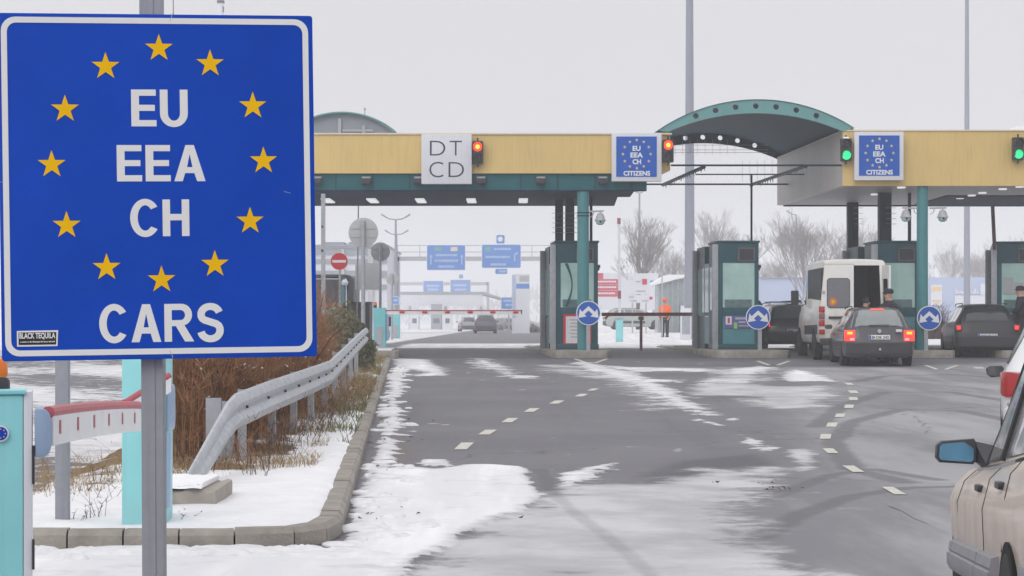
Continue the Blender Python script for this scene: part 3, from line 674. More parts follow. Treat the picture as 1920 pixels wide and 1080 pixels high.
# ------------------------------------------------------------------ barrier gates at the kerb corner
def emblem(fr, cx, cy, r, w, par):
    b = MB(); b.plate(fr, circ(cx, cy, r), w, w+.004); e_ = b.build('emblem', M['signwhite'], par)
    b = MB(); b.plate(fr, circ(cx, cy, r*.82), w+.0042, w+.006); b.build('emblem_disc', M['blue'], e_)
    b = MB()
    for k in range(8): b.plate(fr, star(cx+r*.55*math.cos(k*.785), cy+r*.55*math.sin(k*.785), r*.13), w+.0062, w+.0066)
    b.build('emblem_stars', M['goldpale'], e_)
def boom_arm(pa, pb, h, parent, ticks=6, w=.035, sag=.02):
    """white arm with a red rubber strip along its top and short red marks"""
    pa, pb = Vector(pa), Vector(pb); rings = []; d = (pb-pa); s_ = d.cross(V3(0, 0, 1)).normalized()
    pts = [pa+d*t_-V3(0, 0, 1)*sag*4*(t_-t_*t_)*-1 for t_ in [i/10 for i in range(11)]]
    for p in pts: rings.append([p+s_*w/2-V3(0, 0, h/2), p+s_*w/2+V3(0, 0, h/2), p-s_*w/2+V3(0, 0, h/2), p-s_*w/2-V3(0, 0, h/2)])
    b = MB(); b.loft(rings); a_ = b.build('boom', M['boom'], parent)
    b = MB()
    for p, q_ in zip(pts, pts[1:]): b.cyl(p+V3(0, 0, h/2+.006), q_+V3(0, 0, h/2+.006), w*.62, n=10)
    b.build('red_strip', M['boomred'], a_)
    b = MB()
    for k in range(ticks):
        i = (k+.35)/ticks*10; j = min(9, int(i)); p = pts[j]+(pts[j+1]-pts[j])*(i-j); dn = d.normalized()
        for sg in (1, -1): b.beam(p+s_*sg*(w/2+.002)-V3(0, 0, h*.05), p+s_*sg*(w/2+.002)+V3(0, 0, h*.22), .012 if ticks < 12 else .03, .003, s_) if False else b.add(
            [p+s_*sg*(w/2+.002)+dn*x+V3(0, 0, z) for x, z in ((-.028, -.02*h/.12), (.028, -.02*h/.12), (.028, .033*h/.12), (-.028, .033*h/.12))], [(0, 1, 2, 3)])
    b.build('red_mark', M['boomred'], a_, recalc=False)
    return a_
def gate(x0, x1, y0, y1, z0, z1, label, name='barrier_machine', m='turq', group=None, loc=None, yaw=0.):
    t_ = thing(name, label, 'barrier', loc or ((x0+x1)/2, (y0+y1)/2, z0), yaw, group=group)
    b = MB(); b.bx(x0, x1, y0, y1, z0, z1); b.build('cabinet', M[m], t_, bevel=.012)
    b = MB(); b.bx(x0-.012, x1+.012, y0-.012, y1+.012, z1+.001, z1+.022); b.build('lid', M[m], t_, bevel=.006)
    return t_
yA = 10.0; xr = (60-960)*yA/F
gA = gate(xr-.36, xr-.04, yA, yA+.34, -.72, .40, 'near turquoise barrier gate cut by the left edge, boom reaching away towards a second gate', loc=(xr, yA, -.72), yaw=R(12))
def unrot(p): return Matrix.Rotation(R(-12), 3, 'Z') @ (p-V3(xr, yA, -.72))+V3(xr, yA, -.72)
b = MB(); b.bx(xr-.039, xr, yA+.005, yA+.335, -.70, .415); b.build('side_plate', M['panelgrey'], gA, bevel=.004)
b = MB(); b.bx(xr+.001, xr+.012, yA-.004, yA+.05, -.02, .16); b.bx(xr+.001, xr+.012, yA-.004, yA+.05, -.42, -.28); b.build('hinge', M['plastic'], gA)
f1 = Fr((0, yA-.0125, 0)); emblem(f1, (3-960)*yA/F, CZ+(HZ-812)*yA/F, .038, .0, gA)
hz_ = CZ+(HZ-813)*yA/F
b = MB()                                                              # rounded motor housing on the side
prof = [(.0, -.115), (.045, -.112), (.068, -.095), (.075, -.06), (.075, .06), (.068, .095), (.045, .115), (.0, .118)]
b.loft([[(xr+.012+x*1.02, yA+y, hz_+z) for x, z in prof] for y in (.0, .03, .22, .25)]); b.build('motor_housing', M['bluegrey'], gA, bevel=.012)
boom_arm(unrot(PX(90, 806, 10.05)), unrot(PX(259, 786, 13.3)), .150, gA, 6, .05, .012)
f1 = None
bcn = thing('warning_beacon', 'orange beacon on a dark base standing on top of the near turquoise gate', 'beacon', (PX(2, 700, 10.2).x, 10.2, .42))
p = V3(PX(-2, 700, 10.2).x, 10.2, .4225)
b = MB(); b.lathe([(.0, 0), (.052, 0), (.052, .035), (.042, .052), (.0, .054)], p); b.build('base', M['plastic'], bcn, smooth=True)
b = MB(); b.lathe([(.038, .055), (.042, .075), (.04, .115), (.028, .14), (.0, .15)], p); b.build('lens', M['orange'], bcn, smooth=True)
xB0, xB1 = (228-960)*13.72/F, (311-960)*13.72/F
gB = gate(xB0, xB1, 13.72, 14.0, -.60, .53, 'second turquoise barrier gate on the snowy kerb, behind the post of the big sign')
b = MB(); z_ = CZ+(HZ-765)*13.8/F
b.loft([[(xB1+.001+x*.32, 13.74+y, z_+z*1.3) for x, z in prof] for y in (.0, .02, .2, .22)]); b.build('motor_housing', M['bluegrey'], gB, bevel=.01)
b = MB(); b.bx(xB1+.001, xB1+.022, 13.73, 13.78, -.45, z_-.16); b.build('hinge', M['bluegrey'], gB)
arm = boom_arm(PX(233, 773, 13.42), PX(318, 720, 13.64), .10, gB, 0, .035, 0)
b = MB(); p = PX(232, 757, 13.38); b.cyl(p, p+V3(.012, .035, .0), .028, n=12); b.build('end_cap', M['red'], arm, bevel=.006)

tp = thing('steel_post', 'plain grey steel post in the snow between the two turquoise gates', 'post', (PX(117, 990, 13.95).x, 13.95, -.6))
b = MB(); p = PX(117, 990, 13.95); b.bx(p.x-.044, p.x+.044, 13.92, 14.0, -.62, 1.75); b.build('upright', M['post'], tp, bevel=.012)
b = MB(); b.bx(p.x-.03, p.x+.03, 13.90, 13.92, 1.0, 1.03); b.build('clamp', M['steel'], tp)

# ------------------------------------------------------------------ concrete footing and guardrail
ft = thing('concrete_block', 'rough concrete footing under the sloped guardrail end, capped with snow', 'concrete block', (-2.45, 15.4, -.60))
def slab(x0, x1, y0, y1, z0, z1, jit, seed):
    r_ = random.Random(seed); n = 9; rings = []
    for j in range(n+1):
        x = x0+(x1-x0)*j/n
        rings.append([(x+r_.uniform(-jit, jit), y+r_.uniform(-jit, jit), z+r_.uniform(-jit, jit)) for y, z in ((y0-.04, z0), (y0, (z0+z1)/2), (y0, z1-.02), (y0+.03, z1), (y1-.03, z1), (y1, z1-.02), (y1, z0))])
    b = MB(); b.loft(rings); return b
pL, pR = PX(300, 980, 15.0), PX(405, 980, 15.0)
slab(pL.x-.05, pR.x, 15.0, 15.95, -.66, -.43, .012, 4).build('block', M['concrete'], ft, bevel=.012)
slab(pL.x-.06, PX(378, 980, 15.0).x, 15.02, 15.9, -.425, -.385, .008, 5).build('snow_cap', M['snow'], ft, bevel=.014)
slab(pL.x-.06, PX(318, 980, 14.97).x, 14.93, 14.995, -.58, -.40, .008, 6).build('snow_drift', M['snow'], ft, bevel=.014)

gr = thing('guardrail', 'galvanised guardrail along the verge with a sloped end running into the concrete block', 'guardrail', (-2.4, 18.5, -.55))
gpts = [(-2.43, 15.62, -.45, .24), (-2.44, 18.2, .06, .31), (-2.42, 18.6, .125, .31), (-2.36, 20.5, .18, .31), (-2.33, 22.4, .21, .31), (-2.34, 25, .235, .31), (-2.40, 28, .25, .31), (-2.62, 34, .42, .31), (-2.90, 41, .60, .31), (-3.02, 44, .66, .31)]
wp = [(0, .0), (.022, -.004), (.040, -.030), (.058, -.080), (.040, -.112), (.004, -.140), (.004, -.170), (.040, -.198), (.058, -.230), (.040, -.280), (.022, -.306), (0, -.31)]
rings = []
for i in range(len(gpts)):
    a = Vector(gpts[max(0, i-1)][:3]); c_ = Vector(gpts[min(len(gpts)-1, i+1)][:3]); tx = (c_-a); tx.z = 0; tx.normalize(); nx_ = Vector((tx.y, -tx.x, 0))
    p = Vector(gpts[i][:3]); k = gpts[i][3]/.31; flat = .25 if i == 0 else 1
    if i == 0: nx_ = Vector((.93, -.35, 0))
    fr_ = [p+nx_*(d*flat+.004)+V3(0, 0, 1)*z*k for d, z in wp]; bk = [p+nx_*(d*flat)+V3(0, 0, 1)*z*k for d, z in reversed(wp)]
    rings.append(fr_+bk)
b = MB(); b.loft(rings); b.build('rail', M['rail'], gr, smooth=True)
def rail_at(y):
    ys_ = [g_[1] for g_ in gpts]; return V3(float(np.interp(y, ys_, [g_[0] for g_ in gpts])), y, float(np.interp(y, ys_, [g_[2] for g_ in gpts])))
b = MB()
for y in np.arange(19.2, 43, 1.33):
    for dz in (-.155, -.035): p = rail_at(y); b.cyl(p+V3(.0, 0, dz), p+V3(.03 if dz < -.1 else .045, 0, dz), .013, n=6)
b.build('bolt', M['plastic'], gr)
for y in (19.4, 21.4, 23.4, 25.6, 28, 31, 34, 37, 40):
    p = rail_at(y); z0 = float(gz(p.x, y))-.02
    b = MB(); b.bx(p.x-.10, p.x-.03, y, y+.006, z0, p.z-.01); b.bx(p.x-.10, p.x-.094, y+.006, y+.09, z0, p.z-.01); b.bx(p.x-.036, p.x-.03, y+.006, y+.09, z0, p.z-.01)
    b.build('rail_post', M['steel'], gr)
for k, (px, Y, top) in enumerate(((400, 19.0, 746), (424, 19.5, 752), (315, 17.2, 742))):
    p = PX(px, top, Y); w_ = .068 if k < 2 else .03
    t_ = thing('steel_stake', ['flat galvanised stake with its top showing left of the guardrail knee', 'galvanised stake half hidden by the sloped end of the guardrail', 'thin blue grey stake just right of the big sign post'][k], 'post', (p.x, Y, -.6))
    b = MB(); b.bx(p.x-w_, p.x+w_, Y, Y+.008, -.62, p.z); b.bx(p.x+w_-.006, p.x+w_, Y+.008, Y+.07, -.62, p.z-.01); b.build('plate', M['steel'], t_)

# ------------------------------------------------------------------ brush, grass and weeds of the verge
def stems(name, m, n, area, h, lean, w, seed, label=None, cat=None, kind=None, group=None, parent=None, branch=0, base=None):
    r_ = random.Random(seed); b = MB()
    for _ in range(n):
        x, y = area(r_); z = (base(x, y) if base else float(gz(x, y))+KH); hh = r_.uniform(*h); a = r_.uniform(0, 6.28)
        lx, ly = lean*hh*r_.gauss(0, 1), lean*hh*r_.gauss(0, 1); wx = w*r_.uniform(.6, 1.3)
        p = V3(x, y, z); c_ = math.cos(a)*wx; s_ = math.sin(a)*wx; prev = None
        seg = 4 if hh > .5 else 2
        for k in range(seg+1):
            u = k/seg; q = p+V3(lx*u*u+r_.gauss(0, .012)*hh*u, ly*u*u, hh*u); ww = 1-.75*u
            cur = (q-V3(c_, s_, 0)*ww, q+V3(c_, s_, 0)*ww)
            if prev: b.add([prev[0], prev[1], cur[1], cur[0]], [(0, 1, 2, 3)])
            if branch and k > 0:
                for _k in range(branch):
                    d = V3(r_.gauss(0, .55), r_.gauss(0, .4), r_.uniform(.2, .9))*hh*.22; e_ = q+d; tt = V3(.35*c_+.002, .35*s_, 0)
                    b.add([q-tt, q+tt, e_+tt*.4, e_-tt*.4], [(0, 1, 2, 3)])
            prev = cur
    o = b.build(name, M[m], parent, recalc=False)
    if label: tag(o, label, cat, group)
    if kind: o['kind'] = kind
    return o
def blob(cx, cy, rx, ry):
    def f(r_):
        a = r_.uniform(0, 6.283); q = math.sqrt(r_.random()); return cx+rx*q*math.cos(a), cy+ry*q*math.sin(a)
    return f
shr = [(-2.98, 20.6, .36, 1.0, 1.25, 'rust brown bare shrub nearest the sloped guardrail end'), (-3.05, 23.6, .42, 1.7, 1.5, 'tall rust brown shrub behind the first straight length of guardrail'),
       (-3.10, 27.6, .48, 2.0, 1.55, 'rust brown shrub behind the middle of the guardrail, below the sign corner'), (-3.35, 32.5, .45, 2.4, 1.45, 'rust brown shrub behind the bend of the guardrail'),
       (-3.55, 37.5, .36, 2.2, .85, 'farthest rust brown shrub beside the right edge of the big blue sign')]
for i, (x, y, rx, ry, h, lb) in enumerate(shr):
    t_ = thing('bare_shrub', lb, 'shrub', (x, y, -.55), group='rust brown shrubs behind the guardrail')
    stems('twigs', 'rust', 900, blob(x, y, rx, ry), (h*.35, h*1.05), .17, .005, 20+i, parent=t_, branch=4)
    stems('pale_stems', 'grassmat', 120, blob(x, y, rx, ry), (h*.5, h*.98), .10, .005, 55+i, parent=t_, branch=1)
    stems('stems', 'rustdark', 70, blob(x, y, rx*.7, ry*.8), (h*.6, h*.9), .16, .014, 40+i, parent=t_, branch=2)
    b = MB(); r_ = random.Random(70+i)                                   # a few dead leaves with specks of snow
    for _ in range(900):
        a, c_ = blob(x, y, rx*1.1, ry)(r_); p = V3(a, c_, -.55+r_.uniform(.05, h*.9)); q = [p+V3(r_.gauss(0, .022), r_.gauss(0, .022), r_.gauss(0, .022)) for _k in range(3)]; b.add(q, [(0, 1, 2)])
    b.build('leaves', M['rustdark'], t_, recalc=False)
    b = MB()
    for _ in range(70):
        a, c_ = blob(x+.15, y, rx*1.05, ry)(r_); p = V3(a, c_, -.5+r_.uniform(.1, h*.9)); b.add([p+V3(r_.gauss(0, .013), r_.gauss(0, .013), r_.gauss(0, .010)) for _k in range(4)], [(0, 1, 2), (1, 2, 3), (0, 2, 3)])
    sf = b.build('snow_flecks', M['snow'], t_, recalc=False); sf['kind'] = 'stuff'
t_ = thing('evergreen_shrub', 'low olive green shrub at the far end of the guardrail', 'shrub', (-3.7, 45, -.4))
b = MB(); r_ = random.Random(9)
for _ in range(7600):
    a = r_.uniform(0, 6.283); q = math.sqrt(r_.random()); x = -3.62+.72*q*math.cos(a); y = 45+2.2*q*math.sin(a); top = .6+1.15*(1-q*q)*(.75+.25*mnoise.noise((x*3, y*2, 1)))
    p = V3(x, y, -.35+top*r_.random()**.6); s_ = r_.uniform(.02, .05); b.add([p+V3(r_.gauss(0, s_), r_.gauss(0, s_), r_.gauss(0, s_)) for _k in range(3)], [(0, 1, 2)])
b.build('foliage', M['olive'], t_, recalc=False); stems('stems', 'rustdark', 90, blob(-3.7, 45, .4, 1.8), (.5, 1.2), .1, .012, 8, parent=t_, branch=1)

stems('dead_stalks', 'rustdark', 900, lambda r_: (r_.uniform(-3.1, -2.0)-.0, r_.uniform(17.5, 30)), (.05, .3), .6, .004, 31, kind='stuff', branch=2)
stems('dead_stalks', 'rust', 700, lambda r_: (r_.uniform(-3.3, -2.2), r_.uniform(18, 36)), (.1, .45), .5, .005, 32, kind='stuff', branch=2)
def strip(y0, y1, d0, d1):
    def f(r_):
        y = r_.uniform(y0, y1); x = float(inner_x(y))-r_.uniform(d0, d1); return x, y
    return f
def patchy(f, t_):
    def g_(r_):
        for _ in range(40):
            x, y = f(r_)
            if mnoise.noise((x*2.1, y*.8, 2.3)) > t_: break
        return x, y
    return g_
def vbase(x, y): return float(gz(x, y))+KH
stems('dry_grass', 'grassmat', 4600, patchy(strip(17.6, 30, .2, 1.3), .02), (.03, .13), .7, .0035, 1, kind='stuff', base=vbase)
stems('dry_grass', 'grassmat', 5200, patchy(strip(28, 55, -.03, .9), -.05), (.05, .2), .6, .005, 2, kind='stuff', base=vbase)
stems('green_grass', 'grassgreen', 3600, patchy(strip(22, 56, -.04, .7), .0), (.04, .16), .5, .006, 3, kind='stuff', base=vbase)
stems('dry_grass', 'grassmat', 420, lambda r_: (r_.uniform(-4.3, -2.6), r_.uniform(17.0, 18.6)), (.05, .22), .6, .004, 5, kind='stuff', base=vbase)
stems('dry_grass', 'grassmat', 500, lambda r_: (r_.uniform(-4.1, -3.1), r_.uniform(15.6, 17.2)), (.04, .14), .7, .003, 6, kind='stuff', base=vbase)
wd_ = [(175, 985, 14.2, .20, 'dark dry weed with spread twigs in the snow between post and gate'), (205, 935, 15.6, .24, 'branching dead weed against the left side of the second gate'), (150, 990, 14.0, .1, 'small dark weed at the foot of the steel post'),
       (120, 940, 15.3, .16, 'thin reddish weed left of the steel post'), (345, 995, 14.0, .07, 'low weed tuft in front of the concrete block'), (190, 880, 17.0, .22, 'pale dead weed in the snow behind the long boom')]
for i, (px, py, Y, h, lb) in enumerate(wd_):
    x = (px-960)*Y/F; t_ = stems('dead_weed', 'rustdark', 7, blob(x, Y, .10 if h > .12 else .08, .12), (h*.5, h*1.1), .8, .0035, 90+i, lb, 'weed', branch=3, base=vbase)
# ------------------------------------------------------------------ the border station: canopies, arch, booths, islands
YF = 60.0
def X_(px, Y=YF): return (px-960)*Y/F
def Z_(py, Y=YF): return CZ+(HZ-py)*Y/F
LT = thing('border_canopy', 'wide flat canopy with yellow front and dark teal beam over the empty lanes', 'canopy', (X_(900), 64, 0))
xl, xr_ = X_(240), X_(1242)
b = MB(); b.bx(xl, xr_, YF, YF+.18, Z_(325), Z_(253)); b.build('yellow_fascia', M['yellow'], LT)
b = MB(); fx = X_(1258); b.add([(xr_, YF, Z_(326)), (fx, YF+.25, Z_(318)), (fx, YF+.25, Z_(250)), (xr_, YF, Z_(250)), (xr_, YF+.3, Z_(326)), (fx, YF+.45, Z_(318)), (fx, YF+.45, Z_(250)), (xr_, YF+.3, Z_(250))], [(0, 1, 2, 3), (7, 6, 5, 4), (1, 5, 6, 2), (0, 4, 5, 1), (3, 2, 6, 7), (0, 3, 7, 4)])
b.build('corner_return', M['yellow'], LT)
b = MB(); b.bx(xl, fx+.02, YF-.04, YF+.22, Z_(252.4), Z_(249.4)); b.build('coping', M['coping'], LT)
b = MB()
for k in range(9): x = xl+(xr_-xl)*(k+.5)/9; b.bx(x-.006, x+.006, YF-.006, YF-.001, Z_(325), Z_(253))
b.build('panel_joint', M['goldpale'], LT)
zb = Z_(357.5, 60.2)
b = MB(); b.bx(xl, X_(1213), YF+.1, YF+.35, zb+.02, Z_(325)-.002); b.build('front_beam', M['tealbeam'], LT)
for k in range(14):
    b = MB(); x = xl+(X_(1213)-xl)*(k+.6)/14; b.bx(x-.01, x+.01, YF+.085, YF+.099, zb+.03, Z_(326)); b.build('beam_rib', M['darkcol'], LT)
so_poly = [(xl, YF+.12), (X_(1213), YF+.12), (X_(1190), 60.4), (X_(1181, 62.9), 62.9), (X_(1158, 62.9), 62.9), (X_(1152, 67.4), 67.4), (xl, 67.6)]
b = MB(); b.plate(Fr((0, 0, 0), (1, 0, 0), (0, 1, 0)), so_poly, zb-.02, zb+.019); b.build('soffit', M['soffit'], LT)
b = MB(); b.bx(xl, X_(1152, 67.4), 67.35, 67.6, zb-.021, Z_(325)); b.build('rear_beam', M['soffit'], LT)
b = MB(); b.bx(xl, xr_-.3, YF+.36, 67.3, Z_(325)+.05, 5.95); b.build('roof', M['rooftop'], LT)
for px in (508, 615, 699, 789, 884, 981):
    Yl = 64.4; x = X_(px, Yl); b = MB(); b.bx(x-.135, x+.135, Yl-.95, Yl+.95, zb-.06, zb-.0215); b.build('luminaire', M['luminaire'], LT)
for px in (595, 687, 785, 902, 1014, 1130):
    x = X_(px); b = MB(); b.bx(x-.13, x+.13, YF-.14, YF+.08, Z_(345), Z_(335)); f_ = b.build('floodlight', M['plastic'], LT, bevel=.01)
    b = MB(); b.bx(x-.12, x+.12, YF-.1, YF+.08, Z_(334.5), Z_(331.5)); b.build('floodlight_hood', M['steel'], f_)
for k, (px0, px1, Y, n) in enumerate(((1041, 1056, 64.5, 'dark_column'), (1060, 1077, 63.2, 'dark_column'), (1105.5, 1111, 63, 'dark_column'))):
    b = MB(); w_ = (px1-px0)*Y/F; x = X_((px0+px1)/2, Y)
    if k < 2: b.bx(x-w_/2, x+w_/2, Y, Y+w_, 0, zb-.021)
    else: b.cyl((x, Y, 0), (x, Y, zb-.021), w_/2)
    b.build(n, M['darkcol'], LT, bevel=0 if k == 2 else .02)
    if k < 2:
        b = MB()
        for j in range(5): z = Z_(400+j*9, Y); b.cyl((x-w_*.9, Y-.05, z), (x+w_*.9, Y-.05, z), .008, n=5)
        b.build('rung', M['steel'], LT)
b = MB(); x = X_(1094); b.cyl((x, 60.3, -.03), (x, 60.3, zb-.021), .165, n=24); b.build('front_column', M['column'], LT, smooth=True)
b = MB()
for z in (Z_(405), Z_(399)): b.cyl((x, 60.3, z), (x, 60.3, z+.03), .18, n=20)
b.build('column_band', M['darkcol'], LT)

RT = thing('border_canopy', 'yellow fronted canopy with grey end wall and pale soffit above the queue of cars', 'canopy', (X_(1800), 64, 0))
zt, zs = Z_(246), Z_(348.5)
x0 = X_(1580); xe = 21.0; dx = -.6
b = MB(); b.bx(x0+.001, xe, YF, YF+.2, zs, zt); b.build('yellow_fascia', M['yellow'], RT)
b = MB(); b.add([(x0, YF+.001, zs+.01), (x0+dx, 70, zs+.01), (x0+dx, 70, zt), (x0, YF+.001, zt), (x0+.15, YF+.21, zs+.01), (x0+dx+.2, 69.8, zs+.01), (x0+dx+.2, 69.8, zt), (x0+.15, YF+.21, zt)], [(0, 1, 2, 3), (7, 6, 5, 4), (1, 5, 6, 2), (0, 4, 5, 1), (3, 2, 6, 7), (0, 3, 7, 4)])
b.build('end_wall', M['endwall'], RT)
b = MB(); b.plate(Fr((0, 0, 0), (1, 0, 0), (0, 1, 0)), [(x0+.03, YF+.21), (xe, YF+.21), (xe, 70), (x0+dx+.02, 70)], zs+.012, zs+.06); b.build('soffit', M['greysoffit'], RT)
b = MB(); b.bx(x0+dx+.2, xe, 69.85, 70.02, zs-.03, zs+.0115); b.build('rear_edge', M['darkcol'], RT)
b = MB(); b.bx(X_(1775, 64.5), xe, 64.6, 69.8, zs-.015, zs+.010); b.build('soffit_recess', M['soffit'], RT)
b = MB(); b.plate(Fr((0, 0, 0), (1, 0, 0), (0, 1, 0)), [(x0, YF-.03), (xe, YF-.03), (xe, 70.03), (x0+dx-.02, 70.03)], zt+.001, zt+.04); b.build('coping', M['coping'], RT)
b = MB()
for k in range(6): x = x0+(xe-x0)*(k+.7)/6; b.bx(x-.006, x+.006, YF-.006, YF-.001, zs, zt)
b.build('panel_joint', M['goldpale'], RT)
for px, py in ((1640, 364), (1690, 351), (1800, 371), (1822, 366), (1842, 361), (1880, 354), (1912, 349.5)):
    Y = (zs-CZ)*F/(HZ-py); b = MB(); b.cyl((X_(px, Y), Y, zs-.03), (X_(px, Y), Y, zs+.0118), .12, n=16); b.build('luminaire', M['luminaire'], RT)
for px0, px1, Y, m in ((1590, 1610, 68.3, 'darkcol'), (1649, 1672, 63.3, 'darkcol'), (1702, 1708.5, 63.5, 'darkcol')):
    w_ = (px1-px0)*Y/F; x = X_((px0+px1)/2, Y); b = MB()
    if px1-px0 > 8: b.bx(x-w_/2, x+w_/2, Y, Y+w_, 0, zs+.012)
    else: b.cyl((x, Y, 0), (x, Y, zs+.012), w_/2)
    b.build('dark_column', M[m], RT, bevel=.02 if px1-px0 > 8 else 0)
    if px1-px0 > 8:
        b = MB()
        for j in range(4): z = Z_(390+j*10, Y); b.cyl((x, Y-.04, z), (x+w_*.85, Y-.04, z), .008, n=5)
        b.build('rung', M['steel'], RT)
b = MB(); x = X_(1732.5); b.cyl((x, 60.25, -.03), (x, 60.25, zs+.003), .158, n=24); b.build('front_column', M['column'], RT, smooth=True)
# arched roof that spans the middle lane
AR = thing('arched_roof', 'teal barrel roof with round holes in its rim, spanning the gap between both canopies', 'roof', (X_(1415), 65, 6.2))
def arc(x0_, z0_, x1_, z1_, sag, n=28):
    c_ = math.hypot(x1_-x0_, z1_-z0_)/2; r_ = (c_*c_+sag*sag)/(2*sag); out = []; h = math.asin(min(1, c_/r_)); ux, uz = (x1_-x0_)/(2*c_), (z1_-z0_)/(2*c_)
    for i in range(n+1):
        a = -h+2*h*i/n; l = r_*math.sin(a); m_ = r_*math.cos(a)-(r_-sag); out.append(((x0_+x1_)/2+ux*l-uz*m_, (z0_+z1_)/2+uz*l+ux*m_))
    return out
oA = arc(X_(1234), Z_(244), X_(1601), Z_(240), .83); iA = arc(X_(1252), Z_(247.5), X_(1580), Z_(246.5), .525)
def band(Y, ddx, name, th=.14, m='arch', hs_=None):
    b = MB(); sh = lambda l: [(x+ddx, z) for x, z in l]
    holes = []
    for px, py in hs_: holes.append(circ(X_(px)+ddx, Z_(py), .082, 14))
    b.plate(Fr((0, Y, 0)), sh(oA)+sh(list(reversed(iA))), -th, 0, holes); return b.build(name, M[m], AR)
HH = ((1304.5, 217.5), (1341.5, 207), (1379, 201), (1417, 199), (1455, 200.5), (1493, 206.5), (1530.5, 217))
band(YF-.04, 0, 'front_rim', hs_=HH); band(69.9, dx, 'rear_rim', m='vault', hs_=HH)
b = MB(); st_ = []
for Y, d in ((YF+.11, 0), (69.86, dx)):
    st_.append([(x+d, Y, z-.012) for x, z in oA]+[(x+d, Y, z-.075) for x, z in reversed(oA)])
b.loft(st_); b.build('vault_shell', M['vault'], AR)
b = MB(); st_ = [[(x+d, Y, z+.002) for x, z in oA]+[(x+d, Y, z-.010) for x, z in reversed(oA)] for Y, d in ((YF-.07, 0), (69.95, dx))]
b.loft(st_); b.build('roof_sheet', M['tealbeam'], AR)
# hung frame of rods and festoon bars under the arch
HF = thing('overhead_frame', 'thin dark frame of rods with two slanting bars hung below the arched roof', 'frame', (X_(1400), 64, 5.2))
zr = Z_(310)
for py, pa, pb in ((310, 1258, 1578), (327, 1304, 1508), (345.5, 1208, 1478)):
    Y = (zr-CZ)*F/(HZ-py); b = MB(); b.cyl((X_(pa, Y), Y, zr), (X_(pb, Y), Y, zr), .028 if py != 327 else .02, n=6); b.build('rod', M['darkcol'], HF)
for (pa, ya, pb, yb) in ((1320, 313, 1243, 346.5), (1511, 311.5, 1408, 346.5)):
    p0_, p1_ = PX(pa, ya, (zr-.03-CZ)*F/(HZ-ya)), PX(pb, yb, (zr-.03-CZ)*F/(HZ-yb))
    b = MB(); b.beam(p0_, p1_, .10, .07); br = b.build('bar', M['darkcol'], HF)
    r_ = random.Random(pa)
    for k in range(22): p = p0_.lerp(p1_, k/21); b = MB(); b.cyl(p-V3(0, 0, .03), p-V3(r_.uniform(-.04, .04), 0, r_.uniform(.05, .17)), .018, .004, n=5); b.build('icicle', M['soffit'], br)
b = MB(); Y = 63.5; b.cyl((X_(1409, Y), Y, 3.02), (X_(1409, Y), Y, zr+.02-.27), .032, n=8); b.cyl((X_(1409, Y), Y, zr-.25), (X_(1409, Y), Y, zr+.0), .032, n=8); b.build('upright', M['darkcol'], HF)
b = MB()
for py in (272, 281, 286): Y = 69; b.cyl((X_(1262, Y), Y, Z_(py, Y)), (X_(1440, Y), Y, Z_(py, Y)), .008, n=4)
for k in range(14): x = X_(1266+k*14, 69); b.cyl((x, 69.01, Z_(290 if k < 9 else 340, 69)), (x, 69.01, Z_(262 if k < 9 else 300, 69)), .005, n=4)
b.build('net_wire', M['signback'], HF)

# grey arched lantern on the left canopy's back
RL = thing('roof_lantern', 'grey arched roof lantern rising behind the yellow front of the left canopy', 'roof', (X_(642, 66.5), 66.5, 6.0))
lo = arc(X_(543, 66.5), Z_(250, 66.5), X_(740, 66.5), Z_(250, 66.5), .61)
b = MB(); b.plate(Fr((0, 66.5, 0)), lo, -.05, 0); b.build('gable_wall', M['greywall'], RL)
b = MB(); hi = [(X_(642, 66.5)+(x-X_(642, 66.5))*1.03, z+.05) for x, z in lo]; b.loft([[(x, Y, z) for x, z in hi]+[(x, Y, z-.045) for x, z in reversed(hi)] for Y in (66.3, 69.5)]); b.build('arched_roof_sheet', M['arch'], RL)
b = MB()
for px in (637, 682): b.bx(X_(px, 66.5)-.05, X_(px, 66.5)+.05, 66.43, 66.497, Z_(252, 66.5), Z_(222 if px < 650 else 236, 66.5))
b.bx(X_(642, 66.5), X_(700, 66.5), 66.44, 66.498, Z_(247, 66.5), Z_(243, 66.5)); b.build('mullion', M['signback'], RL)
b = MB(); p = PX(684, 216, 67); b.cyl(p-V3(0, 0, .3), p+V3(0, 0, .17), .015, n=6); b.lathe([(0, 0), (.035, .02), (.035, .07), (0, .09)], p+V3(0, 0, .15), 8); b.build('antenna', M['signback'], RL)

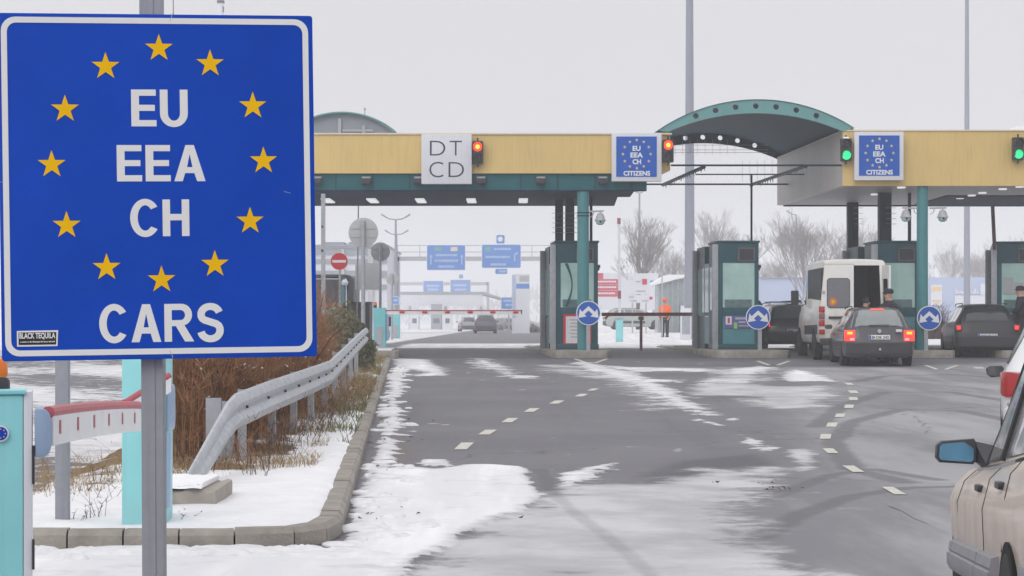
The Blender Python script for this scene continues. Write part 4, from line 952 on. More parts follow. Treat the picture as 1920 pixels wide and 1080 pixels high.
# lane signs and traffic lights on the yellow fronts
def lane_sign(px0, px1, py0, py1, label, kind):
    Y = 59.72; t_ = thing('lane_sign', label, 'sign', (X_((px0+px1)/2, Y), Y, Z_(py1, Y)), group='signs over the lanes' if kind == 'eu' else None)
    f_ = Fr((0, Y, 0)); a, c_, d, e_ = X_(px0, Y), X_(px1, Y), Z_(py1, Y), Z_(py0, Y)
    b = MB(); b.fbox(f_, a, c_, d, e_, -.2, 0); b.build('sign_box', M['panelgrey'], t_, bevel=.02)
    U = lambda px: X_(px, Y); Vv = lambda py: Z_(py, Y)
    if kind == 'dt':
        for s, x0_, x1_, y0_, y1_ in (('D', 806, 835, 264, 291.5), ('T', 843, 866, 264, 291.5), ('C', 805, 831, 303.5, 332.5), ('D', 841, 870, 304, 332)):
            b = MB(); write(b, f_, s, U(x0_), U(x1_), Vv(y1_), Vv(y0_), .004, -.014); b.build('lettering', M['ink'], t_, recalc=False)
    else:
        cx = (px0+px1)/2-960; ox = px0-1147
        b = MB(); b.fbox(f_, U(1155.5+ox), U(1231.5+ox), Vv(py0+82.5), Vv(py0+7), .001, .012); bp_ = b.build('blue_panel', M['blue2'], t_)
        for k in range(12):
            an = k*math.pi/6; b = MB(); b.plate(f_, star(U(1194+ox+26*math.sin(an)), Vv(py0+40-26.5*math.cos(an)), .052), .0125, .015); b.build('star', M['goldpale'], bp_)
        for s, x0_, x1_, y0_, y1_ in (('EU', 1186, 1201, 24.5, 34), ('EEA', 1182, 1205.5, 37, 46.5), ('CH', 1186, 1202, 49.5, 59), ('CITIZENS', 1169, 1219, 71.5, 80.5)):
            b = MB(); write(b, f_, s, U(x0_+ox), U(x1_+ox), Vv(py0+y1_), Vv(py0+y0_), .014, .035); b.build('lettering', M['signwhite'], bp_, recalc=False)
lane_sign(790, 884.5, 252, 345, 'white square panel reading DT CD on the yellow front over the left lane', 'dt')
lane_sign(1147, 1240.5, 249, 340, 'blue EU EEA CH CITIZENS sign left of the arched roof, beside a red light', 'eu')
lane_sign(1602, 1694.5, 247, 338, 'blue EU EEA CH CITIZENS sign right of the arched roof, beside a green light', 'eu')
Lr = mat('lamp_red_lit', (.8, .02, .01, 1), .4, emit=3.2, ecol=(1, .03, .012, 1)); Lry = mat('lamp_red_core', (1, .5, .05, 1), .4, emit=2.6, ecol=(1, .42, .02, 1))
Lg = mat('lamp_green_lit', (.02, .6, .2, 1), .4, emit=1.1, ecol=(.02, .80, .30, 1)); Loff = mat('lamp_off', (.012, .013, .016, 1), .2)
def traffic_light(px, py, red, label):
    Y = 59.75; x = X_(px, Y); z0, z1 = Z_(py+23, Y), Z_(py-20, Y); t_ = thing('traffic_light', label, 'traffic light', (x, Y, z0), group='traffic lights on the canopy fronts')
    b = MB(); b.bx(x-.155, x+.155, Y, Y+.2, z0, z1); b.build('housing', M['plastic'], t_, bevel=.03)
    for k, zc in enumerate((z1-.165, z0+.165)):
        lit = (k == 0) == red
        b = MB(); b.cyl((x, Y-.012, zc), (x, Y+.02, zc), .125 if lit else .11, n=20); l_ = b.build('lens', (Lr if red else Lg) if lit else Loff, t_)
        if lit and red: b = MB(); b.cyl((x, Y-.018, zc), (x, Y-.013, zc), .06, n=16); b.build('lens_core', Lry, l_)
        b = MB(); ring = [[(x+.135*math.cos(a)*r_, y, zc+.135*math.sin(a)*r_) for a in [R(-20+220*i/14) for i in range(15)]] for r_, y in ((1, Y+.01), (1, Y-.16))]
        in_ = [[(p[0]*.93+x*.07, p[1], p[2]*.93+zc*.07) for p in r_] for r_ in reversed(ring)]
        b.loft(ring+in_+[ring[0]], caps=False, closed=False); b.build('visor', M['plastic'], t_)
    b = MB(); b.cyl((x, Y+.08, z1), (x, Y+.08, z1+.09), .025, n=8); b.cyl((x, Y+.08, z0-.09), (x, Y+.08, z0), .025, n=8); b.build('bracket', M['plastic'], t_)
    return t_
traffic_light(895.5, 284, True, 'traffic light showing red beside the white DT CD panel')
traffic_light(1253, 281, True, 'traffic light showing red at the left foot of the arched roof')
gl = traffic_light(1587, 279, False, 'traffic light showing green between the arched roof and a blue sign, snow on top')
b = MB(); b.lathe([(0, .06), (.06, .045), (.12, 0), (.0, -.002)][::-1], (X_(1587.5, 59.75), 59.85, Z_(259.5, 59.75)), 12); b.build('snow_cap', M['snow'], gl, smooth=True)
traffic_light(1910, 277, False, 'traffic light showing green at the right edge of the picture')
sp = thing('snow_pile', 'small ridge of snow lying on the right canopy roof near the picture edge', 'snow', (X_(1915), 61, zt+.05))
b = MB(); b.loft([[(X_(1893), Y, zt+.051), (X_(1905), Y, zt+.10), (X_(1916), Y, zt+.19), (X_(1960), Y, zt+.2), (X_(1990), Y, zt+.051)] for Y in (60.4, 62)]); b.build('snow_ridge', M['snow'], sp, smooth=True)

# dome cameras on brackets
def dome_camera(px, py, sgn, colpx, label):
    Y = 60.2; x, z = X_(px, Y), Z_(py, Y); t_ = thing('dome_camera', label, 'camera', (x, Y, z), group='dome cameras on bracket arms')
    b = MB(); b.lathe([(.0, .145), (.05, .14), (.085, .11), (.115, .04), (.135, -.03), (.165, -.065), (.165, -.08), (.0, -.082)], (x, Y, z+.08), 18); b.build('hood', M['signback'], t_, smooth=True)
    b = MB(); b.lathe([(.13, -.083), (.128, -.12), (.105, -.165), (.06, -.195), (.0, -.2)], (x, Y, z+.08), 18); d_ = b.build('dome', M['glassgreen'], t_, smooth=True)
    b = MB(); b.lathe([(.0, -.20), (.04, -.203), (.04, -.205), (.0, -.215)], (x, Y-.06, z+.115), 10); b.cyl((x, Y-.135, z-.03), (x, Y-.11, z-.03), .03, n=10); b.build('lens', M['black'], d_)
    xc = X_(colpx, Y)
    b = MB(); b.beam((xc-sgn*.0+sgn*.16, Y, z+.265), (x+sgn*.1, Y, z+.275), .035, .045); b.cyl((x, Y, z+.225), (x, Y, z+.262), .02, n=8)
    b.tube([(xc+sgn*(.17+.12*math.sin(R(a))), Y, z+.1+.15*(1-math.cos(R(a)))) for a in range(0, 100, 18)], .012, 5); b.build('bracket_arm', M['steel'], t_)
dome_camera(1125.5, 414, 1, 1094, 'grey dome camera on a bracket right of the left canopy column')
dome_camera(1698.5, 408, -1, 1732.5, 'grey dome camera on the left arm of the right canopy column')
dome_camera(1767.5, 408, 1, 1732.5, 'grey dome camera on the right arm of the right canopy column')

# booths: yawed along the lanes
YAW = R(3.4)
def booth(px0, px1, Y, label, low='boothlow', notice=None, dep=4.2, H=3.1, yaw=YAW):
    x0_, x1_ = X_(px0, Y), X_(px1, Y); w = x1_-x0_
    t_ = thing('control_booth', label, 'booth', ((x0_+x1_)/2, Y, 0), yaw, 'control booths on the islands'); h = w/2; L_ = MB
    fm = M['booth']
    b = L_(0); b.bx(-h, h, .0, 1.7, 2.52, H); b.bx(-h, -h+.14, .0, 1.7, .16, 2.519); b.bx(h-.12, h, .0, 1.7, .16, 2.519); b.bx(-h+.141, h-.121, .0, .12, .95, 1.22); b.bx(-h-.02, h+.02, -.03, 1.72, 0, .159)
    b.build('frame', fm, t_, bevel=.015)
    b = L_(0); b.bx(-h-.03, h+.03, -.05, 1.74, H+.001, H+.06); b.build('roof', fm, t_, bevel=.01)
    b = L_(0); b.bx(-h+.141, h-.121, .02, .1, .16, .949); b.build('lower_panel', M[low], t_)
    b = L_(0); b.bx(-h+.141, h-.121, .03, .06, 1.221, 2.519); b.build('front_window', M['glassgreen'], t_)
    b = L_(0); b.bx(-.02, .60*h*1.0+.12, -.04, -.002, 2.56, 2.96); s_ = b.build('display', M['redframe'], t_)
    b = L_(0); b.bx(.03, .60*h+.07, -.048, -.041, 2.60, 2.92); b.build('screen', M['boothscreen'], s_)
    b = L_(0); b.bx(-h-.16, -h-.001, -.05, .12, -.0, H-.05); b.build('corner_pillar', M['steel'], t_, bevel=.012)
    # side toward the left lane: door with glazing, then the rear bay
    b = L_(0); b.bx(-h, -h+.05, 1.701, 2.6, 0.15, H-.55); b.build('door', M['boothlow'], t_)
    b = L_(0); b.bx(-h-.008, -h-.001, 1.78, 2.52, .95, 2.42); b.bx(-h-.008, -h-.001, .35, 1.5, 1.15, 2.42); b.build('side_window', M['glassgreen'], t_)
    b = L_(0); b.bx(-h+.0, h, 2.601, dep, .0, .95); b.bx(-h, h, 2.601, dep, 2.4, H-.02); b.bx(-h, -h+.1, 2.601, 2.7, .951, 2.399); b.bx(h-.1, h, dep-.1, dep, .951, 2.399); b.bx(-h, -h+.1, dep-.1, dep, .951, 2.399); b.build('rear_bay', fm, t_)
    b = L_(0); b.bx(-h+.03, h-.03, 2.62, dep-.03, .951, 2.399); b.build('rear_glazing', M['glassgreen'], t_)
    if dep > 3.5: b = L_(0); b.bx(-h-.010, -h-.002, 2.66, dep-.26, 1.0, 2.42); b.build('rear_side_window', M['glassgreen'], t_)
    b = L_(0); b.bx(-h-.16, -h-.001, dep-.2, dep, 0, H-.1); b.build('corner_pillar', M['steel'], t_, bevel=.012)
    b = L_(0); b.bx(h+.001, h+.05, .1, 1.65, 2.3, 2.38); b.bx(h+.001, h+.06, -.05, .1, 2.36, 2.46); b.build('side_fitting', M['plastic'], t_)
    b = L_(0)                                                                 # what one sees behind the glass: desk, chair, dim back
    b.bx(-h+.2, h-.2, .026, .029, 1.222, 1.45); b.build('desk_silhouette', M['glassdim'], t_)
    return t_, h
M['redframe'] = mat('display_frame', C(96, 92, 100), .5); M['glassdim'] = mat('glass_dim', C(92, 122, 124), .1, var=.3, sc=5)
bt1, h = booth(1042, 1121.5, 62, 'teal control booth with a red framed white notice, behind the left canopy column', 'booth')
b = MB(0); b.bx(-h+.22, h-.2, -.02, -.004, .12, 1.02); n_ = b.build('notice_frame', M['red'], bt1)
b = MB(0); b.bx(-h+.29, h-.27, -.026, -.021, .18, .96); b.build('notice', M['panelgrey'], n_)
b = MB(0)
for k in range(6):
    z = .86-k*.1; b.bx(-h+.4+.03*(k % 2), h-.4-.05*(k % 3), -.029, -.0265, z-.018, z+.018)
b.build('notice_lettering', M['signback'], n_)
b = MB(0); b.loft([[(-.36+.2*math.sin(R(a))*1.0, .028, 1.25+1.25*a/180), (-.26+.14*math.sin(R(a)), .028, 1.25+1.25*a/180), (-.26+.14*math.sin(R(a)), .022, 1.25+1.25*a/180), (-.36+.2*math.sin(R(a)), .022, 1.25+1.25*a/180)] for a in range(0, 181, 12)]); b.build('curved_stripe', M['booth'], bt1)
bt2, h = booth(1346, 1423, 62, 'teal control booth with a violet panel under its window, in the middle of the lanes')
M['violet'] = mat('panel_violet', C(92, 92, 160), .5, var=.1); M['lime'] = mat('sticker_lime', C(140, 200, 90), .5)
b = MB(0); b.bx(-h+.2, h-.13, -.012, .019, .62, .98); n_ = b.build('notice', M['violet'], bt2)
b = MB(0); b.bx(-h+.22, -h+.40, -.018, -.0125, .72, .96); b.build('pictogram', M['panelgrey'], n_)
b = MB(0); b.bx(-h+.28, -h+.34, -.021, -.0185, .76, .92); b.build('pictogram_figure', M['red'], n_)
b = MB(0); b.bx(-h+.46, -h+.56, -.018, -.0125, .60, .78); b.build('lime_sticker', M['lime'], n_)
b = MB(0); b.bx(-h+.50, h-.36, -.018, -.0125, .87, .93); b.bx(-h+.6, h-.4, -.018, -.0125, .77, .82); b.bx(-h+.6, h-.3, -.018, -.0125, .67, .70); b.build('notice_lettering', M['signback'], n_)
bt3, h = booth(1645, 1724, 62, 'teal control booth behind the white van, left of the right canopy column')
bt4, h = booth(1870, 1950, 62.5, 'teal control booth cut by the right edge of the picture', dep=2.9, yaw=R(-9))
b = MB(0); b.bx(-h+.2, -h+.47, .0, .028, 1.62, 2.1); b.bx(-h+.5, -h+.80, .0, .028, 1.62, 1.95); b.build('window_notice', M['signback'], bt4)
pl = thing('steel_pole', 'dark reddish pole rising from the roof corner of the rightmost booth', 'pole', (X_(1863, 62.4), 62.4, 3.0))
b = MB(); b.cyl((X_(1865, 62.2), 62.2, 2.9), (X_(1861, 62.2), 62.2, Z_(384, 62.2)), .055, n=10); b.build('tube', mat('pole_dark_red', C(84, 58, 64), .5), pl)

# islands under the booths
def island(px0, px1, label, yb=72, Y=59.6, sno=True):
    t_ = thing('kerb_island', label, 'traffic island', (X_((px0+px1)/2), Y, -.2), group='kerbed islands of the booths')
    x0_, x1_ = X_(px0), X_(px1); w = x1_-x0_; dxx = -math.tan(YAW)*(yb-Y)
    P_ = [(x0_, Y+.35), (x0_+.12, Y+.12), (x0_+.35, Y), (x1_-.35, Y), (x1_-.12, Y+.12), (x1_, Y+.35), (x1_+dxx, yb), (x0_+dxx, yb)]
    b = MB(); b.plate(Fr((0, 0, 0), (1, 0, 0), (0, 1, 0)), P_, -.32, -.002); b.build('kerb_body', M['kerb'], t_, bevel=.03)
    if sno:
        b = MB(); b.plate(Fr((0, 0, 0), (1, 0, 0), (0, 1, 0)), [(x0_+dxx*.7+.1, Y+9), (x1_+dxx*.7-.1, Y+9), (x1_+dxx-.1, yb-.1), (x0_+dxx+.1, yb-.1)], -.001, .05); b.build('snow_cover', M['snow'], t_, bevel=.02)
island(1036, 1146, 'grey kerbed island under the booth with the red framed notice')
island(1334, 1482, 'grey kerbed island under the middle booth, left of the black estate car')
island(1632, 1790, 'grey kerbed island under the right canopy column')
island(1868, 2010, 'grey kerbed island at the right edge under the last booth')

# round blue keep-either-side signs
def pass_sign(px, py, postpx, label):
    Y = 59.85; x, z = X_(px, Y), Z_(py, Y); t_ = thing('direction_sign', label, 'road sign', (x, Y, 0), group='round blue direction signs'); f_ = Fr((x, Y, z)); r = .345
    b = MB(); b.plate(f_, circ(0, 0, r, 40), -.02, 0); d_ = b.build('disc', M['signwhite'], t_)
    b = MB(); b.plate(f_, circ(0, 0, r*.93, 40), .001, .003); b.build('blue_face', M['blue2'], d_)
    s_ = r/22.
    P_ = [(0, 14), (10, 4), (15, 9), (17.5, -7.5), (-17.5, -7.5), (-15, 9), (-10, 4)]
    P_ = [(0, 12.5), (11.5, 2), (15.5, 7.5), (18, -8.5), (3.2, -6.0), (7.4, -2.2), (0, 4.6), (-7.4, -2.2), (-3.2, -6.0), (-18, -8.5), (-15.5, 7.5), (-11.5, 2)]
    b = MB(); b.plate(f_, [(a*s_, c_*s_) for a, c_ in P_], .0035, .005); b.build('arrow', M['signwhite'], d_)
    xp = X_(postpx, Y); b = MB(); b.bx(xp-.055, xp+.055, Y+.03, Y+.07, -.02, z+r*.2); b.build('post', M['steel'], t_)
pass_sign(1103.5, 587, 1103, 'round blue sign with white diverging arrows in front of the left canopy column')
pass_sign(1421.5, 595, 1425, 'round blue sign with white diverging arrows at the corner of the middle booth')
pass_sign(1742.5, 596.5, 1737, 'round blue sign with white diverging arrows on the right canopy column')

# barrier of the left lane
def far_gate(px, pyt, pyb, Y, w, label, armto=None, arm_py=586, z0=None):
    x = X_(px, Y); zt_, zb_ = Z_(pyt, Y), Z_(pyb, Y); t_ = thing('barrier_machine', label, 'barrier', (x, Y, zb_))
    b = MB(); b.bx(x-w/2, x+w/2, Y, Y+.36, zb_-.02, zt_); b.build('cabinet', M['farturq'], t_, bevel=.02)
    b = MB(); b.bx(x-w*.28, x+w*.28, Y-.012, Y-.001, zb_, zb_+(zt_-zb_)*.56); b.build('front_plate', M['steel'], t_)
    return t_, x
gC, x = far_gate(711.5, 577, 658, 61.5, .36, 'turquoise barrier gate with a long red and white boom closing the left lane')
zt_ = Z_(577, 61.5)
b = MB(); b.cyl((x-.13, 61.6, zt_+.001), (x-.13, 61.6, zt_+.07), .05, n=10); l_ = b.build('lamp_base', M['plastic'], gC)
b = MB(); b.lathe([(.05, 0), (.055, .04), (.04, .09), (0, .1)], (x-.13, 61.6, zt_+.071), 10); b.build('lamp', M['orange'], l_, smooth=True)
b = MB(); b.loft([[(x+.185+a*.9, 61.55+y, Z_(614, 61.5)+c_*1.3) for a, c_ in ((.0, -.3), (.08, -.28), (.13, -.15), (.06, .0), (.14, .12), (.13, .28), (0, .3))] for y in (0, .25)]); b.build('motor_housing', M['bluegrey'], gC, bevel=.02)
b = MB(); b.bx(x+.27, x+.33, 61.53, 61.58, Z_(612, 61.5), Z_(594, 61.5)); b.build('arm_bracket', M['plastic'], gC)
xa, xb = X_(724, 61.6), X_(977, 61.6)
b = MB(); b.beam((xa, 61.6, Z_(586.5, 61.6)), (xb, 61.6, Z_(586.5, 61.6)), .06, .10); a_ = b.build('boom', M['boom'], gC)
b = MB(); b.beam((xa, 61.6, Z_(582.3, 61.6)), (xb, 61.6, Z_(582.3, 61.6)), .065, .035); b.build('red_strip', M['boomred'], a_)
b = MB()
for k in range(6): xx = X_(749+k*42.6, 61.6); b.beam((xx, 61.56, Z_(585.6, 61.6)), (xx+.15, 61.56, Z_(585.6, 61.6)), .012, .055)
b.build('red_mark', M['red'], a_)
b = MB(); b.bx(xb, xb+.03, 61.56, 61.64, Z_(589, 61.6), Z_(581, 61.6)); b.build('end_cap', M['plastic'], a_)
isl = thing('kerb_island', 'small snow covered kerb island carrying the turquoise gate of the left lane', 'traffic island', (X_(705, 60), 60.5, -.15))
b = MB(); b.plate(Fr((0, 0, 0), (1, 0, 0), (0, 1, 0)), [(X_(600, 59), 58.6), (X_(742, 59), 58.6), (X_(748, 59), 59.0), (X_(744, 63), 64), (X_(600, 63), 64)], -.3, .0); b.build('kerb_body', M['kerb'], isl, bevel=.03)
b = MB(); b.plate(Fr((0, 0, 0), (1, 0, 0), (0, 1, 0)), [(X_(605, 59), 58.8), (X_(735, 59), 58.8), (X_(737, 62), 63.8), (X_(605, 62), 63.8)], .001, .045); b.build('snow_cover', M['snow'], isl, bevel=.015)
gD, x = far_gate(741, 590, 634, 110, .48, 'small distant turquoise gate behind the first gate of the left lane')
# barrier of the middle lane
gE = thing('lane_barrier', 'dull red brown boom closing the lane between the left and the middle booth', 'barrier', (X_(1330, 66.5), 66.5, 0))
Y = 66.5; b = MB(); b.beam((X_(1128, Y), Y, Z_(589.5, Y)), (X_(1338, Y), Y, Z_(589, Y)), .06, .11); a_ = b.build('boom', M['redbrown'], gE)
b = MB(); b.beam((X_(1134, Y), Y-.05, Z_(597.5, Y)), (X_(1147, Y), Y-.05, Z_(587, Y)), .05, .08, (0, -1, 0)); b.beam((X_(1205, Y), Y-.05, Z_(591, Y)), (X_(1213, Y), Y-.05, Z_(587, Y)), .05, .06, (0, -1, 0)); b.build('reflector', M['red'], a_)
b = MB(); b.bx(X_(1335, Y), X_(1343, Y), Y-.1, Y+.25, -.02, Z_(583, Y)); b.build('cabinet', M['booth'], gE, bevel=.02)
b = MB(); b.cyl((X_(1202, Y), Y, -.1), (X_(1202, Y), Y, Z_(593, Y)), .045, n=10); b.bx(X_(1197, Y), X_(1207, Y), Y-.05, Y+.05, Z_(600, Y), Z_(593.5, Y)); b.build('rest_post', M['redbrown'], gE)
# ------------------------------------------------------------------ vehicles (local: +y forward, origin on the ground under the tail)
class Body:
    def __init__(s, st, tumble=.05): s.st = st; s.tu = tumble
    def sec(s, y):
        S = s.st; y = max(S[0][0], min(S[-1][0], y))
        for a, b in zip(S, S[1:]):
            if y <= b[0]:
                t_ = (y-a[0])/(b[0]-a[0]) if b[0] > a[0] else 0; v = [p+(q-p)*t_ for p, q in zip(a, b)]; break
        _, hw, zb, bl, tp, hwt = v
        return [(0, zb), (.80*hw, zb), (.955*hw, zb+.05), (.99*hw, zb+.20), (hw, zb+.20+.55*(bl-zb-.20)), ((1-s.tu*.35)*hw, bl-.06), ((1-s.tu)*hw, bl), (hwt, tp-.055), (.93*hwt, tp-.018), (.62*hwt, tp), (0, tp+.012)]
    def mesh(s, b, ys):
        rings = []
        for y in ys:
            h = s.sec(y); rings.append([(x, y, z) for x, z in h]+[(-x, y, z) for x, z in reversed(h[1:-1])])
        b.loft(rings)
    def pt(s, y, k, sgn=1):
        h = s.sec(y); i = int(k); t_ = k-i
        a = h[i]; c_ = h[min(len(h)-1, i+1)]; return Vector((sgn*(a[0]+(c_[0]-a[0])*t_), y, a[1]+(c_[1]-a[1])*t_))
    def side(s, b, pts, sgn, off=.006):
        """a glass or trim patch on the flank: pts = [(y, k_low, k_high)]"""
        lo, hi = [s.pt(y, k0, sgn) for y, k0, k1 in pts], [s.pt(y, k1, sgn) for y, k0, k1 in pts]
        n_ = (hi[0]-lo[0]).cross(Vector((0, 1, 0))).normalized(); n_ = n_ if n_.x*sgn > 0 else -n_
        o = n_*off
        for i in range(len(pts)-1): b.add([lo[i]+o, lo[i+1]+o, hi[i+1]+o, hi[i]+o], [(0, 1, 2, 3)])
def pane(B, ys_, f=1.0, up=.012):
    rows = []
    for y in ys_:
        e_, p, c_ = B.pt(y, 7.2), B.pt(y, 9), B.pt(y, 10); rows.append([V3(-e_.x*f, y, e_.z+up), V3(-p.x*f, y, p.z+up), V3(0, y, c_.z+up), V3(p.x*f, y, p.z+up), V3(e_.x*f, y, e_.z+up)])
    b = MB(0); b.loft(rows, caps=False, closed=False); return b
def wheel(par, x, y, r, sgn, w=.19):
    b = MB(0); b.lathe([(r*.62, -w/2), (r*.95, -w/2), (r, -w/2+.03), (r, w/2-.03), (r*.95, w/2), (r*.62, w/2)], (x, y, r), 22, (1, 0, 0)); t_ = b.build('wheel', M['black'], par, smooth=True)
    b = MB(0); b.lathe([(r*.6, -.05), (r*.6, .04), (r*.3, .05), (.05, .06), (0, .06)], (x, y, r), 14, (sgn, 0, 0)); b.build('rim', M['rim'], t_, smooth=True)
    for k in range(5):
        pass
    return t_
M['rim'] = mat('wheel_rim', C(130, 132, 136), .4, metal=.5, var=.15)
M['arch_black'] = mat('wheel_arch', (.006, .006, .007, 1), .9)
def mirror(par, x, y, z, sgn, s=1., m='plastic', glass='glass'):
    b = MB(0); b.loft([[(x+sgn*a*s, y+d, z+c_*s) for a, c_ in ((.0, -.02), (.02, -.06), (.15, -.07), (.2, -.04), (.21, .03), (.17, .06), (.03, .065), (.0, .03))] for d in (-.02, 0.06, .10)]); t_ = b.build('wing_mirror', M[m], par, bevel=.008)
    b = MB(0); b.plate(Fr((x+sgn*.11*s, y-.0215, z)), [(a*s, c_*s) for a, c_ in ((-.085, -.045), (.075, -.055), (.085, .035), (-.075, .05))], 0, .003); b.build('mirror_glass', M[glass], t_); return t_
def lamp(par, x0, x1, y0, y1, z0, z1, m, name='tail_light'):
    b = MB(0); b.bx(x0, x1, y0, y1, z0, z1); return b.build(name, m, par, bevel=.018)
TL = mat('tail_light_red', (.42, .012, .015, 1), .2, var=.15, coat=.6)
TLon = mat('tail_light_lit', (.9, .05, .02, 1), .3, emit=1.5, ecol=(1, .03, .025, 1)); AMB = mat('indicator_lit', (1, .5, .05, 1), .3, emit=1.25, ecol=(1, .40, .03, 1)); RED1 = mat('brake_light_lit', (1, .1, .05, 1), .3, emit=1.6, ecol=(1, .10, .06, 1))
def plate_no(par, y, z, text, m='signwhite', w=.26, h=.055, tilt=0):
    b = MB(0); b.bx(-w, w, y-.012, y, z-h, z+h); p = b.build('number_plate', M[m], par, bevel=.004)
    b = MB(0); b.bx(-w+.005, -w+.055, y-.0145, y-.0125, z-h+.005, z+h-.005); b.build('country_band', M['blue2'], p)
    b = MB(0); write(b, Fr((0, y-.0155, z)), text, -w+.075, w-.03, -h*.62, h*.62, 0, .02); b.build('plate_lettering', M['ink'], p, recalc=False)
WAG = [(-.01, .70, .36, .50, .60, .72), (.02, .83, .31, .56, .68, .76), (.07, .86, .27, .84, .93, .76), (.13, .87, .24, .95, 1.005, .70), (.30, .87, .22, .955, 1.24, .63), (.50, .87, .21, .95, 1.40, .575), (.72, .87, .2, .945, 1.445, .57),
       (1.4, .87, .19, .935, 1.475, .575), (2.2, .87, .18, .92, 1.46, .575), (2.7, .87, .18, .91, 1.39, .57), (3.0, .87, .18, .905, 1.23, .60), (3.42, .86, .18, .90, .965, .68), (4.1, .84, .2, .83, .875, .66), (4.45, .78, .24, .66, .74, .62), (4.62, .66, .3, .5, .6, .56)]
def estate(label, loc, yaw, paint, glass_rear='carglass', scale=1., group='estate cars at the booths', name='estate_car', gside='carglass'):
    t_ = thing(name, label, 'car', loc, yaw, group); t_.scale = (scale,)*3
    B = Body(WAG); b = MB(0); B.mesh(b, [s_[0] for s_ in WAG]); b.build('body', paint, t_, smooth=True)
    # tailgate glass lies on the sloped tail
    def tail(y, f): p = B.pt(y, 8); return V3(p.x*f, y, p.z)
    b = MB(0); rows = []
    for y in (.128, .20, .30, .40, .49):
        p = B.pt(y, 9); e_ = B.pt(y, 7.15)
        rows.append([V3(-e_.x*1.0, y-.004, e_.z+.006), V3(-p.x, y-.010, p.z+.010), V3(p.x, y-.010, p.z+.010), V3(e_.x*1.0, y-.004, e_.z+.006)])
    b.loft(rows, caps=False, closed=False); b.build('rear_window', M[glass_rear], t_, smooth=True, recalc=False)
    for sgn in (1, -1):
        for y0, y1 in ((.62, 1.30), (1.38, 2.08), (2.14, 2.72)):
            b = MB(0); ys_ = [y0+(y1-y0)*i/4 for i in range(5)]
            k1 = [.92 if not (y > 2.5) else max(.2, .92-(y-2.5)*1.2) for y in ys_]; k1[0] -= .25 if y0 < .7 else 0
            B.side(b, [(y, 6.10, 6+k) for y, k in zip(ys_, k1)], sgn); b.build('side_window', M['carglass'], t_, recalc=False)
        b = MB(0); B.side(b, [(y, 3.15, 3.75) for y in (.6, 1.2, 2, 2.9)], sgn, .012); b.build('rubbing_strip', M['plastic'], t_, recalc=False)
        b = MB(0); b.tube([(sgn*.60, .70, 1.445), (sgn*.60, .75, 1.49), (sgn*.60, 2.3, 1.485), (sgn*.60, 2.4, 1.43)], .014, 6); b.build('roof_rail', M['plastic'], t_)
        for y in (.86, 3.55):
            b = MB(0); b.lathe([(0, -.03), (.36, -.03), (.36, .02), (0, .02)], (sgn*.845, y, .33), 22, (sgn, 0, 0)); b.build('wheel_arch', M['arch_black'], t_)
            wheel(t_, sgn*.775, y, .31, sgn)
        mirror(t_, sgn*.90, 2.75, .98, sgn, .9)
    b = pane(B, (2.75, 3.0, 3.2, 3.40)); b.build('windscreen', M['carglass'], t_, recalc=False)
    b = MB(0); b.loft([[(x, y, z) for x, y in ((-.84, .10), (-.80, -.02), (-.5, -.065), (.5, -.065), (.80, -.02), (.84, .10))] for z in (.30, .36, .56, .60)]); b.build('rear_bumper', M['plastic'], t_, bevel=.02)
    return t_, B
pWag = mat('paint_graphite', C(58, 58, 64), .3, metal=.3, var=.08, coat=.5, dirt=(C(132, 126, 122), .2, .85, .75))
pBlk = mat('paint_black', C(20, 21, 28), .3, var=.15, coat=.5, dirt=(C(72, 70, 74), .2, .7, .5))
pBlk2 = mat('paint_black_dirty', C(22, 24, 32), .45, var=.2, coat=.15, dirt=(C(60, 58, 66), .2, .8, .5))
pVan = mat('paint_white_van', C(234, 233, 228, 1.05), .4, var=.04, coat=.3, dirt=(C(156, 146, 136), .3, 1.5, .7))
pWht = mat('paint_white_car', C(226, 228, 230, 1.05), .3, var=.03, coat=.5, dirt=(C(170, 166, 164), .15, .6, .5))
pBei = mat('paint_champagne', C(224, 206, 188, 1.0), .3, metal=.0, var=.03, coat=.5, dirt=(C(166, 150, 140), .36, .74, .75))
def at(px, py): p = gp(px, py); return p
# graphite estate with lit lamps
loc = at(1649, 687.5); wag, B = estate('dark graphite estate car with both tail lights lit, waiting behind the white van', loc, R(-3.2), pWag, 'carglassgrey')
for sgn in (1, -1):
    a, c_ = (.60, .852) if sgn > 0 else (-.852, -.60)
    l_ = lamp(wag, a, c_, -.035, .22, .63, .90, TLon); lamp(wag, a+.06, c_-.06, -.048, -.034, .795, .86, AMB, 'indicator')
    lamp(wag, a+(.02 if sgn > 0 else .13), c_-(.13 if sgn > 0 else .02), -.04, -.034, .645, .70, M['panelgrey'], 'reversing_light')
lamp(wag, -.17, .17, .46, .505, 1.405, 1.43, RED1, 'brake_light')
lamp(wag, .40, .55, -.012, .02, .85, .92, M['panelgrey'], 'white_mark')
plate_no(wag, .0, .725, 'BI·DB 242')
b = MB(0); b.cyl((0, .0, .875), (0, .03, .875), .05, n=20); bd = b.build('badge', M['chrome'], wag)
b = MB(0); b.cyl((0, -.004, .875), (0, -.001, .875), .040, n=20); b.build('badge_disc', M['signback'], bd)
b = MB(0); b.beam((-.25, .075, 1.02), (.25, .09, 1.03), .02, .018); b.build('wiper', M['plastic'], wag)
b = MB(0); b.cyl((.0, -.12, .42), (.0, -.05, .40), .025, n=10); b.cyl((0, -.13, .43), (0, -.12, .43), .03, n=10); b.build('tow_bar', M['chrome'], wag)
b = MB(0); b.cyl((-.3, -.05, .25), (-.3, .1, .25), .03, n=10); b.build('exhaust', M['plastic'], wag)
